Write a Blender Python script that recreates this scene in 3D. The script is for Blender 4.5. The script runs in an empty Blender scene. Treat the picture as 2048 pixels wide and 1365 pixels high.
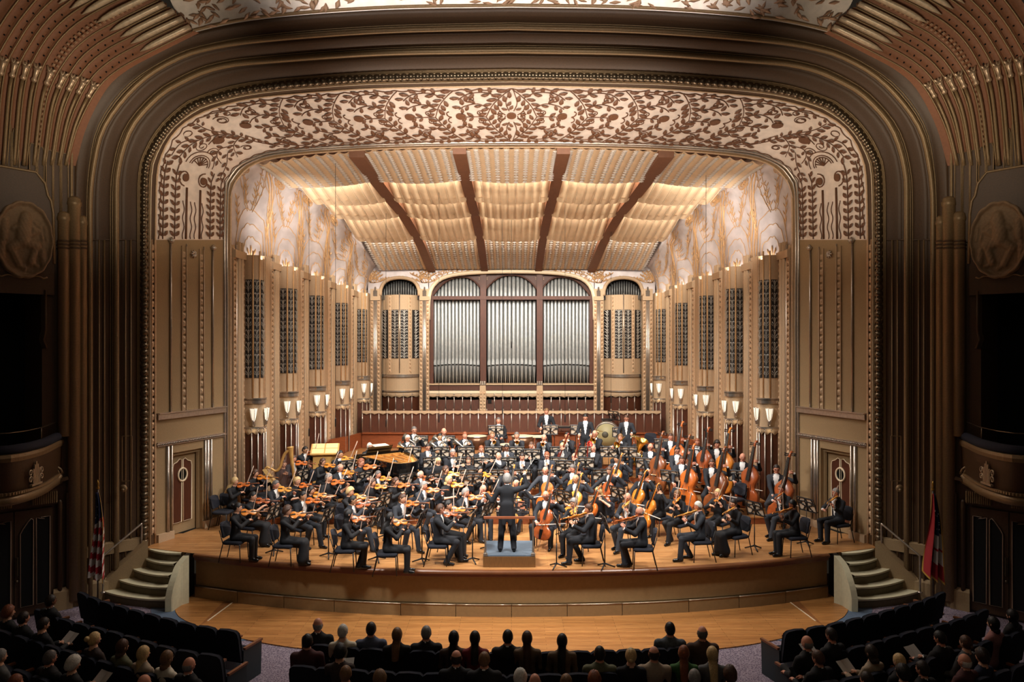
import bpy, math, random
import numpy as np
from mathutils import Vector, Matrix
from math import sin, cos, pi, radians

# ------------------------------------------------------------------ camera
scene = bpy.context.scene
COL = scene.collection
F = 1450.0; CX = 1023.0; CY = 695.0; CAMZ = 5.93      # focal length in pixels, principal point, eye height
cam_data = bpy.data.cameras.new('camera')
cam_data.sensor_width = 36.0
cam_data.lens = F / 2048 * 36.0
cam_data.shift_x = (1024 - CX) / 2048
cam_data.shift_y = (CY - 682.5) / 2048
cam_data.clip_end = 200
cam = bpy.data.objects.new('camera', cam_data)
COL.objects.link(cam)
cam.location = (0, 0, CAMZ)
cam.rotation_euler = (pi / 2, 0, 0)
scene.camera = cam

# ------------------------------------------------------------------ world, exposure
world = bpy.data.worlds.new('world'); scene.world = world
world.use_nodes = True
world.node_tree.nodes['Background'].inputs[0].default_value = (1.0, 0.80, 0.58, 1)
world.node_tree.nodes['Background'].inputs[1].default_value = 0.015
vs = scene.view_settings
vs.view_transform = 'Standard'; vs.look = 'None'; vs.gamma = 1; vs.exposure = 0.0
vs.use_curve_mapping = False
try:
    scene.cycles.use_denoising = True
    scene.cycles.max_bounces = 6
    scene.cycles.diffuse_bounces = 3
    scene.cycles.sample_clamp_indirect = 4
except Exception:
    pass

def area(name, loc, target, sx, sy, power, color=(1, .87, .70), spread=pi):
    l = bpy.data.lights.new(name, 'AREA'); l.shape = 'RECTANGLE'
    l.size = sx; l.size_y = sy; l.energy = power; l.color = color; l.spread = spread
    o = bpy.data.objects.new(name, l); COL.objects.link(o)
    o.location = loc
    d = Vector(target) - Vector(loc)
    o.rotation_euler = d.to_track_quat('-Z', 'Y').to_euler()
    return o

WARM = (1.0, .92, .82); WHITE = (1.0, .96, .91)
# stage lighting: banks over the platform and two front-of-house banks
area('stage_bank_front', (0, 18.6, 11.3), (0, 19.6, 1.0), 9, .8, 330, WHITE, radians(115))
area('stage_bank_middle', (0, 21.2, 10.9), (0, 21.6, 1.0), 9, .8, 400, WHITE, radians(115))
area('house_bank_left', (-5.5, 11.5, 12.6), (1.0, 20.5, 1.2), 1.6, 1.0, 330, WHITE, radians(60))
area('house_bank_right', (5.5, 11.5, 12.6), (-1.0, 20.5, 1.2), 1.6, 1.0, 330, WHITE, radians(60))
area('house_bank_wall', (0, 10.0, 12.8), (0, 30, 4.5), 5.0, .8, 300, WARM, radians(52))
# frieze wash hung unseen in the arch opening, and the lit ceiling strip above the arch
area('frieze_wash_centre', (0, 17.78, 9.8), (0, 19.4, 12.3), 8.5, .3, 155, (1, .88, .76), radians(150))
area('frieze_wash_left', (-5.6, 17.8, 9.0), (-7.5, 19.2, 11.0), 2.2, .3, 24, (1, .86, .70), radians(130))
area('frieze_wash_right', (5.6, 17.8, 9.0), (7.5, 19.2, 11.0), 2.2, .3, 24, (1, .86, .70), radians(130))
area('ceiling_strip_wash', (0, 14.6, 13.25), (0, 15.7, 14.6), 10, .3, 135, (1, .92, .86), radians(110))
area('rib_fill_left', (-6.2, 12.2, 9.6), (-9.4, 16.3, 11.6), 1.5, 1.0, 30, (1, .86, .66), radians(80))  # added pair of unseen fill lights, brightening the ribs and side walls
area('rib_fill_right', (6.2, 12.2, 9.6), (9.4, 16.3, 11.6), 1.5, 1.0, 30, (1, .86, .66), radians(80))
# faint general light in the auditorium
area('auditorium_glow', (0, 5, 13), (0, 14, 3), 14, 6, 60, (1, .84, .62), radians(170))

# ------------------------------------------------------------------ helpers
def srgb(r, g, b):
    f = lambda c: (c / 255) / 12.92 if c / 255 <= .04045 else (((c / 255) + .055) / 1.055) ** 2.4
    return (f(r), f(g), f(b), 1)

def U(px, py, d):
    """point seen at photo pixel (px, py) at distance d from the camera plane"""
    return Vector(((px - CX) * d / F, d, CAMZ - (py - CY) * d / F))

def G(px, py, z):
    d = (CAMZ - z) * F / (py - CY)
    return Vector(((px - CX) * d / F, d, z))

MATS = {}
def mat(name, rgb, rough=.6, metal=0.0, noise=0.0, scale=8.0, bump=0.0, rgb2=None, emit=None, estr=0, spec=.5, coat=0, stretch=None):
    if name in MATS: return MATS[name]
    m = bpy.data.materials.new(name); m.use_nodes = True
    nt = m.node_tree; b = nt.nodes['Principled BSDF']
    c = srgb(*rgb)
    b.inputs['Base Color'].default_value = c
    b.inputs['Roughness'].default_value = rough
    b.inputs['Metallic'].default_value = metal
    b.inputs['Specular IOR Level'].default_value = spec
    if coat: b.inputs['Coat Weight'].default_value = coat
    m.diffuse_color = c
    if noise or rgb2 or bump:
        tc = nt.nodes.new('ShaderNodeTexCoord')
        mp = nt.nodes.new('ShaderNodeMapping')
        nt.links.new(tc.outputs['Object'], mp.inputs[0])
        if stretch: mp.inputs['Scale'].default_value = stretch
        nz = nt.nodes.new('ShaderNodeTexNoise'); nz.inputs['Scale'].default_value = scale
        nz.inputs['Detail'].default_value = 4
        nt.links.new(mp.outputs[0], nz.inputs['Vector'])
        if noise or rgb2:
            rp = nt.nodes.new('ShaderNodeValToRGB')
            c2 = srgb(*rgb2) if rgb2 else tuple(x * (1 - noise) for x in c[:3]) + (1,)
            c1 = c if rgb2 else tuple(min(1, x * (1 + noise * .7)) for x in c[:3]) + (1,)
            rp.color_ramp.elements[0].position = .35; rp.color_ramp.elements[1].position = .65
            rp.color_ramp.elements[0].color = c2; rp.color_ramp.elements[1].color = c1
            nt.links.new(nz.outputs['Fac'], rp.inputs[0])
            nt.links.new(rp.outputs[0], b.inputs['Base Color'])
        if bump:
            bp = nt.nodes.new('ShaderNodeBump'); bp.inputs['Strength'].default_value = bump
            bp.inputs['Distance'].default_value = .02
            nt.links.new(nz.outputs['Fac'], bp.inputs['Height'])
            nt.links.new(bp.outputs[0], b.inputs['Normal'])
    if emit:
        b.inputs['Emission Color'].default_value = srgb(*emit)
        b.inputs['Emission Strength'].default_value = estr
    MATS[name] = m
    return m

def planks(name, c1, c2, width, length, rough=.35, axis='x', mortar=(90, 55, 30)):
    m = bpy.data.materials.new(name); m.use_nodes = True
    nt = m.node_tree; b = nt.nodes['Principled BSDF']
    tc = nt.nodes.new('ShaderNodeTexCoord'); mp = nt.nodes.new('ShaderNodeMapping')
    if axis == 'y': mp.inputs['Rotation'].default_value = (0, 0, pi / 2)
    nt.links.new(tc.outputs['Object'], mp.inputs[0])
    br = nt.nodes.new('ShaderNodeTexBrick')
    br.inputs['Color1'].default_value = srgb(*c1); br.inputs['Color2'].default_value = srgb(*c2)
    br.inputs['Mortar'].default_value = srgb(*mortar)
    br.inputs['Scale'].default_value = 1.0; br.inputs['Mortar Size'].default_value = .003
    br.inputs['Brick Width'].default_value = length; br.inputs['Row Height'].default_value = width
    br.offset = .37; br.offset_frequency = 3
    nt.links.new(mp.outputs[0], br.inputs['Vector'])
    nz = nt.nodes.new('ShaderNodeTexNoise'); nz.inputs['Scale'].default_value = 3.0
    nz.inputs['Detail'].default_value = 6
    mp2 = nt.nodes.new('ShaderNodeMapping'); mp2.inputs['Scale'].default_value = (1, 14, 1) if axis == 'x' else (14, 1, 1)
    nt.links.new(tc.outputs['Object'], mp2.inputs[0]); nt.links.new(mp2.outputs[0], nz.inputs['Vector'])
    mx = nt.nodes.new('ShaderNodeMix'); mx.data_type = 'RGBA'; mx.blend_type = 'MULTIPLY'
    mx.inputs['Factor'].default_value = .55
    rp = nt.nodes.new('ShaderNodeValToRGB')
    rp.color_ramp.elements[0].position = .3; rp.color_ramp.elements[1].position = .7
    rp.color_ramp.elements[0].color = (.45, .40, .35, 1); rp.color_ramp.elements[1].color = (1.15, 1.1, 1.0, 1)
    nt.links.new(nz.outputs['Fac'], rp.inputs[0])
    nt.links.new(br.outputs['Color'], mx.inputs[6]); nt.links.new(rp.outputs[0], mx.inputs[7])
    nt.links.new(mx.outputs[2], b.inputs['Base Color'])
    b.inputs['Roughness'].default_value = rough
    MATS[name] = m
    return m

class MB:
    """collects shapes and links them as ONE mesh object"""
    def __init__(s, org=(0, 0, 0)):
        s.v = []; s.f = []; s.m = []; s.s = []; s.M = None; s.org = Vector(org)
    def add(s, vs, fs, mi=0, sm=False):
        o = len(s.v)
        if s.M is not None: vs = [tuple(s.M @ Vector(p)) for p in vs]
        s.v.extend(tuple(p) for p in vs)
        for f in fs: s.f.append(tuple(i + o for i in f)); s.m.append(mi); s.s.append(sm)
        return s
    def box(s, c, d, mi=0, M=None):
        x, y, z = d[0] / 2, d[1] / 2, d[2] / 2
        vs = [Vector((sx * x, sy * y, sz * z)) for sx in (-1, 1) for sy in (-1, 1) for sz in (-1, 1)]
        if M is not None: vs = [M @ v for v in vs]
        vs = [v + Vector(c) for v in vs]
        return s.add(vs, [(0, 1, 3, 2), (4, 6, 7, 5), (0, 4, 5, 1), (2, 3, 7, 6), (0, 2, 6, 4), (1, 5, 7, 3)], mi)
    def hexa(s, a, b, mi=0):
        """box between two quads a, b (4 points each)"""
        return s.add(list(a) + list(b), [(3, 2, 1, 0), (4, 5, 6, 7), (0, 1, 5, 4), (1, 2, 6, 5), (2, 3, 7, 6), (3, 0, 4, 7)], mi)
    def bar(s, a, b, w, h, mi=0, up=(0, 0, 1)):
        a = Vector(a); b = Vector(b); t = (b - a).normalized(); u = Vector(up)
        if abs(t.dot(u)) > .98: u = Vector((0, 1, 0))
        x = t.cross(u).normalized(); y = x.cross(t).normalized()
        q = lambda p: [p - x * w / 2 - y * h / 2, p + x * w / 2 - y * h / 2, p + x * w / 2 + y * h / 2, p - x * w / 2 + y * h / 2]
        return s.hexa(q(a), q(b), mi)
    def tube(s, pts, r, n=6, mi=0, cap=True, flat=None, closed=False, sm=True):
        pts = [Vector(p) for p in pts]; k = len(pts)
        rs = r if isinstance(r, (list, tuple)) else [r] * k
        vs = []; prev = None
        for i, p in enumerate(pts):
            a = pts[i - 1] if (i or closed) else p; b = pts[(i + 1) % k] if (i < k - 1 or closed) else p
            t = (b - a)
            if t.length < 1e-9: t = Vector((0, 0, 1))
            t.normalize()
            if prev is None:
                u = Vector((0, 0, 1)) if abs(t.z) < .9 else Vector((0, 1, 0))
                x = t.cross(u).normalized()
            else:
                x = (prev - t * prev.dot(t))
                x = x.normalized() if x.length > 1e-6 else t.orthogonal().normalized()
            prev = x; y = t.cross(x)
            for j in range(n):
                an = 2 * pi * (j + .5) / n
                vs.append(p + (x * cos(an) + y * sin(an) * (flat or 1)) * rs[i])
        fs = []
        for i in range(k if closed else k - 1):
            for j in range(n):
                a = i * n + j; b = i * n + (j + 1) % n; i2 = (i + 1) % k
                fs.append((a, b, i2 * n + (j + 1) % n, i2 * n + j))
        s.add(vs, fs, mi, sm)
        if cap and not closed:
            o = len(s.v) - len(vs)
            s.f.append(tuple(o + j for j in range(n))[::-1]); s.m.append(mi); s.s.append(False)
            s.f.append(tuple(o + (k - 1) * n + j for j in range(n))); s.m.append(mi); s.s.append(False)
        return s
    def lathe(s, prof, c=(0, 0, 0), n=12, mi=0, M=None, sm=True):
        vs = []; c = Vector(c)
        for r, z in prof:
            for j in range(n):
                v = Vector((r * cos(2 * pi * j / n), r * sin(2 * pi * j / n), z))
                if M is not None: v = M @ v
                vs.append(v + c)
        fs = []
        for i in range(len(prof) - 1):
            for j in range(n):
                fs.append((i * n + j, i * n + (j + 1) % n, (i + 1) * n + (j + 1) % n, (i + 1) * n + j))
        fs.append(tuple(range(n))[::-1]); fs.append(tuple((len(prof) - 1) * n + j for j in range(n)))
        return s.add(vs, fs, mi, sm)
    def grid(s, rows, mi=0, sm=True, wrap=False):
        nr = len(rows); nc = len(rows[0]); vs = [p for r in rows for p in r]
        fs = []
        for i in range(nr - 1):
            for j in range(nc if wrap else nc - 1):
                a = i * nc + j; b = i * nc + (j + 1) % nc
                fs.append((a, b, b + nc, a + nc))
        return s.add(vs, fs, mi, sm)
    def prism(s, pts, vec, mi=0):
        """closed outline pts (3D, planar) pushed along vec"""
        n = len(pts); v = Vector(vec); a = [Vector(p) for p in pts]; b = [p + v for p in a]
        fs = [tuple(range(n))[::-1], tuple(range(n, 2 * n))] + [(i, (i + 1) % n, n + (i + 1) % n, n + i) for i in range(n)]
        return s.add(a + b, fs, mi)
    def ball(s, c, r, mi=0, nu=8, nv=6, sc=(1, 1, 1)):
        rows = []
        for i in range(nv + 1):
            th = pi * i / nv
            rows.append([Vector(c) + Vector((sc[0] * r * sin(th) * cos(2 * pi * j / nu), sc[1] * r * sin(th) * sin(2 * pi * j / nu), sc[2] * r * cos(th))) for j in range(nu)])
        return s.grid(rows, mi, True, True)
    def mirror(s):
        m = MB((-s.org.x, s.org.y, s.org.z)); m.v = [(-x, y, z) for x, y, z in s.v]; m.f = [f[::-1] for f in s.f]; m.m = list(s.m); m.s = list(s.s)
        return m
    def mesh(s, name, mats):
        me = bpy.data.meshes.new(name)
        o = s.org
        me.from_pydata([(x - o.x, y - o.y, z - o.z) for x, y, z in s.v], [], s.f)
        for m in (mats if isinstance(mats, (list, tuple)) else [mats]): me.materials.append(m)
        me.polygons.foreach_set('material_index', s.m)
        me.polygons.foreach_set('use_smooth', s.s)
        me.update()
        return me
    def build(s, name, mats, parent=None):
        return link(name, s.mesh(name, mats), parent, s.org if parent is None else (0, 0, 0))

def link(name, me, parent=None, loc=(0, 0, 0), M=None):
    o = bpy.data.objects.new(name, me); COL.objects.link(o)
    if parent is not None: o.parent = parent
    if M is not None: o.matrix_local = M
    else: o.location = loc
    return o

def thing(name, label, cat, loc=(0, 0, 0), rz=0, group=None):
    o = bpy.data.objects.new(name, None); COL.objects.link(o)
    o.empty_display_size = .1
    o.location = loc; o.rotation_euler = (0, 0, rz)
    return tag(o, label, cat, group)

def tag(o, label, cat, group=None):
    o['label'] = label; o['category'] = cat
    if group: o['group'] = group
    return o

def struct(o):
    o['kind'] = 'structure'; return o
def stuff(o):
    o['kind'] = 'stuff'; return o

def sempty(name, loc=(0, 0, 0)):
    o = bpy.data.objects.new(name, None); COL.objects.link(o); o.location = loc
    return struct(o)

def lerp(a, b, t): return a + (b - a) * t

def spline(pts, n):
    """Catmull-Rom through 2D/3D points, resampled to n points evenly along its length"""
    P = [np.array(p, float) for p in pts]
    P = [2 * P[0] - P[1]] + P + [2 * P[-1] - P[-2]]
    out = []
    for i in range(1, len(P) - 2):
        p0, p1, p2, p3 = P[i - 1:i + 3]
        for t in np.linspace(0, 1, 12, endpoint=False):
            out.append(.5 * ((2 * p1) + (-p0 + p2) * t + (2 * p0 - 5 * p1 + 4 * p2 - p3) * t * t + (-p0 + 3 * p1 - 3 * p2 + p3) * t ** 3))
    out.append(P[-2]); out = np.array(out)
    L = np.concatenate([[0], np.cumsum(np.linalg.norm(np.diff(out, axis=0), axis=1))])
    t = np.linspace(0, L[-1], n)
    return np.stack([np.interp(t, L, out[:, k]) for k in range(out.shape[1])], 1)

# ------------------------------------------------------------------ materials
TAN = mat('tan_plaster', (194, 164, 130), .7, 0, .10, 60, .15)
TAN_LO = mat('buff_plaster', (160, 133, 96), .75, 0, .08, 50, .15)
BROWN = mat('brown_arch_paint', (82, 59, 38), .5, .1, .10, 30, .1)
BROWN2 = mat('bronze_moulding', (146, 120, 86), .45, .3, .12, 30)
RUST = mat('rust_ceiling_paint', (142, 92, 62), .65, 0, .10, 20, .1)
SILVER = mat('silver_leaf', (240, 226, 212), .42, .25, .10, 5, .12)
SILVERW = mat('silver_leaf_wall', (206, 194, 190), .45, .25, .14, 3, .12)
GOLD = mat('gold_relief', (212, 168, 118), .5, .2, .08, 12)
LEAFB = mat('bronze_leaf', (112, 74, 50), .55, .1, .15, 25)
METAL = mat('aluminium_trim', (190, 178, 165), .28, .8, .1, 14)
DKMETAL = mat('dark_bronze', (110, 95, 76), .3, .8, .1, 14)
COPPER = mat('copper_bead', (212, 178, 142), .45, .2, .1, 20)
CREAM = mat('cream_trim', (236, 214, 180), .5)
VAULT = mat('vault_plaster', (222, 190, 152), .6, 0, .06, 6)
RIB = mat('vault_rib_brown', (128, 84, 58), .6, 0, .06, 8)
REDWOOD = mat('red_mahogany', (84, 43, 24), .5, 0, .22, 5, 0, None, None, 0, .5, 0, (8, 8, 1))
RISER = mat('riser_wood', (138, 74, 42), .35, 0, .18, 4, 0, None, None, 0, .5, 0, (1, 1, 8))
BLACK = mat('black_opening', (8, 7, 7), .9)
DARK = mat('dark_grille', (38, 33, 30), .7)
GRMET = mat('grille_silver', (176, 170, 160), .35, .6)
PIPE = mat('pipe_tin', (178, 180, 178), .38, .45, .10, 9)
PIPED = mat('pipe_zinc', (122, 122, 120), .45, .5, .10, 9)
APRON = mat('stage_front_paint', (146, 116, 76), .7, 0, .06, 12)
STEPR = mat('step_riser_shade', (112, 100, 74), .8, 0, .06, 14)  # step paint darkened: shade on the risers is put into the colour
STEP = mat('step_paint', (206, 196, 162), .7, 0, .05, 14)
FLOORW = planks('stage_oak_planks', (204, 152, 98), (180, 126, 76), .06, 1.3, .32)
PITW = planks('pit_oak_planks', (206, 146, 84), (184, 124, 68), .057, 1.1, .36)
# ------------------------------------------------------------------ proscenium arches
# left-half outlines of the nested arches in the elevation, from spring line to crown
C0 = [(461, 480), (462.5, 390), (470, 366), (491, 340), (518, 324), (560, 314), (640, 305), (760, 298), (900, 294.5), (1023, 294)]
C1 = [(449, 480), (451, 378), (458, 357), (476, 333), (506, 316), (548, 303), (640, 295), (760, 289), (900, 286), (1023, 285)]
C2 = [(312.5, 480), (315.5, 360), (323, 318), (341, 279), (368, 249), (410, 225), (455, 210), (500, 199.5), (560, 192), (650, 184.5), (760, 178.5), (1023, 174)]
C3 = [(288, 480), (290, 345), (305, 300), (335, 255), (371, 222), (395, 207), (470, 184.5), (545, 172), (620, 165), (760, 156), (1023, 151)]
C4 = [(234.5, 480), (234.5, 400), (236, 352), (249, 293), (272.6, 243), (322, 190.5), (366, 164), (410, 144), (457, 132), (520, 124.6), (760, 108), (1023, 103)]
C5 = [(182, 480), (182, 400), (188, 337), (205, 264), (243, 205), (293, 155), (352, 120), (410, 99.7), (520, 82), (760, 64), (1023, 57)]
C6 = [(143, 480), (143, 380), (144, 305), (152, 249), (176, 190), (214, 146.5), (264, 117), (318, 86), (384, 61), (520, 33.7), (760, 15), (1023, 10)]
NA = 44
def arch(pts, d, zb, nj=3, n=NA):
    """full 3D outline: left jamb from height zb, round over the crown, down the right jamb"""
    h = [U(x, y, d) for x, y in spline(pts, n)]
    L = [Vector((h[0].x, d, lerp(zb, h[0].z, i / nj))) for i in range(nj)] + h
    return L + [Vector((-p.x, p.y, p.z)) for p in reversed(L[:-1])]
def alerp(a, b, t, dy=0):
    return [p.lerp(q, t) + Vector((0, dy, 0)) for p, q in zip(a, b)]
A6 = arch(C6, 16.55, 0); A5 = arch(C5, 16.85, 0); A4 = arch(C4, 17.25, 0); A3 = arch(C3, 17.66, .9)
A2 = arch(C2, 18.05, 1.05); A1 = arch(C1, 20.3, 1.05); A0 = arch(C0, 20.5, 1.05)
A3b = arch([(x + (5 if i < 9 else 2), y + (9 if i > 3 else 4)) for i, (x, y) in enumerate(C3)], 17.8, 1.05)

def band(a, b, prof, name, mats, parent=None):
    m = MB()
    m.grid([alerp(a, b, t, dy) for t, dy in prof]); return m.build(name, mats, parent)
T = []
for i, (a, b) in enumerate(((A6, A5), (A5, A4), (A4, A3))):
    o = struct(band(a, b, [(0, 0), (.05, .06), (.12, .03), (.3, .0), (.6, .05), (.85, .11), (.93, .09), (1, 0)], 'trim_%d' % (i + 1), BROWN)); T.append(o)
def mould(curve, r, name, m, parent, n=7, off=(0, 0, 0)):
    b = MB(); b.tube([p + Vector(off) for p in curve], r, n); return b.build(name, m, parent)
mould(A5, .055, 'roll_moulding', BROWN2, T[0], off=(0, -.03, 0)); mould(alerp(A6, A5, .8), .02, 'roll_moulding', BROWN2, T[0], off=(0, .05, 0))
mould(alerp(A6, A5, .72), .014, 'roll_moulding', BROWN2, T[0], off=(0, .05, 0))
mould(A6, .035, 'roll_moulding', BROWN2, T[0])
mould(A4, .065, 'roll_moulding', BROWN2, T[1], off=(0, -.04, 0)); mould(alerp(A5, A4, .78), .022, 'roll_moulding', BROWN2, T[1], off=(0, .05, 0))
mould(alerp(A5, A4, .7), .014, 'roll_moulding', BROWN2, T[1], off=(0, .04, 0))
mould(alerp(A4, A3, .86), .05, 'roll_moulding', BROWN2, T[2], off=(0, .05, 0)); mould(alerp(A4, A3, .72), .018, 'roll_moulding', BROWN2, T[2], off=(0, .05, 0))
mould(alerp(A4, A3, .78), .018, 'roll_moulding', BROWN2, T[2], off=(0, .04, 0))
# beaded arch
T3 = struct(band(A3, A2, [(0, 0), (.3, .05), (.45, .03), (.8, .02), (1, 0)], 'trim_4', BROWN))
bm_ = MB(); cur = spline([tuple(p) for p in A3], 700)
bm_.tube([Vector(p) for p in cur[::5]], .075, 8)
bm_.build('roll_moulding', DKMETAL, T3)
bm_ = MB()
L = 0
for i in range(2, 697, 3):
    p = Vector(cur[i]); q = Vector(cur[i + 1]); t = (q - p).normalized()
    bm_.tube([p - t * .066, p - t * .055, p + t * .0, p + t * .055, p + t * .066], [.07, .092, .098, .092, .07], 8, cap=False)
stuff(bm_.build('bead_row', DKMETAL, T3))
mould(alerp(A3, A2, .42), .02, 'fillet', BROWN2, T3, off=(0, -.03, 0)); mould(alerp(A3, A2, .56), .014, 'fillet', CREAM, T3, off=(0, -.03, 0))
mould(alerp(A3, A2, .95), .025, 'fillet', COPPER, T3, off=(0, -.02, 0))

# ------------------------------------------------------------------ frieze: silver soffit with bronze leaves
iS = 3                                   # index of the spring line on each outline
fr = struct(MB().grid([alerp(A2[iS:-iS], A1[iS:-iS], t) for t in np.linspace(0, 1, 6)]).build('trim_5', SILVER))
FA = spline([tuple(p) for p in A2[iS:-iS]], 401); FB = spline([tuple(p) for p in A1[iS:-iS]], 401)
FLEN = (np.linalg.norm(np.diff(FA, axis=0), axis=1).sum() + np.linalg.norm(np.diff(FB, axis=0), axis=1).sum()) / 2
def frz(s, t, off=.012):
    """s = metres along the frieze from its crown (left negative), t = 0 inner edge .. 1 outer edge"""
    u = (s / FLEN + .5) * 400
    u = min(max(u, 0), 399.999); i = int(u); f = u - i
    a = Vector(lerp(FA[i], FA[i + 1], f)); b = Vector(lerp(FB[i], FB[i + 1], f))
    T_ = Vector(lerp(FA[i + 1] - FA[i], FB[i + 1] - FB[i], .5)).normalized(); W = (a - b).normalized()
    N = W.cross(T_).normalized()
    if N.y > 0: N = -N
    N_in = N if (N.z < 0 or abs(N.x) > .3) else -N
    return b.lerp(a, t) + N * off, T_, W, N
leaf_me = MB()
pts = [(-.5, 0, 0), (-.25, .17, .012), (.1, .23, .02), (.35, .12, .012), (.5, 0, 0), (.35, -.12, .012), (.1, -.23, .02), (-.25, -.17, .012)]
leaf_me.add([(x, y, z - .01) for x, y, z in pts] + [(0, 0, .03)], [(i, (i + 1) % 8, 8) for i in range(8)] + [tuple(range(8))[::-1]])
leaf_me = leaf_me.mesh('leaf', LEAFB)
LEAVES = []; LPOS = []; stem = MB(); rnd = random.Random(3)
def put_leaf(s, t, ang, size):
    p, T_, W, N = frz(s, t, .02)
    if any((p - q).length < .16 for q in LPOS): return
    LPOS.append(p)
    d = T_ * cos(ang) + W * sin(ang); e = N.cross(d)
    LEAVES.append((size, Matrix(((d.x * size, e.x * size, N.x, p.x), (d.y * size, e.y * size, N.y, p.y), (d.z * size, e.z * size, N.z, p.z), (0, 0, 0, 1)))))
def vine(pl, n=12, leaf=.2, gap=.17, r=.013, sides=2, skip=.05, sgn=1):
    pl = spline(pl, max(8, n)); Wd = 2.4
    stem.tube([frz(sgn * a, b, .012)[0] for a, b in pl], r, 4, cap=False)
    if not leaf: return
    P = np.array([(a, b * Wd) for a, b in pl]); seg = np.linalg.norm(np.diff(P, axis=0), axis=1); Lc = np.concatenate([[0], np.cumsum(seg)])
    k = 0; x = skip
    while x < Lc[-1] - .02:
        s = np.interp(x, Lc, P[:, 0]); t = np.interp(x, Lc, P[:, 1]); s2 = np.interp(min(x + .02, Lc[-1]), Lc, P[:, 0]); t2 = np.interp(min(x + .02, Lc[-1]), Lc, P[:, 1])
        a = math.atan2(t2 - t, s2 - s)
        for sd in ((1, -1) if sides == 2 else (1 if k % 2 else -1,)):
            aa = a + sd * .8
            cs, ct = s + cos(aa) * leaf * .62, t + sin(aa) * leaf * .62
            if .03 * Wd < ct < .97 * Wd:
                put_leaf(sgn * cs, ct / Wd, aa if sgn > 0 else pi - aa, leaf * rnd.uniform(.9, 1.1))
        x += gap; k += 1
def spiral(s0, t0, r0, turns, a0, sgn=1, w=.012, dirn=1):
    P = []
    for i in range(int(14 * turns)):
        a = a0 + dirn * i / 14 * 2 * pi; r = r0 * (1 - i / (14 * turns) * .85)
        P.append(frz(sgn * (s0 + r * cos(a)), t0 + r * sin(a) / 2.4, .012)[0])
    stem.tube(P, w, 4, cap=False)
def disc(s0, t0, r, sgn=1, ring=False, mb=None):
    p, T_, W, N = frz(sgn * s0, t0, .01)
    P = [p + (T_ * cos(a) + W * sin(a)) * r for a in np.linspace(0, 2 * pi, 15)[:-1]]
    if ring: stem.tube(P, .014, 4, closed=True)
    else: (mb or stem).prism(P, N * .03)
UN = 1.34
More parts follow.
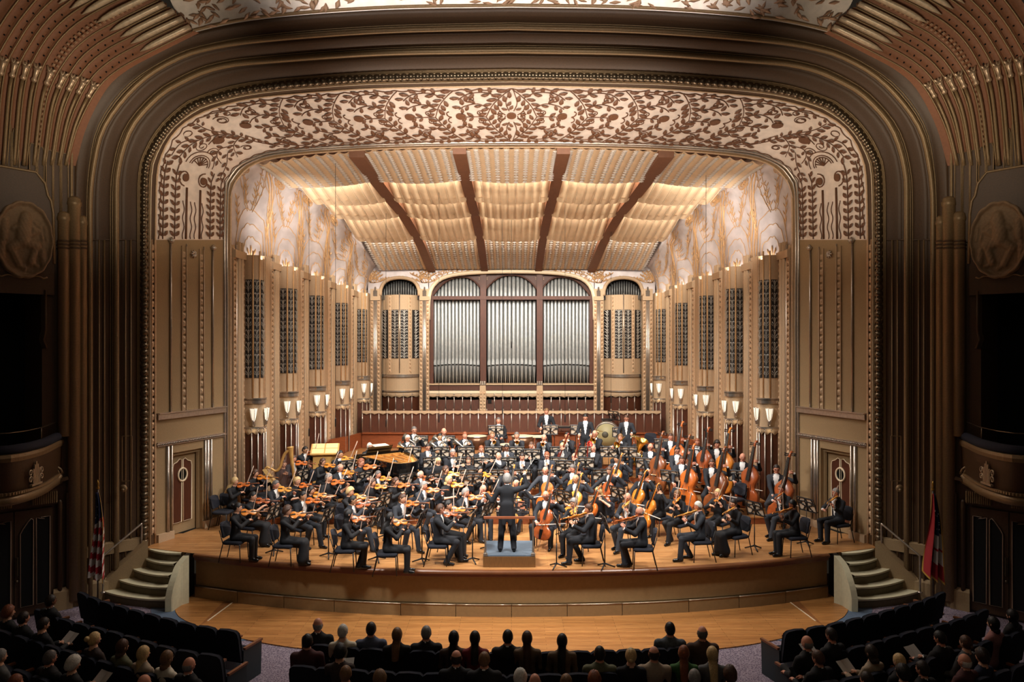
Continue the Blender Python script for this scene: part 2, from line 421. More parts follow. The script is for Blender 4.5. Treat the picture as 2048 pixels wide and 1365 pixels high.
for sgn in (-1, 1):
    for k in range(5):
        s = k * UN
        j = lambda a: a * UN + s
        if k == 0 and sgn > 0 or k: disc(j(0), .52, .125, sgn)
        for q in (0, 1):
            f = (lambda t: t) if q == 0 else (lambda t: 1 - t)
            vine([(j(.02), f(.04)), (j(.16), f(.13)), (j(.36), f(.30)), (j(.5), f(.5))], 12, .27, .21, sgn=sgn)
            vine([(j(.22), f(.18)), (j(.45), f(.08)), (j(.78), f(.10)), (j(.98), f(.20))], 12, .25, .21, sgn=sgn)
            vine([(j(.42), f(.36)), (j(.62), f(.27)), (j(.86), f(.30)), (j(1.0), f(.36))], 12, .23, .2, skip=.2, sgn=sgn)
            spiral(j(.60), f(.42), .11, 1.6, 3.5, sgn, .014, 1 if q else -1)
            spiral(j(.80), f(.19), .17, 1.1, 2.0, sgn, .014, 1 if q else -1); disc(j(.80), f(.19), .09, sgn, True)
            spiral(j(.17), f(.42), .2, .45, -1.5 if q else 1.5, sgn, .016, 1 if q else -1)
            disc(j(.55), f(.035), .06, sgn)
        if k == 0:
            for f in ((lambda t: t), (lambda t: 1 - t)):
                vine([(.06, f(.40)), (.14, f(.26)), (.05, f(.06))], 8, .2, .17, skip=.03, sgn=sgn)
                vine([(.16, f(.47)), (.30, f(.40)), (.34, f(.30))], 8, .18, .17, skip=.05, sgn=sgn)
            spiral(.28, .5, .12, 1.3, 3, sgn, .014)
        vine([(j(.5), .5), (j(.7), .505), (j(.9), .5)], 8, .22, .19, skip=.12, sgn=sgn)
    e = 5 * UN                              # the turn of the arch and the upright below it
    vine([(e + .1, .1), (e + .5, .3), (e + .7, .55), (e + 1.3, .72), (e + 1.9, .8)], 16, .22, .18, sgn=sgn)
    vine([(e + .6, .45), (e + 1.0, .35), (e + 1.3, .15)], 10, .2, .18, sgn=sgn)
    vine([(e + .7, .55), (e + .9, .75), (e + .9, .92)], 10, .2, .17, sgn=sgn)
    spiral(e + .45, .8, .2, 1.3, 1.0, sgn); disc(e + .45, .8, .1, sgn, True); disc(e + .15, .62, .13, sgn); disc(e + 1.05, .55, .14, sgn)
    spiral(e + .2, .88, .13, 1.2, 1, sgn); spiral(e + 1.45, .45, .16, 1.6, 1.0, sgn); spiral(e + 1.42, .62, .16, 1.6, 1.0, sgn, dirn=-1)
    vine([(e + 1.3, .72), (e + 1.5, .86), (e + 1.9, .9)], 8, .18, .18, sgn=sgn); vine([(e + 1.3, .3), (e + 1.7, .16), (e + 2.2, .12)], 8, .18, .18, sgn=sgn)
    vine([(e - .1, .12), (e + .25, .2), (e + .45, .42)], 10, .22, .19, sgn=sgn)
    vine([(e - .15, .9), (e + .2, .93), (e + .6, .97)], 10, .2, .19, sides=2, sgn=sgn)
    vine([(e + 1.0, .35), (e + 1.3, .42), (e + 1.55, .36), (e + 1.7, .24)], 10, .2, .18, sgn=sgn)
    vine([(e + .7, .55), (e + 1.0, .60), (e + 1.3, .58)], 10, .2, .18, sgn=sgn)
    disc(e + .85, .22, .08, sgn, True); spiral(e + .85, .22, .16, 1.1, 1, sgn); disc(e + 1.25, .88, .1, sgn, True)
    # palmette fan and two volutes
    for r in (.3, .24, .42): 
        P = [frz(sgn * (e + 1.95 - r * sin(a)), .5 + r * cos(a) / 2.4 * 1.1, .012)[0] for a in np.linspace(0, pi, 14)]; stem.tube(P, .014, 4, cap=False)
    for a in np.linspace(.4, pi - .4, 7): stem.tube([frz(sgn * (e + 1.95), .5)[0], frz(sgn * (e + 1.95 - .26 * sin(a)), .5 + .26 * cos(a) / 2.4)[0]], .016, 4)
    for q in (-1, 1):
        spiral(e + 2.35, .5 + q * .14, .22, 1.4, 0 if q > 0 else pi, sgn, .02, q); disc(e + 2.35, .5 + q * .13, .1, sgn)
    for t in (.08, .24, .76, .92):
        vine([(FLEN / 2 - .02, t), (FLEN / 2 - .7, t), (e + 2.05, t)], 8, .2, .19, r=.016, sgn=sgn)
    for t in (.40, .60): stem.tube([frz(sgn * (FLEN / 2 - .02), t)[0], frz(sgn * (e + 2.6), t)[0]], .03, 4)
    for t in (.36, .47, .53, .64):
        P = [frz(sgn * (FLEN / 2 - x), t + .012 * sin(x * 14))[0] for x in np.linspace(.02, 1.0, 16)]; stem.tube(P, .012, 4, cap=False)
# scalloped edges along both borders
for t0, sg in ((.02, 1), (.98, -1)):
    P = []
    for x in np.linspace(-FLEN / 2 + .02, FLEN / 2 - .02, 340): P.append(frz(x, t0 + sg * .025 * abs(sin(x * 8)))[0])
    stem.tube(P, .014, 4, cap=False)
LEAVES.sort(key=lambda l: -l[0])
for sz, M in LEAVES[:290]: link('leaf', leaf_me, fr, M=M)
rest = MB()
lv = [Vector(v.co) for v in leaf_me.vertices]; lf = [tuple(p.vertices) for p in leaf_me.polygons]
for sz, M in LEAVES[290:]: rest.add([M @ v for v in lv], lf)
stuff(rest.build('small_leaves', LEAFB, fr)); stuff(stem.build('vine_stems', LEAFB, fr))
# inner trim of the frieze
T6 = struct(band(A1, A0, [(0, -.02), (.3, .02), (.7, -.03), (1, 0)], 'trim_6', BROWN2))
mould(alerp(A1, A0, .1), .04, 'roll_moulding', METAL, T6, off=(0, -.04, 0)); mould(alerp(A1, A0, .55), .03, 'roll_moulding', METAL, T6, off=(0, -.05, 0))
mould(alerp(A1, A0, 1.0), .03, 'roll_moulding', COPPER, T6)

# ------------------------------------------------------------------ ladder strips, rods, helpers for the walls
def on_line(px, A, B):
    k = (CX - px) / F; ax, ad = A; bx, bd = B; s = (bx - ax) / (bd - ad)
    d = (s * ad - ax) / (s + k); return Vector((-k * d, d, 0))
def ladder(m, p, dirv, z0, z1, w=.1, step=.16, out=.03, mi=0):
    """beaded strip: two fine rails with raised squares between"""
    n = Vector((dirv[1], -dirv[0], 0)).normalized(); t = Vector((dirv[0], dirv[1], 0)).normalized()
    if n.x * p[0] > 0 and abs(n.x) > .05: n = -n
    if abs(n.x) <= .05 and n.y > 0: n = -n
    for sg in (-1, 1):
        c = Vector(p) + t * sg * w * .55 + n * .01
        m.bar((c.x, c.y, z0), (c.x, c.y, z1), .018, .05, mi, up=(n.x, n.y, 0))
    z = z0 + step / 2
    while z < z1 - step * .3:
        c = Vector(p) + n * out * .3
        q = [c - t * w * .4, c + t * w * .4]; h = step * .36
        base = [(q[0].x, q[0].y, z - h), (q[1].x, q[1].y, z - h), (q[1].x, q[1].y, z + h), (q[0].x, q[0].y, z + h)]
        pk = Vector((c.x, c.y, z)) + n * out
        m.add(base + [pk], [(0, 1, 4), (1, 2, 4), (2, 3, 4), (3, 0, 4)], mi); z += step
def both(mb, name, mats, parents):
    return [mb.build(name, mats, parents[0]), mb.mirror().build(name, mats, parents[1])]
MIR = Matrix.Diagonal((-1, 1, 1, 1))

# ------------------------------------------------------------------ proscenium side panels and stage doors
PA = (A2[0].x, 18.05); PB = (A1[0].x, 20.3)
pdir = Vector((PB[0] - PA[0], PB[1] - PA[1], 0)).normalized(); pn = Vector((pdir.y, -pdir.x, 0))
def pp(px, z, off=0): q = on_line(px, PA, PB); return Vector((q.x, q.y, z)) + pn * off
ztop = A2[iS].z - .02
m = MB()
dz0, dz1 = 1.05, 3.22
def quad(m, px0, px1, z0, z1, off=0, mi=0):
    m.add([pp(px0, z0, off), pp(px1, z0, off), pp(px1, z1, off), pp(px0, z1, off)], [(0, 1, 2, 3)], mi)
def zt_(px): return lerp(A2[iS].z, A1[iS].z, (px - 312.5) / 136.5) - .0
def quadt(m, a, c, z0): m.add([pp(a, z0), pp(c, z0), pp(c, zt_(c)), pp(a, zt_(a))], [(0, 1, 2, 3)])
quadt(m, 312.5, 345, 1.05); quadt(m, 405, 449, 1.05); quadt(m, 345, 405, dz1)
for a, b in ((345, 345), (405, 405)):   # door reveal
    m.add([pp(a, 1.05), pp(a, 1.05, -.28), pp(a, dz1, -.28), pp(a, dz1)], [(0, 1, 2, 3)])
m.add([pp(345, dz1), pp(405, dz1), pp(405, dz1, -.28), pp(345, dz1, -.28)], [(0, 1, 2, 3)])
PAN = [struct(o) for o in both(m, 'wall_proscenium', TAN_LO, (None, None))]
PAN[0].name = 'wall_proscenium_left'; PAN[1].name = 'wall_proscenium_right'
mt = MB()
for px in (367, 402): ladder(mt, pp(px, 0, .01), pdir, 4.25, ztop - .02, .13, .2, .035)
stuff_l = [stuff(o) for o in both(mt, 'ladder_strip', TAN, PAN)]
for px in (340, 371.5, 406.5, 424):
    mt = MB(); mt.tube([pp(px, 4.2, .03), pp(px, ztop + .05, .03)], .026 if px in (340, 424) else .016, 6); both(mt, 'rod', METAL, PAN)
    if px in (340, 424):
        mt = MB(); mt.lathe([(.05, -.05), (.09, .02), (.05, .06), (.02, .1)], pp(px, ztop + .05, .05), 8); both(mt, 'rod_capital', METAL, PAN)
mt = MB()
mt.bar(pp(313, 4.18, .03), pp(449, 4.18, .03), .08, .13); mt.bar(pp(313, 4.27, .05), pp(449, 4.27, .05), .1, .03); both(mt, 'rail', METAL, PAN)
mt = MB(); mt.bar(pp(313, 3.53, .02), pp(449, 3.53, .02), .05, .03); mt.bar(pp(313, 3.45, .02), pp(449, 3.45, .02), .04, .02)
for x in np.linspace(0, 1, 46): mt.ball(pp(313, 3.49, .04).lerp(pp(449, 3.49, .04), x), .024, nu=6, nv=4)
both(mt, 'bead_rail', METAL, PAN)
mt = MB(); mt.bar(pp(313, 1.15, .03), pp(345, 1.15, .03), .08, .2); mt.bar(pp(405, 1.15, .03), pp(449, 1.15, .03), .08, .2); both(mt, 'skirting', TAN, PAN)
for px, r in ((334, .045), (342, .025), (409, .03), (414, .05), (421, .03)):
    mt = MB(); mt.tube([pp(px, 1.25, .03), pp(px, 3.42, .03)], r, 8); both(mt, 'door_pilaster', METAL, PAN)
# eight-petal rosette
mt = MB(); rc = pp(385, 5.93 + (695 - 509) * 19.2 / F, .04)
for k in range(8):
    a = k * pi / 4; mt.tube([rc, rc + (pdir * cos(a) + Vector((0, 0, sin(a)))) * .055 + pn * .03, rc + (pdir * cos(a) + Vector((0, 0, sin(a)))) * .11], [.012, .03, .012], 5)
both(mt, 'rosette', METAL, PAN)
# door leaf
D = []
for side, mir in ((0, False), (1, True)):
    fl = (lambda b: b.mirror()) if mir else (lambda b: b)
    b = MB(); b.hexa([pp(347, 1.07, -.2), pp(403, 1.07, -.2), pp(403, 3.12, -.2), pp(347, 3.12, -.2)], [pp(347, 1.07, -.25), pp(403, 1.07, -.25), pp(403, 3.12, -.25), pp(347, 3.12, -.25)])
    dr = struct(fl(b).build('door_%d' % (side + 1), TAN_LO)); D.append(dr)
    b = MB()
    for a in (345.5, 404.5): b.bar(pp(a, 1.06, -.14), pp(a, 3.18, -.14), .07, .1)
    b.bar(pp(345, 3.17, -.14), pp(405, 3.17, -.14), .1, .08); fl(b).build('door_frame', TAN_LO, dr)
    A, B = pp(355, 0, -.19), pp(394, 0, -.19)
    for h in (0, 1):
        x0, x1 = (.02, .46) if h == 0 else (.54, .98)
        prof = [(x0, 1.35), (x1, 1.35), (x1, 2.98), (lerp(x1, x0, .25), 3.0), (lerp(x1, x0, .55), 2.93), (lerp(x1, x0, .9), 2.9), (x0, 2.8)] if h == 0 else \
               [(x0, 1.35), (x1, 1.35), (x1, 2.8), (lerp(x0, x1, .9), 2.9), (lerp(x0, x1, .55), 2.93), (lerp(x0, x1, .25), 3.0), (x0, 2.98)]
        P = [Vector((lerp(A.x, B.x, u), lerp(A.y, B.y, u), z)) for u, z in prof]
        b = MB(); b.prism(P, pn * .015); fl(b).build('door_panel', REDWOOD, dr)
        b = MB(); b.tube([p + pn * .02 for p in P], .014, 5, closed=True); fl(b).build('panel_bead', CREAM, dr)
    c = A.lerp(B, .5) + Vector((0, 0, 2.58)); R = [c + pdir * .15 * cos(a) + Vector((0, 0, .17 * sin(a))) for a in np.linspace(0, 2 * pi, 21)[:-1]]
    b = MB(); b.prism(R, pn * .03); fl(b).build('porthole_pane', mat('dark_glass', (20, 22, 22), .1), dr)
    b = MB(); b.tube([p + pn * .03 for p in R], .026, 6, closed=True); fl(b).build('porthole_ring', CREAM, dr)
    px = 351 if True else 0
    b = MB(); b.hexa([pp(349, 2.0, -.19), pp(353, 2.0, -.19), pp(353, 2.35, -.19), pp(349, 2.35, -.19)], [pp(349, 2.0, -.17), pp(353, 2.0, -.17), pp(353, 2.35, -.17), pp(349, 2.35, -.17)])
    fl(b).build('push_plate', METAL, dr)
# ladder strips on the jambs beside the beaded arch and beside the shell opening
mt = MB(); q = A3[0].lerp(A2[0], .72); ladder(mt, (q.x, q.y - .01, 0), (A2[0] - A3[0]).normalized(), 1.3, ztop, .1, .2, .03)
[stuff(o) for o in both(mt, 'ladder_strip', COPPER, (T3, T3))]

# ------------------------------------------------------------------ shell side walls: five bays each side
XW0, DW0 = -7.95, 20.62
PXS = [462, 487, 528, 540, 557, 594, 601, 616, 647, 656, 668, 695, 702, 712, 733, 740]
def solve(sp):
    x, d = XW0, DW0; out = [(x, d)]
    for i, px in enumerate(PXS[1:]):
        s = (.02, sp, -.06)[i % 3]; k = (CX - px) / F
        nd = (s * d - x) / (s + k); x = -k * nd; d = nd; out.append((x, d))
    return out
lo, hi = .05, 2.0
for _ in range(40):
    mid = (lo + hi) / 2
    if solve(mid)[-1][1] > 30.0: lo = mid
    else: hi = mid
WL = solve(lo)
print('WALL', [(round(x, 2), round(d, 2)) for x, d in WL])
def hz(z1, z5):
    return lambda d: lerp(z1, z5, (d - 21.7) / 7.7)
Hpt = hz(8.67, 8.06); Hgt = hz(7.94, 7.41); Hgb = hz(5.02, 5.36); Hl1 = hz(4.31, 4.71); Hsc = hz(3.95, 4.35); Hl2 = hz(3.54, 3.90); Hsb = hz(3.38, 3.78)
WALL = [sempty('wall_left'), sempty('wall_right')]
def arcpts(A, B, h, n):
    A = Vector((A[0], A[1], 0)); B = Vector((B[0], B[1], 0)); t = (B - A); nn = Vector((t.y, -t.x, 0)).normalized()
    return [A + t * u + nn * h * 4 * u * (1 - u) for u in np.linspace(0, 1, n)], nn
# one grille ornament, one metre tall by .1 wide
gr = MB()
for k in range(8):
    z = k / 8
    for sx in (-1, 1):
        gr.tube([(0, 0, z), (sx * .018, 0, z + .05), (sx * .042, 0, z + .07), (sx * .045, 0, z + .045), (sx * .03, 0, z + .03)], .0055, 4, cap=False)
        gr.tube([(0, 0, z + .04), (sx * .012, 0, z + .09), (sx * .032, 0, z + .115), (sx * .048, 0, z + .1)], .0055, 4, cap=False)
    gr.tube([(0, 0, z), (0, 0, z + .11)], .007, 4, cap=False)
    gr.ball((0, 0, z + .105), .012, nu=6, nv=4)
gr_me = gr.mesh('grille_ornament', GRMET)
def grille(parents, p0, p1, nn, z0, z1):
    """recessed dark panel with silver scrollwork; built on the left wall and mirrored on the right"""
    b = MB(); o = nn * .012
    P = [(p0.x, p0.y, z0), (p1.x, p1.y, z0), (p1.x, p1.y, z1), (p0.x, p0.y, z1)]
    b.prism([Vector(p) + o for p in P], nn * .01)
    gs = both(b, 'grille', DARK, parents)
    c = (p0 + p1) / 2; t = (p1 - p0); w = t.length; t.normalize()
    hh = z1 - z0
    M = Matrix(((t.x * w * 10, nn.x, 0, c.x + nn.x * .035), (t.y * w * 10, nn.y, 0, c.y + nn.y * .035), (0, 0, hh, z0), (0, 0, 0, 1)))
    stuff(link('scrollwork', gr_me, gs[0], M=M)); stuff(link('scrollwork', gr_me, gs[1], M=MIR @ M @ Matrix.Diagonal((-1, 1, 1, 1))))
SCONCES = []
zf0 = 1.0
for bay in range(5):
    P0, P1, B1, P2 = WL[bay * 3], WL[bay * 3 + 1], WL[bay * 3 + 2], WL[bay * 3 + 3]
    d = P0[1]; zt = Hpt(d) + .1
    # pilaster
    b = MB(); a3, b3 = Vector((*P0, 0)), Vector((*P1, 0)); t = (b3 - a3); L_ = t.length; t.normalize(); n = Vector((t.y, -t.x, 0))
    b.hexa([Vector((*P0, zf0)) , Vector((*P1, zf0)), Vector((*P1, zt)), Vector((*P0, zt))], [Vector((*P0, zf0)) - n * .4, Vector((*P1, zf0)) - n * .4, Vector((*P1, zt)) - n * .4, Vector((*P0, zt)) - n * .4])
    pil = both(b, 'pilaster', TAN, WALL)
    b = MB()
    for u in (.12, .86): ladder(b, a3 + t * L_ * u + n * .02, t, 1.3, zt - .1, .16, .17, .05)
    [stuff(o) for o in both(b, 'beaded_strip', COPPER, pil)]
    for u, r in ((.3, .04), (.42, .075), (.56, .05), (.68, .075)):
        b = MB(); c = a3 + t * L_ * u + n * r * .5; b.tube([(c.x, c.y, zf0), (c.x, c.y, zt + (.12 if r > .06 else .02))], r, 8); both(b, 'colonnette', METAL if r < .06 else TAN, pil)
    b = MB(); b.bar(a3 + n * .05 + Vector((0, 0, zt - .25)), b3 + n * .05 + Vector((0, 0, zt - .25)), .12, .22); both(b, 'capital', TAN, pil)
    # bowed panel with three grilles
    arc, nn = arcpts(P1, B1, .2, 13)
    lowarc, _ = arcpts(P1, lerp(np.array(B1), np.array(P2), .35), .34, 17)
    d = B1[1]; zt = Hpt(d); z1 = Hl1(d)
    b = MB()
    b.grid([[Vector((p.x, p.y, z)) for p in arc] for z in (z1, zt)], sm=False)
    b.grid([[Vector((p.x, p.y, zt)) - nn * o for p in arc] for o in (0, .12)], sm=False)
    bp = both(b, 'bowed_panel', TAN, WALL)
    for i0, i1 in ((1, 4), (5, 8), (9, 12)):
        grille(bp, arc[i0], arc[i1], (lambda q: Vector((q.y, -q.x, 0)).normalized())(arc[i1] - arc[i0]), Hgb(d), Hgt(d))
    for i in (0, 4, 8, 12):
        b = MB(); c = arc[i] + nn * .02 + (arc[min(i + 1, 12)] - arc[i]) * (.5 if i in (4, 8) else 0); b.tube([(c.x, c.y, z1), (c.x, c.y, zt + .12)], .022, 6); both(b, 'rod', METAL if i in (0, 12) else GOLD, bp)
    b = MB(); c = arc[12]; ladder(b, arc[12] + nn * .0, (arc[12] - arc[11]), z1, zt, .08, .17, .03); [stuff(o) for o in both(b, 'beaded_strip', COPPER, bp)]
    # plain return
    b = MB(); b.add([(*B1, zf0), (*P2, zf0), (*P2, zt + .05), (*B1, zt + .05)], [(0, 1, 2, 3)]); b.add([(*B1, zf0), (*P1, zf0), (*P1, z1), (*B1, z1)], [(0, 1, 2, 3)]); both(b, 'return_panel', TAN, WALL)
    # lamp band: ledge above, sconces, ledge below, scalloped valance
    za, zb_ = Hl1(d), Hl2(d)
    b = MB(); b.grid([[Vector((p.x, p.y, z)) for p in lowarc] for z in (zb_, za)], sm=True)
    band_ = both(b, 'lamp_band', TAN, WALL)
    for z, h, r in ((za, .11, .06), (za + .09, .04, .09), (zb_, .05, .05)):
        b = MB(); rows = []
        for (o, dz) in ((0, -h / 2), (r, -h / 2), (r, h / 2), (-.12, h / 2)): rows.append([Vector((p.x, p.y, z + dz)) + nn * o for p in lowarc])
        b.grid(rows, sm=False); both(b, 'ledge', METAL, band_)
    b = MB(); zs = Hsb(d); top = [Vector((p.x, p.y, zb_)) for p in lowarc]; bot = []
    fine = [lowarc[i].lerp(lowarc[i + 1], u) for i in range(16) for u in (0, .5)] + [lowarc[-1]]
    rows = [[Vector((p.x, p.y, zb_)) + nn * .02 for p in fine], [Vector((p.x, p.y, zs - .06 + .09 * abs(cos(i / 32 * pi * 5)))) + nn * .05 for i, p in enumerate(fine)], [Vector((p.x, p.y, zs - .06 + .09 * abs(cos(i / 32 * pi * 5)))) - nn * .03 for i, p in enumerate(fine)]]
    b.grid(rows); both(b, 'valance', TAN, band_)
    # mahogany panels between rods, down to the platform
    idx = [0, 3, 6, 10, 13, 16]
    for i in range(5):
        p, q = lowarc[idx[i]], lowarc[idx[i + 1]]; g = (q - p) * .06
        b = MB(); b.prism([Vector((*(p + g).xy, zf0)), Vector((*(q - g).xy, zf0)), Vector((*(q - g).xy, zs + .02)), Vector((*(p + g).xy, zs + .02))], -nn * .05); both(b, 'wood_panel', REDWOOD, WALL)
    for i in idx[1:-1]:
        p = lowarc[i] + nn * .02
        b = MB(); b.tube([(p.x, p.y, zf0), (p.x, p.y, zs + .1)], .022, 6); b.ball((p.x, p.y, zs + .12), .035, nu=6, nv=4); both(b, 'rod', METAL, WALL)
    for ii in (4, 11):
        SCONCES.append((bay, lowarc[ii], (lambda q: Vector((q.y, -q.x, 0)).normalized())(lowarc[ii + 1] - lowarc[ii - 1]), Hsc(d)))

# ------------------------------------------------------------------ vault and silver cove
DV0, DV1 = 20.5, 29.85
kb = np.array([(20.5, -7.18, 11.08), (22.5, -6.64, 10.9), (24.6, -6.07, 10.58), (26.8, -5.62, 9.98), (29.85, -5.41, 9.16)])
def vb(d): return np.interp(d, kb[:, 0], kb[:, 1]), np.interp(d, kb[:, 0], kb[:, 2])
def vz(u, d):
    xb, zb = vb(d); zc = 11.56 - .2503 * (d - 20.5)
    return zb + (max(zc, zb + .05) - zb) * (1 - abs(u) ** 3.2)
def wx(d):
    xs = [p[0] for p in WL]; ds = [p[1] for p in WL]; return float(np.interp(d, ds, xs))
b = MB(); rows = []
for d in np.linspace(20.45, 29.95, 34):
    xw = wx(d) - .18; xb, zb = vb(d); z0 = Hpt(d) - .5; r = []
    for th in np.linspace(0, pi / 2, 12): r.append(Vector((xw + (xb - .15 - xw) * (1 - cos(th)), d, z0 + (zb + .1 - z0) * sin(th))))
    r.append(r[-1] + Vector((-.05, 0, .5)))
    rows.append(r)
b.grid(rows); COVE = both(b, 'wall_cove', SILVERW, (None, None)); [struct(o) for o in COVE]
COVE[0].name = 'wall_cove_left'; COVE[1].name = 'wall_cove_right'
cove_rows = rows
def cv(d, v, off=.02):
    """point on the left cove: distance d, height fraction v"""
    i = (d - 20.45) / 9.5 * 33; j = v * 11; i = min(max(i, 0), 32.99); j = min(max(j, 0), 10.99); a, c = int(i), int(j); f, g = i - a, j - c
    p = cove_rows[a][c].lerp(cove_rows[a + 1][c], f).lerp(cove_rows[a][c + 1].lerp(cove_rows[a + 1][c + 1], f), g)
    t1 = cove_rows[a + 1][c] - cove_rows[a][c]; t2 = cove_rows[a][c + 1] - cove_rows[a][c]; n = t1.cross(t2).normalized()
    if n.x < 0: n = -n
    return p + n * off
rel = MB()
_dd = np.linspace(20.46, 29.9, 60)
def cvp(px, v, off=.02):
    """point on the cove in the column seen at elevation coordinate px"""
    xs = [CX + cv(d, v, 0).x / d * F for d in _dd[::4]]
    return cv(float(np.interp(px, xs, _dd[::4])), v, off)
BC = [(503, 70, .82), (573, 62, .84), (628, 52, .85), (678, 44, .86), (720, 32, .84)]
for bay, (c, w, wv) in enumerate(BC):
    k = w / 70
    for r, hgt in ((12, .13), (21, .22), (30, .33)):            # scalloped fans above the panel
        rel.tube([cvp(c + r * k * cos(a), .10 + hgt * sin(a) + .014 * abs(sin(a * 6))) for a in np.linspace(.05, pi - .05, 31)], .012, 4, cap=False)
    for j in range(5):
        a = pi * (j + .5) / 5; rel.tube([cvp(c, .08), cvp(c + 8 * k * cos(a), .08 + .08 * sin(a)), cvp(c + 9 * k * cos(a), .08 + .1 * sin(a))], [.008, .03, .006], 4)
    if bay < 4:
        rp_ = (c + BC[bay + 1][0]) / 2
        for o, r_ in ((-6, .014), (-2.5, .03), (2.5, .03), (6, .014)):
            rel.tube([cvp(rp_ + (o + 1.3 * sin(v * 22 + bay + o)) * k, v) for v in np.linspace(.06, .97, 24)], r_, 4, cap=False, flat=.4)
    if bay < 4:
        wc = c - 17 * k                                          # wheel
        for r in (15, 12.5): rel.tube([cvp(wc + r * k * cos(a) * .8, wv + r * .0056 * sin(a)) for a in np.linspace(0, 2 * pi, 21)[:-1]], .013, 4, closed=True)
        rel.tube([cvp(wc + 9 * k * .8 * cos(a), wv + 9 * .0056 * sin(a)) for a in np.linspace(0, 2 * pi, 15)[:-1]], .013, 4, closed=True)
        for a in np.linspace(0, 2 * pi, 7)[:-1]: rel.tube([cvp(wc, wv, .03), cvp(wc + 8 * k * .8 * cos(a), wv + 8 * .0056 * sin(a), .03)], .018, 4)
    for sg in (-1, 1):                                           # leafy sprigs
        for v0, v1, x0, x1 in ((.42, .76, 4, 26), (.44, .66, 3, 12), (.5, .95, 10, 22), (.28, .46, 27, 30)):
            L_ = [(c + sg * lerp(x0, x1, sin(u * pi / 2)) * k, lerp(v0, v1, u)) for u in np.linspace(0, 1, 8)]
            rel.tube([cvp(*q) for q in L_], .010, 4, cap=False)
            for i in range(1, 8, 2):
                for s2 in (-1, 1):
                    x_, v_ = L_[i]; e = cvp(x_ + s2 * 4.6 * k, v_ + .045, .03); s_ = cvp(x_, v_, .02); rel.tube([s_, (s_ + e) / 2, e], [.005, .024, .004], 4, flat=.5)
[stuff(o) for o in both(rel, 'relief_ornament', GOLD, COVE)]

VAULT_ = sempty('ceiling')
SEC = [(-.995, -.635), (-.585, -.228), (-.182, .182), (.228, .585), (.635, .995)]
TD = [20.5, 21.95, 23.3, 24.65, 26.5, 29.85]
chev = MB(); fins = MB()
for si, (u0, u1) in enumerate(SEC):
    nf = 9 if si == 2 else 8
    for ti in range(5):
        dA, dB = TD[ti], TD[ti + 1]; NU = nf * 6; rows = []
        NV = 7
        inset = .0
        def pt(w, v, extra=0):
            # tiers behind the first are set in from the rib by a plain border
            uu0, uu1 = (lerp(u0, u1, .0), lerp(u0, u1, 1.0))
            u = lerp(uu0, uu1, w)
            dd = lerp(dA - (.25 if ti else 0), dB, v) + (0.10 * (1 - abs(sin(pi * nf * w))) * v ** 4 + .22 * (1 - (2 * w - 1) ** 2) * v ** 3 * (0 if ti == 4 else 1))
            dd = min(dd, DV1)
            xb, _ = vb(dd)
            z = vz(u, dd) + (.40 * (1 - v) ** 1.5 if ti else .05) - (.18 * v * v if ti < 4 else 0) - .075 * abs(sin(pi * nf * w)) + extra
            return Vector((u * abs(xb), dd, z))
        for v in np.linspace(0, 1, NV): rows.append([pt(w, v) for w in np.linspace(0, 1, NU + 1)])
        b = MB(); b.grid(rows)
        if ti < 4:
            last = rows[-1]; b.grid([last, [p + Vector((0, .01, .09)) for p in last], [p + Vector((0, -.25, .12)) for p in last]])
        tier = b.build('vault_panel', RUST if False else VAULT, VAULT_)
        rd = MB()
        for k in range(nf + 1):
            w = k / nf
            rd.tube([pt(w, v, -.012) for v in np.linspace(.02, .97, 6)], .016, 4, cap=False)
        stuff(rd.build('flute_ridges', CREAM, tier))
        if ti in (0, 4):
            nl = 16 if ti == 0 else 22
            for k in range(nf + (1 if ti == 0 else 1)):
                w = k / nf
                if ti == 0: w = min(max(w, .02), .98)
                for j in range(nl):
                    v = (j + .5) / nl * .96; p = pt(w, v, -.05); q = pt(w, min(v + .6 / nl, 1), -.075)
                    for sg in (-1, 1):
                        o = Vector((sg * .085, 0, .02)); m1 = p.lerp(q, .5)
                        chev.add([p, m1 + o * .8 , q + o, q.lerp(p, .35) + Vector((0, 0, -.025))], [(0, 1, 3), (1, 2, 3), (0, 3, 1), (1, 3, 2)])
        if ti == 2:
            for k in range(nf + 1):
                p = pt(k / nf, .03, -.05)
                for a in (-.7, 0, .7): fins.tube([p, p + Vector((sin(a) * .09, -.06, .05 * cos(a)))], [.02, .012], 4)
stuff(chev.build('leaf_strips', mat('silvered_leaf', (246, 238, 228), .4), VAULT_)); stuff(fins.build('finials', CREAM, VAULT_))
for uc, w0 in ((-.61, .03), (-.205, .026), (.205, .026), (.61, .03)):
    b = MB(); rows = []
    for d in np.linspace(20.5, 29.9, 12):
        xb, _ = vb(d); r = []
        for du, dz in ((-w0, .05), (-w0, -.16), (w0, -.16), (w0, .05)): r.append(Vector(((uc + du) * abs(xb), d, vz(uc, d) + dz)))
        rows.append(r)
    b.grid(rows, sm=False); b.add(rows[0], [(0, 1, 2, 3)]); b.build('vault_rib', RIB, VAULT_)
# closing deck above the vault so that no light leaks through
b = MB(); b.grid([[Vector((u * (abs(vb(d)[0]) + .4), d, vz(u, d) + .62)) for u in np.linspace(-1, 1, 9)] for d in (20.5, 23, 26, 30.2)]); b.build('vault_deck', RIB, VAULT_)
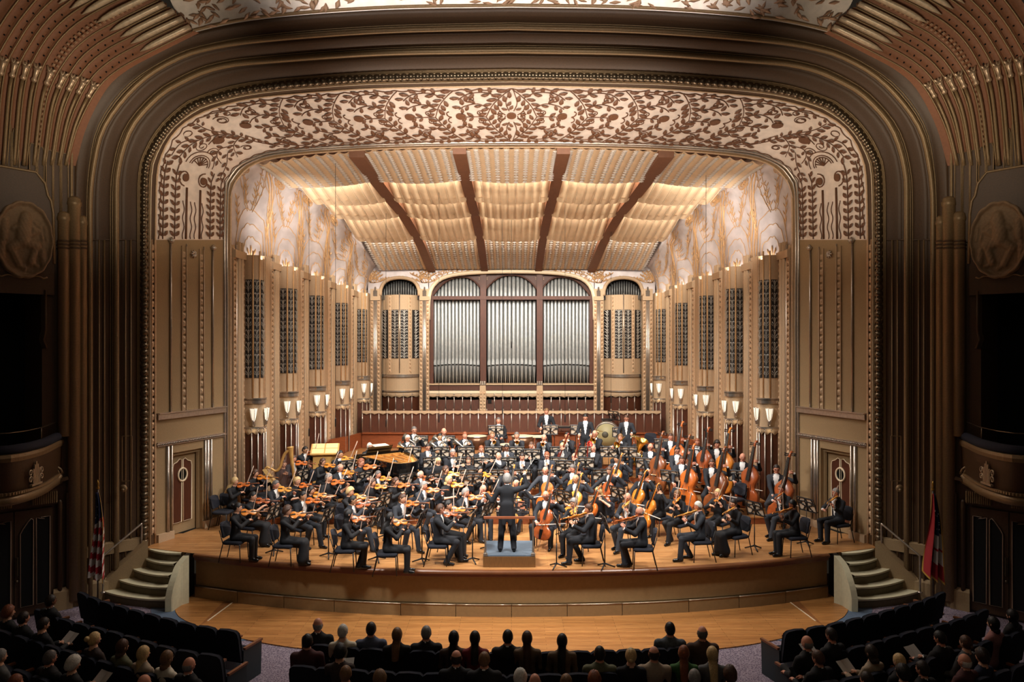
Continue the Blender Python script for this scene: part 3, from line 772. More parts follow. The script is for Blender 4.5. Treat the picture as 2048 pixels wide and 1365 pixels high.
# cove lamps above the rear lip of each tier
for si, (u0, u1) in enumerate(SEC):
    for ti in range(4):
        d = TD[ti + 1]; uc = (u0 + u1) / 2; xb = abs(vb(d)[0]); z = vz(uc, d) + .02
        w = (u1 - u0) * xb * .9
        o = area('vault_cove_lamp', (uc * xb, d + .03, z + .02), (uc * xb, d + 1.2, z - .12), w, .08, 24 * w, (1, .94, .84), radians(150))
        slope = (vz(u1, d) - vz(u0, d)) / ((u1 - u0) * xb)
        o.rotation_euler.rotate_axis('Z', -math.atan(slope))
# cove lamps behind the wall panels
for sg in (-1, 1):
    for bay in range(5):
        A_, B_ = WL[bay * 3 + 1], WL[bay * 3 + 2]; x = sg * (abs((A_[0] + B_[0]) / 2) + .02); d = (A_[1] + B_[1]) / 2
        area('wall_cove_lamp', (x, d, Hpt(d) - .12), (x - sg * .1, d, 12), .12, 1.2, 8, (1, .95, .88), radians(150))
    area('cove_front_lamp', (sg * 6.0, 21.0, 9.0), (sg * 7.2, 24.2, 10.6), 1.0, .3, 34, (1, .95, .90), radians(110))  # unseen lamp hung free inside the shell, aimed at the silver cove
# ------------------------------------------------------------------ rear wall and organ (distance 30 m)
DB = 30.0
def B(px, py, d=DB): return U(px, py, d)
def bx0(m, px0, px1, py0, py1, d0, d1, mi=0):
    """box whose front face (at distance d0) spans the given photo rectangle"""
    a = U(px0, py0, d0); b = U(px1, py1, d0)
    x0, x1 = a.x, b.x; z0, z1 = sorted((a.z, b.z))
    return m.box(((x0 + x1) / 2, (d0 + d1) / 2, (z0 + z1) / 2), (abs(x1 - x0), abs(d1 - d0), z1 - z0), mi)
def arcline(pts, d, n=24): return [U(x, y, d) for x, y in spline(pts, n)]
OUT = [(857, 640), (857, 610), (861, 583), (873, 565), (893, 554), (925, 548), (970, 545), (1023, 544)]
def full(pts): return pts + [(2 * CX - x, y) for x, y in reversed(pts[:-1])]
BW = sempty('wall_back')
b = MB()
arc_main = arcline(full(OUT), DB, 41)
top_l = [Vector((p.x, DB, U(0, 500, DB).z)) for p in arc_main]
b.grid([arc_main, top_l])
CH = [(761, 592), (762, 580), (768, 567), (780, 559), (800, 556), (820, 559), (832, 567), (838, 580), (839, 592)]
b2 = MB()
cl = arcline(CH, DB, 25); tl = [Vector((p.x, DB, U(0, 520, DB).z)) for p in cl]
b2.grid([cl, tl])
for a, c in ((838.5, 858), (736, 761.5)): bx0(b2, a, c, 520, 600, DB, DB + .2)
b2.grid([[U(855, 600, DB + .02), U(870, 560, DB + .02)], [U(835, 515, DB + .02), U(880, 515, DB + .02)]])
both_ = lambda mb, name, mats, par: [mb.build(name, mats, par), mb.mirror().build(name, mats, par)]
b.build('spandrel', SILVERW, BW); both_(b2, 'spandrel', SILVERW, BW)
# spandrel vines
b = MB(); r_ = random.Random(5)
for cx_, sp in ((848, 1), (745, .8)):
    for k in range(7):
        a = pi * (.08 + .84 * k / 6); L_ = 26 * sp * (1.5 if k in (0, 6) else 1)
        P = [U(cx_ + (L_ * u) * cos(a) * 1.1 + 4 * sin(u * 5 + k), 566 - (L_ * u) * sin(a) * 1.0, DB - .02) for u in np.linspace(0, 1, 7)]
        b.tube(P, .02, 4)
        for i in range(2, 7):
            for s2 in (-1, 1):
                e = P[i] + Vector((s2 * .09, -.02, .09)); b.tube([P[i], (P[i] + e) / 2, e], [.01, .035, .01], 4)
for x0, x1, y0, y1 in ((870, 1023, 552, 536), (875, 1010, 545, 531)):
    P = [U(lerp(x0, x1, u), lerp(y0, y1, u ** .5) + 1.6 * sin(u * 22), DB - .02) for u in np.linspace(0, 1, 30)]
    b.tube(P, .018, 4)
    for i in range(1, 30):
        e = P[i] + Vector((.05 * (-1) ** i, -.02, .10 * (-1) ** i)); b.tube([P[i], (P[i] + e) / 2, e], [.008, .03, .008], 4)
[stuff(o) for o in both_(b, 'relief_ornament', GOLD, BW)]
# architraves round the three arches
b = MB(); b.tube([p + Vector((0, -.06, 0)) for p in arc_main], .085, 8); b.build('arch_moulding', CREAM, BW)
b = MB(); b.tube([p + Vector((0, -.06, 0)) for p in cl], .075, 8); both_(b, 'arch_moulding', TAN, BW)
# pilasters
for a, c, y0 in ((740.5, 760.5, 578), (839, 858.5, 578)):
    b = MB(); bx0(b, a, c, y0, 830, DB - .12, DB + .2); pil = both_(b, 'pilaster', TAN, BW)
    b = MB()
    for px in (a + 3.2, c - 3.2): ladder(b, (U(px, 0, DB - .13).x, DB - .13, 0), Vector((1, 0, 0)), 2.6, U(0, 602, DB).z, .1, .17, .04)
    for o, par in zip(both_(b, 'beaded_strip', COPPER, None), pil): stuff(o).parent = par
    for px in (a + 7.5, a + 10, c - 7.5):
        b = MB(); q = U(px, 0, DB - .15); b.tube([(q.x, q.y, 2.6), (q.x, q.y, U(0, 575 if px == a + 10 else 582, DB).z)], .035, 6)
        for o, par in zip(both_(b, 'colonnette', METAL, None), pil): o.parent = par
    b = MB(); bx0(b, a, c, 593, 601, DB - .2, DB - .1)
    for o, par in zip(both_(b, 'capital', TAN, None), pil): o.parent = par
# side chambers: pipes above, plain panel, four grilles, two ledges, valance, mahogany dado
b = MB(); bx0(b, 757, 842, 550, 830, DB + .45, DB + .5); both_(b, 'chamber_back', DARK, BW)
def cham(u): return -.12 + .5 * (2 * u - 1) ** 2       # bowed front
def cpx(u): return lerp(761, 839, u)
b = MB(); us = np.linspace(0, 1, 17)
b.grid([[U(cpx(u), 0, DB).xy.to_3d() + Vector((0, cham(u), z)) for u in us] for z in (B(0, 788).z, B(0, 590).z)], sm=False)
b.grid([[U(cpx(u), 0, DB).xy.to_3d() + Vector((0, cham(u) + o, B(0, 590).z)) for u in us] for o in (0, .3)], sm=False)
cp = both_(b, 'bowed_panel', TAN, BW)
def cpt(u, py, off=0):
    p = U(cpx(u), py, DB); return Vector((p.x, DB + cham(u) - off, p.z))
for u0, u1 in ((.02, .19), (.29, .47), (.53, .71), (.81, .98)):
    A_, B_ = cpt(u0, 620, .03), cpt(u1, 620, .03); A2_, B2_ = cpt(u0, 717, .03), cpt(u1, 717, .03)
    b = MB(); b.hexa([A_, B_, B2_, A2_], [p + Vector((0, .02, 0)) for p in (A_, B_, B2_, A2_)])
    g = both_(b, 'grille', DARK, None)
    for o, par in zip(g, cp): o.parent = par
    w = (B_ - A_).length; t = (B_ - A_).normalized(); c = (A2_ + B2_) / 2
    M = Matrix(((t.x * w * 10, 0, 0, c.x), (t.y * w * 10, -1, 0, c.y - .03), (0, 0, A_.z - A2_.z, c.z), (0, 0, 0, 1)))
    link('scrollwork', gr_me, g[0], M=M)['kind'] = 'stuff'; link('scrollwork', gr_me, g[1], M=MIR @ M @ Matrix.Diagonal((-1, 1, 1, 1)))['kind'] = 'stuff'
b = MB()
for u in (.24, .76): p = cpt(u, 0, .0); ladder(b, p, Vector((1, 0, 0)), B(0, 746).z, B(0, 592).z, .08, .16, .035)
for o, par in zip(both_(b, 'beaded_strip', COPPER, None), cp): stuff(o).parent = par
for u in (.0, .5, 1.0):
    b = MB(); p = cpt(u, 0, .02); b.tube([(p.x, p.y, B(0, 746).z), (p.x, p.y, B(0, 587).z)], .022, 6)
    for o, par in zip(both_(b, 'rod', METAL, None), cp): o.parent = par
for py, h in ((752, .12), (783, .06)):
    b = MB(); z = B(0, py).z
    b.grid([[cpt(u, py, o) + Vector((0, 0, dz)) for u in us] for o, dz in ((0, -h / 2), (.07, -h / 2), (.07, h / 2), (-.05, h / 2))], sm=False)
    for o, par in zip(both_(b, 'ledge', METAL, None), cp): o.parent = par
def valance(px0, px1, d, py, n, yf=lambda u: 0, drop=.14):
    b = MB(); us_ = np.linspace(0, 1, n * 6 + 1); z = U(0, py, d).z
    P = [U(lerp(px0, px1, u), 0, d).xy.to_3d() + Vector((0, yf(u) - .03, 0)) for u in us_]
    b.grid([[p + Vector((0, 0, z + drop)) for p in P], [p + Vector((0, -.04, z - .05 + .06 * abs(cos(u * pi * n)))) for p, u in zip(P, us_)], [p + Vector((0, .03, z - .05 + .06 * abs(cos(u * pi * n)))) for p, u in zip(P, us_)]])
    return b
def dado(px0, px1, d, py0, py1, n, parent, yf=lambda u: 0, mirror=True, ends=False, rod_r=.022, wm=None):
    z1, z0 = U(0, py0, d).z, U(0, py1, d).z
    X = lambda u: U(lerp(px0, px1, u), 0, d).x
    bb = both_ if mirror else (lambda mb, nm, mt, pr: [mb.build(nm, mt, pr)])
    for i in range(n):
        u0, u1 = (i + .04) / n, (i + .96) / n
        b = MB(); a = Vector((X(u0), d + yf(u0), 0)); c = Vector((X(u1), d + yf(u1), 0))
        b.hexa([a + Vector((0, 0, z0)), c + Vector((0, 0, z0)), c + Vector((0, 0, z1)), a + Vector((0, 0, z1))],
               [a + Vector((0, .04, z0)), c + Vector((0, .04, z0)), c + Vector((0, .04, z1)), a + Vector((0, .04, z1))]); bb(b, 'wood_panel', wm or REDWOOD, parent)
    for i in range(0 if ends else 1, n + 1 if ends else n):
        u = i / n; b = MB(); x, y = X(u), d + yf(u) - .03
        b.tube([(x, y, z0), (x, y, z1 + .1)], rod_r, 6); b.ball((x, y, z1 + .12), rod_r * 1.6, nu=6, nv=4); bb(b, 'rod', METAL, parent)
both_(valance(761, 839, DB, 793, 5, cham), 'valance', TAN, BW)
dado(761, 839, DB, 795, 824, 5, BW, cham)
# organ
org = thing('pipe_organ', 'large pipe organ with silver pipes in a mahogany case on the rear wall', 'organ', (0, DB, 2.5))
def ob(mb, name, mats, parent=None):
    mb.org = Vector((0, DB, 2.5)); return link(name, mb.mesh(name, mats), parent if parent is not None else org)
b = MB(); bx0(b, 855, 1191, 545, 775, DB + .85, DB + .9); ob(b, 'case_back', BLACK)
b = MB()
for a, c in ((860, 866.5), (960.5, 972.5), (1073.5, 1085.5), (1179.5, 1186)): bx0(b, a, c, 548, 769, DB + .02, DB + .3)
ob(b, 'case_posts', REDWOOD)
b = MB(); bx0(b, 860, 1186, 592.5, 599.5, DB + .0, DB + .25); ob(b, 'case_rail', REDWOOD)
b = MB(); bx0(b, 858, 1188, 769, 781, DB - .1, DB + .6); ob(b, 'case_sill', REDWOOD)
b = MB(); bx0(b, 858, 1188, 768, 770.5, DB - .16, DB + .6); ob(b, 'sill_moulding', TAN)
# arched head of the case: solid above three arch tops
def bay_top(px):     # pipe-top line in each bay
    for a, c, y0, y1 in ((866.5, 960.5, 553, 590), (972.5, 1073.5, 549, 577), (1085.5, 1179.5, 553, 590)):
        if a - .1 <= px <= c + .1:
            u = (px - a) / (c - a)
            if a < 900: u = (u - .62) / .62 if u < .62 else (u - .62) / .38 * .8
            elif a > 1080: u = (u - .38) / .38 * .8 if u < .38 else (u - .38) / .62
            else: u = 2 * u - 1
            return lerp(y0, y1, abs(u) ** 2.4)
    return 592
def outer_top(px):
    pts_ = full(OUT); xs = [p[0] for p in pts_[2:-2]]; ys = [p[1] for p in pts_[2:-2]]; return float(np.interp(px, xs, ys))
for a, c in ((861.5, 960.5), (972.5, 1073.5), (1085.5, 1184.5)):
    b = MB(); xs = np.linspace(a, c, 33); lo_ = [bay_top(min(max(x, 866.6), 1179.4)) + 1.2 for x in xs]
    up_ = [outer_top(x) - 1 for x in xs]; lo_ = [max(l, u) for l, u in zip(lo_, up_)]
    b.grid([[U(x, l, DB + .12) for x, l in zip(xs, lo_)], [U(x, u, DB + .12) for x, u in zip(xs, up_)]], sm=False)
    b.grid([[U(x, l, DB + .12) for x, l in zip(xs, lo_)], [U(x, l, DB + .12) + Vector((0, .4, 0)) for x, l in zip(xs, lo_)]], sm=False)
    b.tube([U(x, l, DB + .1) for x, l in zip(xs, lo_)], .03, 5, cap=False)
    ob(b, 'case_head', REDWOOD)
def pipe(px, r, ytop, yfoot, ymouth, m, d):
    base = U(px, yfoot, d); zt = U(px, ytop, d).z; zm = U(px, ymouth, d).z; b = MB()
    b.lathe([(.018, base.z), (r * .9, zm - .12), (r, zm - .08), (r, zt - .01), (r * .85, zt)], (base.x, base.y, 0), 10)
    # mouth: flattened lip plate and dark slot
    o = ob(b, 'pipe', m)
    b = MB(); b.box((base.x, d - r * .98, zm + .01), (r * 1.5, .02, .05)); ob(b, 'pipe_mouth', BLACK, o)
    if r > .05:
        b = MB(); P = [(base.x + r * .85 * cos(a), d - r * 1.02, zm + .12 + .16 * sin(a)) for a in np.linspace(0, pi, 7)] + [(base.x - r * .85, d - r * 1.02, zm + .04), (base.x + r * .85, d - r * 1.02, zm + .04)]
        b.prism(P, (0, .02, 0)); ob(b, 'lip_shield', PIPE, o)
for a, c, yo in ((867, 960, 0), (974, 1072.5, -3), (1086, 1179, 0)):
    n = 13 if a != 974 else 12
    for i in range(n):
        u = (i + .5) / n; px = lerp(a, c, u); sag = -3 * (1 - (2 * u - 1) ** 2)
        pipe(px, (c - a) / n / 2 * DB / F * (.84 if i % 2 else .9), bay_top(px) + .5, 768, 733 + sag, PIPE, DB + .32)
    for i in range(1, n):
        px = lerp(a, c, i / n); b = MB(); p = U(px, 0, DB + .5)
        b.lathe([(.012, U(0, 768, DB + .5).z), (.05, U(0, 735, DB + .5).z), (.05, U(0, bay_top(px) + 1, DB + .5).z)], (p.x, p.y, 0), 8); ob(b, 'pipe', PIPED)
for k in range(16):
    for sg in (-1, 1):
        px = 764 + k * 4.8; yt = 562 + 22 * abs((k - 7.5) / 7.5) ** 2.2; d = DB + .25
        p = U(px, 0, d); b = MB(); b.lathe([(.035, U(0, 600, d).z), (.035, U(0, yt, d).z)], (-sg * p.x if sg > 0 else p.x, d, 0), 8)
        b.build('pipe', PIPED, BW)
# carved brown arch fronts with small square piercings over the posts
for px in (966.5, 1079.5):
    b = MB()
    for i in range(7):
        for j in range(5 - abs(i - 3)): b.box(U(px + (i - 3) * 2.6, 556 + j * 3.0, DB + .1), (.03, .02, .035))
    ob(b, 'fretwork', TAN)
# dado under the organ with two crested piers
b = MB(); bx0(b, 858, 1188, 782, 787.5, DB - .08, DB + .3); b.build('ledge', CREAM, BW)
b = MB(); bx0(b, 858, 1188, 787, 800, DB - .02, DB + .3); b.build('dado_band', TAN, BW)
for a, c, n in ((858, 959, 6), (972, 1073, 6), (1085, 1188, 6)):
    valance(a, c, DB, 793, n, lambda u: -.02, .1).build('valance', TAN, BW)
    dado(a, c, DB, 795, 824, n, BW, lambda u: -.02, mirror=False)
for px in (965.5, 1079.5):
    b = MB(); bx0(b, px - 6, px + 6, 772, 824, DB - .22, DB); pr = b.build('pier', TAN, BW)
    b = MB(); 
    for s_ in (-3.4, 3.4): ladder(b, (U(px + s_, 0, DB - .23).x, DB - .23, 0), Vector((1, 0, 0)), U(0, 824, DB).z, U(0, 780, DB).z, .09, .14, .035)
    stuff(b.build('beaded_strip', COPPER, pr))
    b = MB()
    for s_ in (-4, 0, 4): b.lathe([(.05, 0), (.06, .06), (.03, .12), (.045, .16), (.01, .2)], U(px + s_, 772, DB - .15), 8)
    b.build('crest', METAL, pr)
b = MB(); b.box(U(979.5, 803, DB - .06), (.15, .03, .17)); b.build('wall_vent', BLACK, BW)

# ------------------------------------------------------------------ choir rail round the rear of the platform (distance 28 m)
DR = 28.0
RL = sempty('wall_choir_rail')
XL = U(725, 0, DR).x
dado(725, 1321, DR, 826, 866, 36, RL, mirror=False, ends=True)
b = MB(); bx0(b, 724, 1322, 822.5, 826, DR - .05, DR + .06); b.build('rail_cap', TAN, RL)
valance(725, 1321, DR, 827, 36, drop=.05).build('valance', TAN, RL)
b = MB(); bx0(b, 724, 1322, 866, 868.5, DR - .22, DR); b.build('bench_ledge', RISER, RL)
b = MB(); bx0(b, 724, 1322, 868, 896, DR - .1, DR + .05); b.build('kick_board', RISER, RL)
# side boards running down along the walls
for sg in (-1, 1):
    b = MB(); pts_ = [WL[13], WL[11], WL[9], WL[8]]; zt = U(0, 866, DR).z
    P = [Vector((sg * (abs(x) - .12), d, 0)) for x, d in pts_ if d < 28.5]; P = [Vector((sg * abs(XL), DR, 0))] + P
    for a, c in zip(P[:-1], P[1:]): b.hexa([a + Vector((0, 0, 1.05)), a + Vector((sg * .1, 0, 1.05)), a + Vector((sg * .1, 0, zt)), a + Vector((0, 0, zt))], [c + Vector((0, 0, 1.05)), c + Vector((sg * .1, 0, 1.05)), c + Vector((sg * .1, 0, zt)), c + Vector((0, 0, zt))])
    b.build('side_board', RISER, RL)

# ------------------------------------------------------------------ platform, risers, stage front
LIP = [G(x, y, 1.05) for x, y in ((290, 1096), (383, 1107), (520, 1122), (700, 1134), (860, 1139), (1023, 1140.5))]
LIP = LIP + [Vector((-p.x, p.y, p.z)) for p in reversed(LIP[:-1])]
lipc = [Vector(p) for p in spline([tuple(p) for p in LIP], 61)]
b = MB(); rows = [[Vector((p.x, p.y, 1.05)) for p in lipc], [Vector((p.x * .99, 19, 1.05)) for p in lipc]]
b.grid(rows, sm=False); 
b.add([(-8.9, 17.6, 1.05), (8.9, 17.6, 1.05), (8.0, 20.9, 1.05), (-8.0, 20.9, 1.05)], [(0, 1, 2, 3)])
b.v[-4:] = [(-8.95, 17.65, 1.046), (8.95, 17.65, 1.046), (8.15, 20.9, 1.046), (-8.15, 20.9, 1.046)]
b.add([(-8.1, 20.4, 1.048), (8.1, 20.4, 1.048), (6.2, 29, 1.048), (-6.2, 29, 1.048)], [(0, 1, 2, 3)])
struct(b.build('floor', FLOORW)).name = 'floor'
RB = [20.0, 21.05, 22.0, 22.85, 24.0]; RH = [.2, .4, .6, .8, 1.0]
def riser_z(d):
    z = 1.05
    for q, h in zip(RB, RH):
        if d >= q: z = 1.05 + h
    return z
RZ = sempty('floor_risers')
for k, (q, h) in enumerate(zip(RB, RH)):
    q2 = RB[k + 1] if k < 4 else 28.1
    hw = abs(wx((q + min(q2, 27)) / 2)) - .45
    b = MB(); b.box((0, (q + q2) / 2, 1.05 + h - .02), (2 * hw, q2 - q, .04)); b.build('riser_deck', FLOORW, RZ)
    b = MB(); b.box((0, q + .03, 1.05 + h / 2 - .02), (2 * hw, .02, h)); b.build('riser_face', RISER, RZ)
# stage front: nosing, upper panels, fascia, kick panels
SF = sempty('wall_stage_front')
core = [p for p in lipc if abs(p.x) <= 7.62]
nose = MB(); rows = []
for o, z in ((.0, 1.055), (-.10, 1.055), (-.12, 1.03), (-.12, .99), (-.03, .97), (-.03, .9), (.02, .88)): rows.append([Vector((p.x, p.y + o, z)) for p in core])
nose.grid(rows, sm=False); nose.build('nosing', mat('nosing_wood', (120, 74, 44), .3, 0, .1, 5), SF)
n_ = len(core) - 1; cuts = [round(n_ * t) for t in np.linspace(0, 1, 13)]
for a, c in zip(cuts[:-1], cuts[1:]):
    seg = core[a:c + 1]
    if len(seg) < 2: continue
    b = MB(); b.grid([[Vector((p.x, p.y + .05, z)) for p in seg] for z in (.3, .9)], sm=False); b.build('front_panel', APRON, SF)
    b = MB(); seg2 = [seg[0].lerp(seg[1], .02)] + seg[1:-1] + [seg[-1].lerp(seg[-2], .02)]
    b.grid([[Vector((p.x, p.y + o, z)) for p in seg2] for o, z in ((-.02, .01), (-.02, .28), (.06, .28))], sm=False); b.build('kick_panel', APRON, SF)
    b = MB(); b.tube([Vector((p.x, p.y - .02, .285)) for p in seg2], .012, 4); b.build('metal_strip', METAL, SF)
for sg in (-1, 1):
    b = MB(); p = core[0]; b.box((sg * 7.66, p.y + .1, .52), (.1, .3, 1.04)); b.box((sg * 7.8, p.y + .35, .52), (.25, .1, 1.04)); b.build('end_post', mat('dark_post', (40, 30, 22), .5), SF)
    # closing wall between the lip and the steps
    b = MB(); q = [p for p in lipc if p.x * sg > 7.6]; b.grid([[Vector((p.x, p.y, z)) for p in q] for z in (0, 1.05)], sm=False); b.build('side_panel', APRON, SF)

# main floor: carpet, blue border, oak pit floor
def carpet():
    m = bpy.data.materials.new('figured_carpet'); m.use_nodes = True; nt = m.node_tree; b = nt.nodes['Principled BSDF']
    tc = nt.nodes.new('ShaderNodeTexCoord'); v = nt.nodes.new('ShaderNodeTexVoronoi'); v.inputs['Scale'].default_value = 20; v.feature = 'DISTANCE_TO_EDGE'
    nt.links.new(tc.outputs['Object'], v.inputs['Vector']); r = nt.nodes.new('ShaderNodeValToRGB')
    r.color_ramp.elements[0].position = .05; r.color_ramp.elements[1].position = .16
    r.color_ramp.elements[0].color = srgb(150, 136, 146); r.color_ramp.elements[1].color = srgb(100, 86, 102)
    nt.links.new(v.outputs['Distance'], r.inputs[0]); nt.links.new(r.outputs[0], b.inputs['Base Color']); b.inputs['Roughness'].default_value = .95
    return m
CARPET = carpet()
b = MB(); b.add([(-14, 3, 0), (14, 3, 0), (14, 19, 0), (-14, 19, 0)], [(0, 1, 2, 3)]); struct(b.build('floor_auditorium', CARPET))
pit = [G(x, y, 0) for x, y in ((372, 1180), (355, 1195), (349, 1215), (358, 1236), (395, 1254), (450, 1272), (520, 1287), (600, 1299), (760, 1312), (1023, 1318))]
pit = pit + [Vector((-p.x, p.y, 0)) for p in reversed(pit[:-1])]
pit = [Vector(p) for p in spline([tuple(p) for p in pit], 60)]
pit2 = [G(x, y, 0) for x, y in ((345, 1180), (330, 1197), (326, 1217))]
b = MB(); b.grid([[Vector((p.x, p.y, .022)) for p in pit], [Vector((p.x * .93, 17.6, .022)) for p in pit]], sm=False)
b.grid([[Vector((p.x, p.y, .022)) for p in pit], [Vector((p.x, p.y, 0)) for p in pit]], sm=False)
struct(b.build('floor_pit', PITW))
b = MB(); b.grid([[Vector((p.x, p.y, .01)) for p in pit[:14]], [Vector((p.x * 1.06, p.y * .99, .01)) for p in pit[:14]]], sm=False)
BLUEC = mat('blue_border_carpet', (92, 108, 128), .95, 0, .08, 20)
[struct(o) for o in (b.build('trim_7', BLUEC), b.mirror().build('trim_8', BLUEC))]
b = MB(); e = [G(x, y, .024) for x, y in ((469, 1203), (415, 1243), (398, 1253), (448, 1203))]
b.add([p + Vector((0, 0, .0)) for p in e], [(0, 1, 2, 3)]); JO = mat('floor_joint', (150, 96, 54), .4, 0, .1, 20)
b.bar(e[0] + Vector((0, 0, .003)), e[1] + Vector((0, 0, .003)), .03, .006, 1)
[struct(o) for o in (b.build('trim_9', [JO, CREAM]), b.mirror().build('trim_10', [JO, CREAM]))]

# ------------------------------------------------------------------ steps each side of the platform
def steps(sg):
    st = thing('stage_steps', 'cream curved steps to the stage at the %s, beside the flag' % ('left' if sg < 0 else 'right'), 'steps', (sg * -8.4 * -1, 16.6, 0), 0)
    org_ = Vector(st.location)
    def bb(mb, name, m):
        if sg > 0:
            mm = MB(); mm.v = [(-x, y, z) for x, y, z in mb.v]; mm.f = [f[::-1] for f in mb.f]; mm.m = mb.m; mm.s = mb.s; mb = mm
        mb.org = org_; return link(name, mb.mesh(name, m), st)
    H_ = [.21, .42, .63, .84, 1.04]
    # front edge of each tread (left flight), from wall end to string end
    E = [((207, 1183), (330, 1200)), ((237, 1160), (333, 1176)), ((263, 1137), (337, 1152)), ((288, 1116), (347, 1128)), ((297, 1098), (362, 1107))]
    for k, (h, (a, c)) in enumerate(zip(H_, E)):
        A_, C_ = G(a[0], a[1], h), G(c[0], c[1], h)
        front = []
        for u in np.linspace(0, 1, 9):
            p = A_.lerp(C_, u); p.y -= .16 * 4 * u * (1 - u) * .8; front.append(p)
        back = [Vector((p.x + (.1 if k < 4 else 0), p.y + (.55 if k < 4 else .3), h)) for p in front]
        m = MB(); m.grid([front, back], sm=False); m.grid([[p + Vector((0, 0, -.04)) for p in front], front], sm=False)
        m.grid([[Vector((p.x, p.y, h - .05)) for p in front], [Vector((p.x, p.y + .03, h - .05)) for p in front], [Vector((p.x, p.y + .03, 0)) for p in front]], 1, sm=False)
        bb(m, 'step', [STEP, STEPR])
    # curved outer string wall
    top = [(330, 1199), (334, 1178), (341, 1155), (351, 1130), (366, 1112)]; hs = [.30, .52, .74, .96, 1.12]
    P = [G(x, y, h) for (x, y), h in zip(top, hs)]; P = [Vector(p) for p in spline([tuple(p) for p in P], 12)]
    Q = [p + Vector((.13, .02, 0)) for p in P]; m = MB()
    m.grid([[Vector((p.x, p.y, 0)) for p in P], P, Q, [Vector((p.x, p.y, 0)) for p in Q]], sm=False)
    m.add([Vector((P[0].x, P[0].y, 0)), P[0], Q[0], Vector((Q[0].x, Q[0].y, 0))], [(0, 1, 2, 3)]); bb(m, 'string_wall', STEP)
    # inner string along the wall
    m = MB(); a, c = G(200, 1180, .25), G(296, 1094, 1.12)
    w = Vector((-.25, .12, 0)); m.hexa([Vector((a.x, a.y, 0)), Vector((a.x, a.y, .35)), Vector((a.x, a.y, .35)) + w, Vector((a.x, a.y, 0)) + w], [Vector((c.x, c.y, 0)), Vector((c.x, c.y, 1.25)), Vector((c.x, c.y, 1.25)) + w, Vector((c.x, c.y, 0)) + w])
    bb(m, 'wall_string', TAN_LO)
    hr = thing('handrail', 'bent metal tube handrail on the %s stage steps' % ('left' if sg < 0 else 'right'), 'handrail', org_)
    m = MB(); lo = G(206, 1186, .21); hi = G(283, 1116, .84)
    lt = Vector((lo.x, lo.y, lo.z + .85)); ht = Vector((hi.x, hi.y, hi.z + .82))
    m.tube([lo, lt * .97 + lo * .03, lt, lt.lerp(ht, .03), lt.lerp(ht, .97), ht, ht.lerp(hi, .04), hi], .024, 8)
    if sg > 0: 
        mm = MB(); mm.v = [(-x, y, z) for x, y, z in m.v]; mm.f = [f[::-1] for f in m.f]; mm.m = m.m; mm.s = m.s; m = mm
    m.org = org_; link('tube_rail', m.mesh('tube_rail', METAL), hr)
    m = MB()
    for p in (lo, hi): m.lathe([(.06, 0), (.06, .015), (.03, .03)], (p.x * (-1 if sg > 0 else 1), p.y, p.z), 10)
    m.org = org_; link('foot_plate', m.mesh('foot_plate', METAL), hr)
steps(-1); steps(1)
# ------------------------------------------------------------------ outer auditorium walls, ribs, boxes, medallions
def owall(px, off=0):   # outer wall line in plan, left side
    k = (CX - px) / F; d = 26.61 / (1 + k); return Vector((-k * d, d, 0)) + Vector((.707, -.707, 0)) * off
OWN = Vector((.707, -.707, 0))
def oz(px, py):        # height on the outer wall seen at a pixel
    p = owall(px); return CAMZ - (py - CY) * p.y / F
OW = [sempty('wall_auditorium_left'), sempty('wall_auditorium_right')]
def oq(m, px0, px1, z0, z1, off=0, mi=0):
    a, c = owall(px0, off), owall(px1, off)
    m.add([(a.x, a.y, z0), (c.x, c.y, z0), (c.x, c.y, z1), (a.x, a.y, z1)], [(0, 1, 2, 3)], mi)
ZT = 10.4
b = MB(); oq(b, 84, 143, 0, ZT); oq(b, -260, 84, 7.22, ZT); oq(b, -260, 84, 0, 3.0)
a = owall(84); c = a - OWN * 1.6
b.add([(a.x, a.y, 3), (c.x, c.y, 3), (c.x, c.y, 7.22), (a.x, a.y, 7.22)], [(0, 1, 2, 3)])
both(b, 'plaster_wall', BROWN, OW)
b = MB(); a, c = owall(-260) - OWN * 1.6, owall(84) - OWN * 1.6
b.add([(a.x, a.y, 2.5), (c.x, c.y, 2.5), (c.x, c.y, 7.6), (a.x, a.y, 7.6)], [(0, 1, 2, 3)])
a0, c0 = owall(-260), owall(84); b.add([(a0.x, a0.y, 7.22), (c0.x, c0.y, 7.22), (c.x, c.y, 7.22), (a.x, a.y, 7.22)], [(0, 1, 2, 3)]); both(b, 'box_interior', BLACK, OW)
def seg(px0, px1, d0=0): pass
# tall clustered columns
for px, y0, y1, r in ((126, 424, 873, .125), (147, 394, 1200, .135), (163, 432, 1205, .10), (118, 1000, 1200, .05), (134, 985, 1210, .04)):
    p = owall(px, .06); zt = CAMZ - (y0 - CY) * p.y / F; zb = max(0.0, CAMZ - (y1 - CY) * p.y / F)
    b = MB(); b.lathe([(r, zb), (r, zt - .22), (r * 1.12, zt - .2), (r * 1.12, zt - .12), (r, zt - .1), (r, zt - .05), (r * .6, zt)], (p.x, p.y, 0), 14); both(b, 'column', BROWN2 if y0 < 900 else BROWN, OW)
    if y0 < 900:
        b = MB()
        for q in (485, 492, 499): b.lathe([(r * 1.08, 0), (r * 1.14, .02), (r * 1.08, .04)], (p.x, p.y, CAMZ - (q - CY) * p.y / F), 14)
        both(b, 'column_band', BROWN, OW)
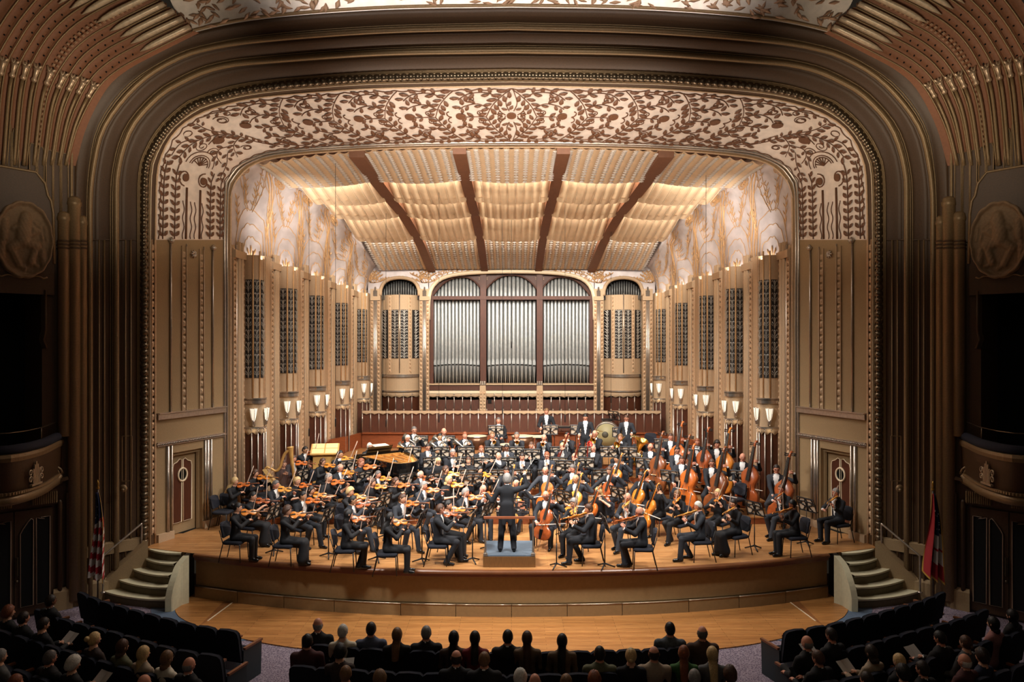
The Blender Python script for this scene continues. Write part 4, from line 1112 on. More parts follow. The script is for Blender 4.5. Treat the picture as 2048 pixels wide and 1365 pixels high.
# moulded lines of the jamb bands below the arch spring, with small crests
for (A_, B_, name) in ((A6, A5, 'a'), (A5, A4, 'b'), (A4, A3, 'c')):
    for u in (.3, .5):
        b = MB(); p = A_[0].lerp(B_[0], u); q = A_[iS].lerp(B_[iS], u); b.tube([Vector((p.x, p.y - .0, 0)), Vector((p.x, p.y, q.z))], .022, 5); both(b, 'reed', BROWN2, OW)
    b = MB(); p = A_[iS].lerp(B_[iS], .05); q = A_[iS].lerp(B_[iS], .7); b.bar(p, q, .03, .03); both(b, 'cross_moulding', BROWN, OW)
# ribs sweeping up from the wall to the lit ceiling, each with its reed capital and silver feather
RIBP = [((137, 330), (160, 250), (199, 176), (240, 138), (300, 105), (386, 62)),
        ((124, 330), (146, 235), (183, 160), (228, 118), (290, 84), (373, 44)),
        ((110, 330), (130, 222), (167, 145), (212, 102), (275, 68), (357, 29)),
        ((95, 330), (115, 208), (152, 132), (197, 88), (258, 54), (338, 14)),
        ((78, 330), (98, 196), (135, 120), (180, 74), (240, 40), (320, 0)),
        ((57, 330), (75, 180), (105, 104), (150, 52), (215, 12), (290, -22)),
        ((38, 330), (54, 170), (85, 94), (130, 40), (190, 0), (268, -38)),
        ((18, 330), (34, 160), (66, 85), (108, 30), (165, -12), (246, -54)),
        ((-4, 330), (12, 152), (44, 78), (85, 22), (140, -25), (224, -70)),
        ((-28, 330), (-10, 148), (20, 76), (62, 16), (115, -38), (200, -86)),
        ((-52, 330), (-36, 140), (-5, 68), (36, 6), (90, -52), (176, -102)),
        ((-80, 330), (-64, 130), (-34, 58), (8, -6), (60, -68), (150, -118))]
RIBC = []
for k, P in enumerate(RIBP):
    d0 = owall(P[0][0]).y
    RIBC.append([U(x, y, lerp(d0, 16.5 - .05 * k, .0 if i < 0 else 0)) for i, (x, y) in enumerate(spline(P, 26))])
ribw = MB(); ribw.grid([[p for p in A6[iS + 14: iS + 15]] * 1] * 1 if False else [RIBC[0], [p + Vector((.1, .1, 0)) for p in RIBC[0]]])
for k in range(len(RIBC) - 1):
    a, c = RIBC[k], RIBC[k + 1]
    ribw.grid([a, [p + Vector((-.0, -.08, -.05)) for p in a], [p.lerp(q, .5) + Vector((.02, .05, .03)) for p, q in zip(a, c)], c])
RW = both(ribw, 'rib_vault', RUST, OW)
for k, cvv in enumerate(RIBC[:-1]):
    b = MB(); b.tube([p + Vector((0, -.07, -.04)) for p in cvv], .017, 6); both(b, 'rib', BROWN2, RW)
    # reed with capital from the wall up to about a third
    nxt = RIBC[k + 1] if k + 1 < len(RIBC) else cvv
    mid = [p.lerp(q, .5) + Vector((.03, -.05, -.03)) for p, q in zip(cvv, nxt)]
    b = MB(); b.tube(mid[:10], .036, 6); both(b, 'reed', BROWN2, RW)
    t = (mid[10] - mid[9]).normalized(); b = MB()
    b.tube([mid[9], mid[9] + t * .05, mid[9] + t * .1, mid[9] + t * .24, mid[9] + t * .3], [.042, .062, .042, .055, .085], 8)
    for a in (-1, 0, 1): b.tube([mid[9] + t * .28, mid[9] + t * .40 + Vector((a * .09, -.03, -a * .05))], [.05, .02], 5)
    both(b, 'reed_capital', mat('silvered_brown', (196, 168, 138), .35, .5), RW)
    # silver feather at the upper end
    e = mid[18:26]; b = MB(); b.tube(e, [.01, .07, .095, .1, .1, .1, .1, .09], 6, flat=.6); both(b, 'feather', mat('silver_feather', (212, 190, 160), .4, .3, .15, 14), RW)
    b = MB()
    for i in range(2, 17, 2):
        pass
# row of gilt dashes between the fifth and sixth ribs
b = MB()
for u in (.3, .55):
    ln = [p.lerp(q, u) + Vector((.02, -.03, -.02)) for p, q in zip(RIBC[4], RIBC[5])]
    P = spline([tuple(p) for p in ln], 90)
    for i in range(8, 84, 2): b.bar(P[i], P[i + 1], .05, .03)
[stuff(o) for o in both(b, 'gilt_dashes', mat('gilt', (206, 168, 136), .4, .3), RW)]
b = MB()
for k in range(0, 10):
    P = [p.lerp(q, .5) for p, q in zip(RIBC[k], RIBC[k + 1])]
    for i in range(10, 18): b.ball(P[i] + Vector((0, -.0, 0)), .02, nu=5, nv=4)
[stuff(o) for o in both(b, 'pierced_dots', BLACK, RW)]
# panel tops (rounded) under the ribs and the arched medallion panel
for k, (px, y) in enumerate(((128, 306), (112, 303), (97, 299), (80, 293), (64, 286), (30, 257), (14, 240))):
    b = MB(); a, c = owall(px - 6.5, .06), owall(px + 6.5, .06); z = CAMZ - (y - CY) * a.y / F
    P = [(a.x, a.y, 8.3), (c.x, c.y, 8.3), (c.x, c.y, z - .1), (lerp(a.x, c.x, .8), lerp(a.y, c.y, .8), z), (lerp(a.x, c.x, .2), lerp(a.y, c.y, .2), z), (a.x, a.y, z - .1)]
    b.prism(P, -OWN * .12); both(b, 'round_topped_panel', BROWN, OW)
    b = MB(); b.tube([Vector(p) + OWN * .01 for p in P[1:]] + [Vector(P[0]) + OWN * .01], .014, 5); both(b, 'panel_bead', BROWN2, OW)
b = MB(); z1 = oz(40, 340)
prof = [(-70, 9.0), (-60, z1 - .1), (0, z1), (70, z1 - .02), (88, z1 - .25), (93, z1 - .5), (100, z1 - .62), (104, z1 - .9), (106, 7.8)]
P = [owall(px, .1) + Vector((0, 0, z)) for px, z in prof] + [owall(106, .1) + Vector((0, 0, 7.1)), owall(-70, .1) + Vector((0, 0, 7.1))]
b.prism(P, -OWN * .12); both(b, 'medallion_panel', BROWN, OW)
b = MB(); b.tube([p + OWN * .01 for p in P[:-2]], .03, 6); both(b, 'panel_bead', BROWN2, OW)
b = MB(); b.tube([owall(px, .12) + Vector((0, 0, 7.45 + .05 * abs(sin(px / 9)))) for px in np.linspace(-70, 92, 50)], .02, 5); both(b, 'scroll_moulding', BROWN2, OW)
# medallions: scalloped oval with a seated figure in relief
STONE = mat('relief_stone', (150, 122, 92), .75, 0, .12, 18, .3)
def medallion(sg):
    c = owall(45, .14); c.z = oz(45, 481); t = Vector((.707, .707, 0)); up = Vector((0, 0, 1))
    mt = thing('relief_medallion', 'oval stone relief medallion of seated %s on %s auditorium wall' % (('figures with a lyre', 'left') if sg < 0 else ('draped musician', 'right')), 'relief', (c.x * -sg if sg > 0 else c.x, c.y, c.z))
    o = Vector(mt.location)
    fig = [((.02, .52), (.02, .52), .10), ((.02, .42), (-.02, .2), .13), ((-.02, .22), (-.02, -.02), .14), ((.05, .36), (.24, .2), .055), ((.24, .2), (.1, .1), .05), ((-.05, .36), (-.2, .22), .05),
           ((-.02, -.04), (.22, -.12), .11), ((.22, -.12), (.12, -.5), .075), ((-.05, -.05), (-.25, -.2), .10), ((-.25, -.2), (-.1, -.55), .07), ((.12, -.5), (.24, -.56), .05), ((-.1, -.55), (0, -.62), .05),
           ((.3, .3), (.34, 0), .03), ((.3, .3), (.2, .38), .03), ((.38, .3), (.42, .02), .03), ((-.36, .3), (-.36, .0), .08), ((-.36, .36), (-.36, .36), .08), ((-.4, -.1), (-.42, -.4), .07), ((.34, -.3), (.36, -.5), .07), ((.34, -.22), (.34, -.22), .07)]
    n = 44; rows = []
    for j in range(15):
        rr = (j / 14); row = []
        for i in range(n):
            a = 2 * pi * i / n; ex = 1 + .035 * abs(cos(a * 7)) if j > 12 else 1
            x = .5 * rr * cos(a) * ex; z = .80 * rr * sin(a) * ex
            h = .05 + .06 * max(0, rr - .82) / .18 if rr > .82 else .04
            if rr < .9:
                for (x0, z0), (x1, z1_), r in fig:
                    dx, dz = x1 - x0, z1_ - z0; L2 = dx * dx + dz * dz; u = 0 if L2 == 0 else min(max(((x - x0) * dx + (z - z0) * dz) / L2, 0), 1)
                    dd = math.hypot(x - x0 - dx * u, z - z0 - dz * u)
                    if dd < r: h = max(h, .045 + math.sqrt(r * r - dd * dd) * .9)
            row.append(c + t * x + up * z + OWN * h)
        rows.append(row)
    rows[0] = [sum(rows[0], Vector()) / n] * n
    m = MB()
    # finer interior: raise resolution with a regular grid
    N = 56; gr_ = []
    for jz in range(N + 1):
        row = []
        for ix in range(N + 1):
            x = (ix / N * 2 - 1); z = (jz / N * 2 - 1)
            sx_, sz_ = x * math.sqrt(1 - z * z / 2), z * math.sqrt(1 - x * x / 2)
            rr = math.hypot(sx_, sz_); a = math.atan2(sz_, sx_); X_, Z_ = .54 * sx_ * (1 + .03 * abs(cos(a * 7)) * rr), .84 * sz_ * (1 + .03 * abs(cos(a * 7)) * rr)
            h = .03 + (.09 * sin(min(1, (rr - .86) / .14) * pi * .8) if rr > .86 else 0)
            for (x0, z0), (x1, z1_), r in fig:
                dx, dz = x1 - x0, z1_ - z0; L2 = dx * dx + dz * dz; u = 0 if L2 == 0 else min(max(((X_ - x0) * dx + (Z_ - z0) * dz) / L2, 0), 1)
                dd = math.hypot(X_ - x0 - dx * u, Z_ - z0 - dz * u)
                if dd < r: h = max(h, .04 + math.sqrt(r * r - dd * dd) * .9 + .006 * sin(X_ * 90 + Z_ * 40))
            if rr > .995: h = -.1
            row.append(c + t * X_ + up * Z_ + OWN * h)
        gr_.append(row)
    m.grid(gr_)
    if sg > 0: m = (lambda q: q)(m.mirror())
    m.org = o; link('relief_face', m.mesh('relief_face', STONE), mt)
medallion(-1); medallion(1)
# sculpted side of the box opening
b = MB()
for i in range(5): 
    p = owall(84 + i * 1.2, .02 + .02 * i); b.tube([(p.x, p.y, 7.2 - .0), (p.x, p.y, 6.3), (p.x - .05, p.y, 6.1), (p.x + .03, p.y, 5.9)], .03, 5)
both(b, 'box_bracket', BROWN, OW)
# double doors under the boxes
DOORZ = 2.05
for side in (0, 1):
    fl = (lambda q: q.mirror()) if side else (lambda q: q)
    for li, (p0, p1) in enumerate(((28, 104), (-52, 26))):
        a, c = owall(p0, .0), owall(p1, .0)
        b = MB(); b.hexa([Vector((a.x, a.y, .05)), Vector((c.x, c.y, .05)), Vector((c.x, c.y, 2.35)), Vector((a.x, a.y, 2.35))], [Vector((a.x, a.y, .05)) + OWN * .05, Vector((c.x, c.y, .05)) + OWN * .05, Vector((c.x, c.y, 2.35)) + OWN * .05, Vector((a.x, a.y, 2.35)) + OWN * .05])
        dr = struct(fl(b).build('door_%d' % (3 + side * 2 + li), BROWN))
        L_ = (c - a); 
        for h in (0, 1):
            x0, x1 = ((.14, .48) if h == 0 else (.56, .92)); mi_ = (h == 0)
            zs = [(x0, .25), (x1, .25), (x1, 2.12 if mi_ else 2.16), (lerp(x0, x1, .85 if mi_ else .3), 2.16), (lerp(x0, x1, .6), 2.1 if mi_ else 2.12), (lerp(x0, x1, .2), 1.95 if mi_ else 2.14), (x0, 1.85 if mi_ else 2.16)]
            P = [a + L_ * u + Vector((0, 0, z)) + OWN * .05 for u, z in zs]
            b = MB(); b.prism(P, OWN * .015); fl(b).build('door_pane', BLACK, dr)
            b = MB(); b.tube([p + OWN * .02 for p in P], .013, 5, closed=True); fl(b).build('pane_bead', mat('pane_bead', (150, 122, 100), .5), dr)
        b = MB(); q = a + L_ * .05 + OWN * .07; b.box((q.x, q.y, 1.15), (.05, .05, .4)); b.lathe([(.02, 0), (.035, .03), (.02, .06)], (q.x, q.y, .8), 8); fl(b).build('door_handle', DKMETAL, dr)
# reeded lintel with scrolls and fan over the doors
b = MB()
a, c = owall(-60, .05), owall(112, .05); z0, z1 = 2.42, 2.75
b.hexa([Vector((a.x, a.y, z0)), Vector((c.x, c.y, z0)), Vector((c.x, c.y, z1)), Vector((a.x, a.y, z1))], [Vector((a.x, a.y, z0)) + OWN * .06, Vector((c.x, c.y, z0)) + OWN * .06, Vector((c.x, c.y, z1)) + OWN * .06, Vector((a.x, a.y, z1)) + OWN * .06])
lint = both(b, 'door_lintel', BROWN, OW)
b = MB()
for u in list(np.linspace(.70, .985, 12)) + list(np.linspace(.1, .44, 14)):
    p = a.lerp(c, u) + OWN * .07; b.box((p.x, p.y, 2.58), (.035, .04, .25))
[stuff(o) for o in both(b, 'lintel_reeds', BROWN2, lint)]
b = MB(); 
for k in range(13):
    an = radians(20 + k * 140 / 12); p = a.lerp(c, .38) + OWN * .1; t = (c - a).normalized()
    b.bar(p + Vector((0, 0, 2.72)), p + t * 1.25 * cos(an) + Vector((0, 0, 2.72 + .75 * sin(an))), .05, .07)
[stuff(o) for o in both(b, 'fan_rays', BROWN, lint)]
def scroll(b, p, t, r, w=.03, sgn=1):
    b.tube([p + t * (r * (1 - i / 30)) * cos(sgn * i * .5) + Vector((0, 0, r * (1 - i / 30) * sin(i * .5))) for i in range(26)], w, 5)
b = MB(); t = (c - a).normalized(); p = a.lerp(c, .95) + OWN * .14 + Vector((0, 0, 3.12)); scroll(b, p, t, .15)
b.tube([p + t * .13 + Vector((0, 0, -.05)), p + Vector((0, 0, -.22)), p - t * .4 + Vector((0, 0, -.28)), p - t * .8 + Vector((0, 0, -.42))], [.05, .06, .05, .02], 6); scroll(b, p - t * .55 + Vector((0, 0, -.28)), t, .08, .02)
both(b, 'scroll', BROWN2, lint)
# baseboard
for s_, nm in ((0, 'baseboard_left'), (1, 'baseboard_right')):
    b = MB(); P = [owall(104, .12), owall(143, .12)] + [Vector((A6[0].x, A6[0].y - .05, 0)), Vector((A5[0].x, A5[0].y - .06, 0)), Vector((A4[0].x + .0, A4[0].y - .08, 0)), Vector((A3[0].x, A3[0].y - .1, 0))]
    b.grid([P, [p + Vector((0, 0, .42)) for p in P], [p + Vector((-.03, .05, .5)) for p in P]], sm=False); b.grid([[p + Vector((0, 0, 1.05)) for p in P[2:]], [p + Vector((0, 0, 1.3)) for p in P[2:]], [p + Vector((-.03, .08, 1.33)) for p in P[2:]]], sm=False)
    struct((b.mirror() if s_ else b).build(nm, TAN_LO))
# sunk panel and round knob fitting on the jamb
b = MB(); p = A5[0].lerp(A4[0], .55) + Vector((.05, -.0, 0)); x = U(255, 0, 17.15).x
zz = lambda py: CAMZ - (py - CY) * 17.1 / F
for x0, x1, z0, z1 in ((-.10, -.10, 873, 963), (.10, .10, 873, 963), (-.10, .10, 873, 873), (-.10, .10, 963, 963)):
    b.bar((x + x0, 17.12 + x0 * .3, zz(z0)), (x + x1, 17.12 + x1 * .3, zz(z1)), .02, .02)
both(b, 'sunk_panel_frame', BROWN2, OW)
b = MB(); b.ball((U(249, 976, 17.05).x, 17.0, zz(976)), .09, nu=12, nv=8, sc=(1, .6, 1)); b.ball((U(249, 976, 17.05).x + .02, 16.94, zz(978)), .035, nu=8, nv=6); both(b, 'round_knob', BROWN2, OW)

# boxes: bowed fronts with lyre emblem, padded rail and guard rail
NAVY = mat('navy_velvet', (24, 27, 44), .9)
def box_front(sg):
    lr = 'left' if sg < 0 else 'right'
    bt = thing('box_balcony', 'bowed brown box balcony with lyre emblem on the %s wall' % lr, 'balcony', (-10.2 if sg < 0 else 10.2, 15.6, 3.0))
    o = Vector(bt.location)
    def put(mb, name, m, par=None):
        if sg > 0: mb = mb.mirror()
        mb.org = o; return link(name, mb.mesh(name, m), par or bt)
    # plan of the front from the wall (px 148) outward to the left, measured at its lower moulding
    top = [(148, 876), (120, 884), (90, 898), (60, 907), (30, 913), (0, 916), (-60, 918), (-140, 916)]
    hT = 3.80
    plan = [Vector(p) for p in spline([tuple(G(x, y, hT)) for x, y in top], 28)]
    def lay(z, off=0): return [Vector((p.x, p.y, z)) + OWN * off for p in plan]
    m = MB(); m.grid([lay(2.98, -.12), lay(3.04, .0), lay(3.7, .03), lay(3.8, .06)]); put(m, 'front', BROWN)
    m = MB(); m.grid([lay(3.70, .06), lay(3.78, .10), lay(3.84, .08), lay(3.86, -.3)], sm=False); put(m, 'top_moulding', BROWN2)
    m = MB(); m.grid([lay(2.84, -.14), lay(2.86, .04), lay(2.98, .08), lay(3.02, .04), lay(3.04, 0)]); put(m, 'bottom_moulding', BROWN2)
    m = MB(); m.grid([lay(2.85, 0), lay(2.85, -1.6)], sm=False); m.grid([lay(3.0, -1.4), lay(3.0, 0)], sm=False); put(m, 'box_floor', BROWN)
    m = MB(); m.tube(lay(3.92, -.08), .1, 8); put(m, 'padded_rail', NAVY)
    m = MB(); P = spline([tuple(p) for p in lay(3.08, .04)], 80)
    for p in P: m.box(p, (.05, .05, .05))
    stuff(put(m, 'dentils', BROWN2))
    m = MB(); P = lay(4.25, -.12); m.tube(P, .012, 5); put(m, 'guard_rail', DKMETAL)
    for i in (2, 12, 22):
        m = MB(); m.tube([P[i] - Vector((0, 0, .35)), P[i]], .012, 5); put(m, 'guard_post', DKMETAL)
    # lyre emblem
    i = 14; i = min(range(28), key=lambda q: abs(lay(3.4, 0)[q].x / lay(3.4, 0)[q].y * F + CX - 66)); c = lay(3.38, .09)[i]; t = (lay(3.4, 0)[i - 1] - lay(3.4, 0)[i + 1]).normalized(); em = MB()
    for k, h in ((-2, .30), (-1, .38), (0, .44), (1, .38), (2, .30)): em.box(c + t * k * .055 + Vector((0, 0, h / 2 - .2)), (.03, .03, h))
    em.bar(c - t * .2 + Vector((0, 0, -.22)), c + t * .2 + Vector((0, 0, -.22)), .05, .04)
    for q in (-1, 1):
        for r, zc in ((.07, -.1), (.07, .03)):
            em.tube([c + t * q * (.14 + r + r * (1 - j / 22) * cos(j * .5 + pi)) + Vector((0, 0, zc + r * (1 - j / 22) * sin(j * .5))) for j in range(16)], .016, 5)
    put(em, 'lyre_emblem', mat('emblem_silver', (180, 158, 130), .4, .4))
box_front(-1); box_front(1)
# auditorium ceiling strip with its silver ground and leaves, above the outer arch
b = MB(); rows = []
up6 = [p for p in A6 if p.z > U(0, 75, 16.55).z]
for t, dy, dz in ((0, .02, -.05), (.15, -.1, .35), (.5, -.8, 1.1), (1, -2.6, 2.6)): rows.append([p + Vector((p.x * .06 * t, dy, dz)) for p in up6])
b.grid(rows); CE = struct(b.build('ceiling_auditorium', SILVER))
b = MB(); rr_ = random.Random(4)
for i in range(380):
    u = rr_.uniform(0, len(up6) - 1.01); j = int(u); f = u - j; v = rr_.uniform(.05, 1.7); a_ = int(v); g = v - a_
    p = rows[a_ + (0)][j].lerp(rows[a_][j + 1], f).lerp(rows[min(a_ + 1, 3)][j].lerp(rows[min(a_ + 1, 3)][j + 1], f), g) + Vector((0, -.04, -.03))
    an = rr_.uniform(0, pi); q = p + Vector((cos(an) * .26, -abs(sin(an)) * .03, sin(an) * .2)); b.tube([p, (p + q) / 2, q], [.01, .065, .01], 5, flat=.5)
stuff(b.build('leaf_relief', mat('tan_leaf', (186, 148, 118), .5, .1), CE))
# panelled ceiling over the seats, seen only by its light
b = MB(); b.add([(-15, 2, 16.2), (15, 2, 16.2), (15, 14, 16.2), (-15, 14, 16.2)], [(0, 1, 2, 3)]); b.build('ceiling_panel', RUST, CE)

# ------------------------------------------------------------------ sconces
GLASS = mat('frosted_glass_lit', (255, 246, 228), .4, emit=(255, 240, 214), estr=.7)
sc0 = MB(); 
P = []
for (w, dpt, z) in ((.05, .045, -.18), (.075, .07, -.09), (.11, .09, .17)):
    P.append([Vector((-w, 0, z)), Vector((-w * .55, -dpt, z)), Vector((w * .55, -dpt, z)), Vector((w, 0, z))])
sc0.grid(P, sm=False); sc0.add(P[-1], [(0, 1, 2, 3)]); sc0.add(P[0], [(3, 2, 1, 0)])
sc_me = sc0.mesh('glass_shade', GLASS)
s1 = MB()
for q in range(4): s1.tube([P[i][q] * 1.02 for i in range(3)], .008, 4)
s1.tube([p * 1.02 for p in P[2]], .008, 4); s1.lathe([(.012, -.36), (.04, -.31), (.06, -.22), (.055, -.18)], (0, -.02, 0), 8); s1.box((0, .01, -.1), (.1, .03, .5))
s1_me = s1.mesh('bracket', METAL)
ordn = ['nearest', 'second', 'third', 'fourth', 'farthest']
first = True
for sg in (-1, 1):
    for k, (bay, p, nn_, z) in enumerate(SCONCES):
        loc = Vector((p.x if sg < 0 else -p.x, p.y, z)) + Vector((nn_.x * (1 if sg < 0 else -1), nn_.y, 0)) * .04
        ang = math.atan2(nn_.y, nn_.x * (1 if sg < 0 else -1)) + pi / 2
        t = thing('wall_sconce', 'lit glass wall sconce, %s one in the %s bay, %s stage wall' % ('nearer' if k % 2 == 0 else 'farther', ordn[bay], 'left' if sg < 0 else 'right'), 'lamp', loc, ang, 'glass sconces along the stage walls')
        link('glass_shade', sc_me, t); link('bracket', s1_me, t)
        l = bpy.data.lights.new('sconce_glow', 'POINT'); l.energy = .45; l.color = (1, .85, .62); l.shadow_soft_size = .03
        lo_ = bpy.data.objects.new('sconce_glow', l); COL.objects.link(lo_); lo_.location = loc + Vector((nn_.x * (1 if sg < 0 else -1), nn_.y, 0)) * .10 + Vector((0, 0, -.50))

# ------------------------------------------------------------------ flags
def flag(sg):
    us = sg < 0
    base = G(197, 1186, 0.0) if us else G(1855, 1190, 0.0)
    if us: base = Vector((-9.33, 16.35, .0))
    else: base = Vector((9.42, 16.2, .0))
    t = thing('flag', ('furled red and white striped flag with starry canton' if us else 'furled red, white and blue flag with starred triangle') + ' on a pole at the %s steps' % ('left' if us else 'right'), 'flag', base)
    m = MB(); m.tube([(0, 0, 0), (0, 0, 2.72)], .017, 8); link('pole', m.mesh('pole', mat('flagpole_dark', (60, 44, 30), .35)), t)
    m = MB(); m.lathe([(.02, 2.72), (.04, 2.76), (.015, 2.8), (.03, 2.86), (.002, 2.95)], n=8); link('finial', m.mesh('finial', mat('brass', (190, 150, 70), .3, .9)), t)
    m = MB(); m.lathe([(.2, 0), (.2, .03), (.08, .07), (.03, .16)], n=16); link('base', m.mesh('base', mat('brass', (190, 150, 70), .3, .9)), t)
    RED = mat('flag_red', (168, 40, 46), .8); WHT = mat('flag_white', (214, 206, 196), .8); BLU = mat('flag_blue', (26, 32, 66), .8); FR = mat('flag_fringe', (196, 150, 60), .7)
    rows = []; NZ, NX = 40, 30; m = MB()
    for j in range(NZ + 1):
        v = j / NZ; z = 2.66 - 1.75 * v; w = .05 + .22 * v ** .8; row = []
        for i in range(NX + 1):
            u = i / NX; x = (u - .45) * w * 1.5 * (-sg if us else 1) ; y = .09 * sin(u * pi * 5 + v * 2) * (.3 + v); row.append(Vector((x + .03 * sin(v * 5), y - .03, z - .12 * abs(sin(u * pi * 2.5)) * v - (.15 * u * v))))
        rows.append(row)
    for j in range(NZ):
        for i in range(NX):
            u, v = i / NX, j / NZ
            if us: mi = 2 if (v + u * .15 < .40) else (0 if int((v - u * .35) * 13) % 2 == 0 else 1)
            else: mi = 2 if (v < .52 - .1 * u and .25 < u) else (0 if (u < .3 or .62 < v < .64 or (v > .78 and u > .4)) else 1)
            if i in (0, NX - 1) and not us or j == NZ - 1 and not us: mi = 3
            if us and i == NX - 1: mi = 3
            m.add([rows[j][i], rows[j][i + 1], rows[j + 1][i + 1], rows[j + 1][i]], [(0, 1, 2, 3)], mi, True)
    cl_ = link('cloth', m.mesh('cloth', [RED, WHT, BLU, FR]), t)
    m = MB(); q = random.Random(2)
    for k in range(16):
        j = q.randint(3, 15) if us else q.randint(8, 18); i = q.randint(3, NX - 4) if us else q.randint(9, NX - 4); c = rows[j][i] + Vector((0, -.012, 0))
        P = [c + Vector((.014 * (1 if w % 2 == 0 else .4) * cos(w * pi / 5), 0, .018 * (1 if w % 2 == 0 else .4) * sin(w * pi / 5))) for w in range(10)]
        m.prism(P, (0, .004, 0))
    stuff(link('stars', m.mesh('stars', WHT), cl_))
flag(-1); flag(1)

# ------------------------------------------------------------------ microphones hanging on long cables
mics = [(516, 350, 0), (560, 320, 0), (618, 305, 870, 24), (671, 0, 870, 21), (772, 300, 846, 25), (840, 300, 700, 26), (878, 0, 848, 22), (925, 300, 930, 20), (1010, 300, 890, 22), (1092, 300, 880, 22), (1130, 300, 826, 26), (1175, 0, 850, 20), (1412, 0, 880, 21.5)]
k = 0
for px, yb, d in ((671, 846, 21), (772, 848, 24.5), (878, 838, 23), (1005, 822, 25.5), (1130, 838, 24), (1222, 800, 26), (1412, 868, 21.5), (618, 866, 23.5), (1023, 690, 25)):
    k += 1
    p = U(px, yb, d); zt = vz(min(.99, abs(p.x / abs(vb(d)[0]))), d) + .1
    t = thing('hanging_microphone', 'slim black microphone hanging on a thin cable, %s from the left' % ['first', 'third', 'fourth', 'fifth', 'seventh', 'eighth', 'last', 'second', 'sixth'][k - 1], 'microphone', p, 0, 'microphones hung over the stage')
    m = MB(); m.tube([(0, 0, .14), (0, 0, zt - p.z)], .007, 4); link('cable', m.mesh('cable', mat('black_cable', (16, 15, 14), .6)), t)
    m = MB(); m.lathe([(.012, -.12), (.02, -.11), (.02, .1), (.008, .15)], n=8); link('body', m.mesh('body', mat('black_metal', (22, 22, 24), .4)), t)
# ------------------------------------------------------------------ people: one continuous body grown from a smooth field
def surface_nets(vals, org, h):
    ins = vals < 0
    nx, ny, nz = vals.shape
    acc = np.zeros((nx - 1, ny - 1, nz - 1, 3)); cnt = np.zeros((nx - 1, ny - 1, nz - 1))
    C = [(0, 0, 0), (1, 0, 0), (0, 1, 0), (0, 0, 1), (1, 1, 0), (1, 0, 1), (0, 1, 1), (1, 1, 1)]
    def sl(c): return tuple(slice(o, o + n - 1) for o, n in zip(c, vals.shape))
    for a in C:
        for b in C:
            if sum(b) - sum(a) == 1 and all(y >= x for x, y in zip(a, b)):
                va, vb_ = vals[sl(a)], vals[sl(b)]; m = (va < 0) != (vb_ < 0)
                t = np.where(m, va / np.where(m, va - vb_, 1), 0)
                for k in range(3): acc[..., k] += np.where(m, a[k] + t * (b[k] - a[k]), 0)
                cnt += m
    act = cnt > 0; idx = -np.ones(act.shape, int); ii = np.argwhere(act); idx[act] = np.arange(len(ii))
    V = (ii + acc[act] / cnt[act][:, None]) * h + org
    Fq = []
    for ax in range(3):
        u, v = [(1, 2), (2, 0), (0, 1)][ax]
        s0 = [slice(1, n - 1) for n in vals.shape]; s0[ax] = slice(0, vals.shape[ax] - 1); s1 = list(s0); s1[ax] = slice(1, vals.shape[ax])
        a = ins[tuple(s0)]; b = ins[tuple(s1)]; cr = np.argwhere(a != b); off = [1, 1, 1]; off[ax] = 0; cr = cr + off
        if not len(cr): continue
        flip = ins[cr[:, 0], cr[:, 1], cr[:, 2]]
        def g(du, dv):
            q = cr.copy(); q[:, u] -= du; q[:, v] -= dv; return idx[q[:, 0], q[:, 1], q[:, 2]]
        q = np.stack([g(0, 0), g(1, 0), g(1, 1), g(0, 1)], 1); q[~flip] = q[~flip][:, ::-1]
        Fq.append(q)
    return V, np.concatenate(Fq)

def seg_d(P, a, b, ra, rb, flat=1.0):
    a = np.array(a, float); b = np.array(b, float); ab = b - a; L2 = max((ab * ab).sum(), 1e-9)
    t = np.clip(((P - a) @ ab) / L2, 0, 1); q = P - a - t[..., None] * ab
    if flat != 1.0: q = q * np.array((1, 1 / flat, 1))
    d = np.sqrt((q * q).sum(-1)) - (ra + (rb - ra) * t)
    return d * (flat if flat < 1 else 1)

SKIN, CLOTH, SHIRT, SHOE, EYE, LIP = range(6)
def field_body(prims, h=.017, k=.03):
    A = np.array([p[0] for p in prims] + [p[1] for p in prims]); R = max(max(p[2], p[3]) for p in prims)
    lo = A.min(0) - .2; lo[2] = -.03; hi = A.max(0) + .2
    n = np.ceil((hi - lo) / h).astype(int) + 1
    vals = np.full(n, .12)
    ax = [lo[i] + np.arange(n[i]) * h for i in range(3)]
    for a, b, ra, rb, fl, lab in prims:
        a_, b_ = np.array(a), np.array(b); m = max(ra, rb) + .07
        l = np.maximum(((np.minimum(a_, b_) - m - lo) / h).astype(int), 0); u = np.minimum(np.ceil((np.maximum(a_, b_) + m - lo) / h).astype(int) + 1, n)
        s = tuple(slice(l[i], u[i]) for i in range(3))
        P = np.stack(np.meshgrid(*[ax[i][s[i]] for i in range(3)], indexing='ij'), -1)
        d = seg_d(P, a, b, ra, rb, fl); v = vals[s]
        hh = np.clip(.5 + .5 * (v - d) / k, 0, 1)
        vals[s] = v * (1 - hh) + d * hh - k * hh * (1 - hh)
    V, Q = surface_nets(vals, lo, h)
    c = V[Q].mean(1); D = np.stack([seg_d(c, a, b, ra, rb, fl) for a, b, ra, rb, fl, lab in prims], 1)
    labs = np.array([p[5] for p in prims])[D.argmin(1)]
    return V, Q, labs, c

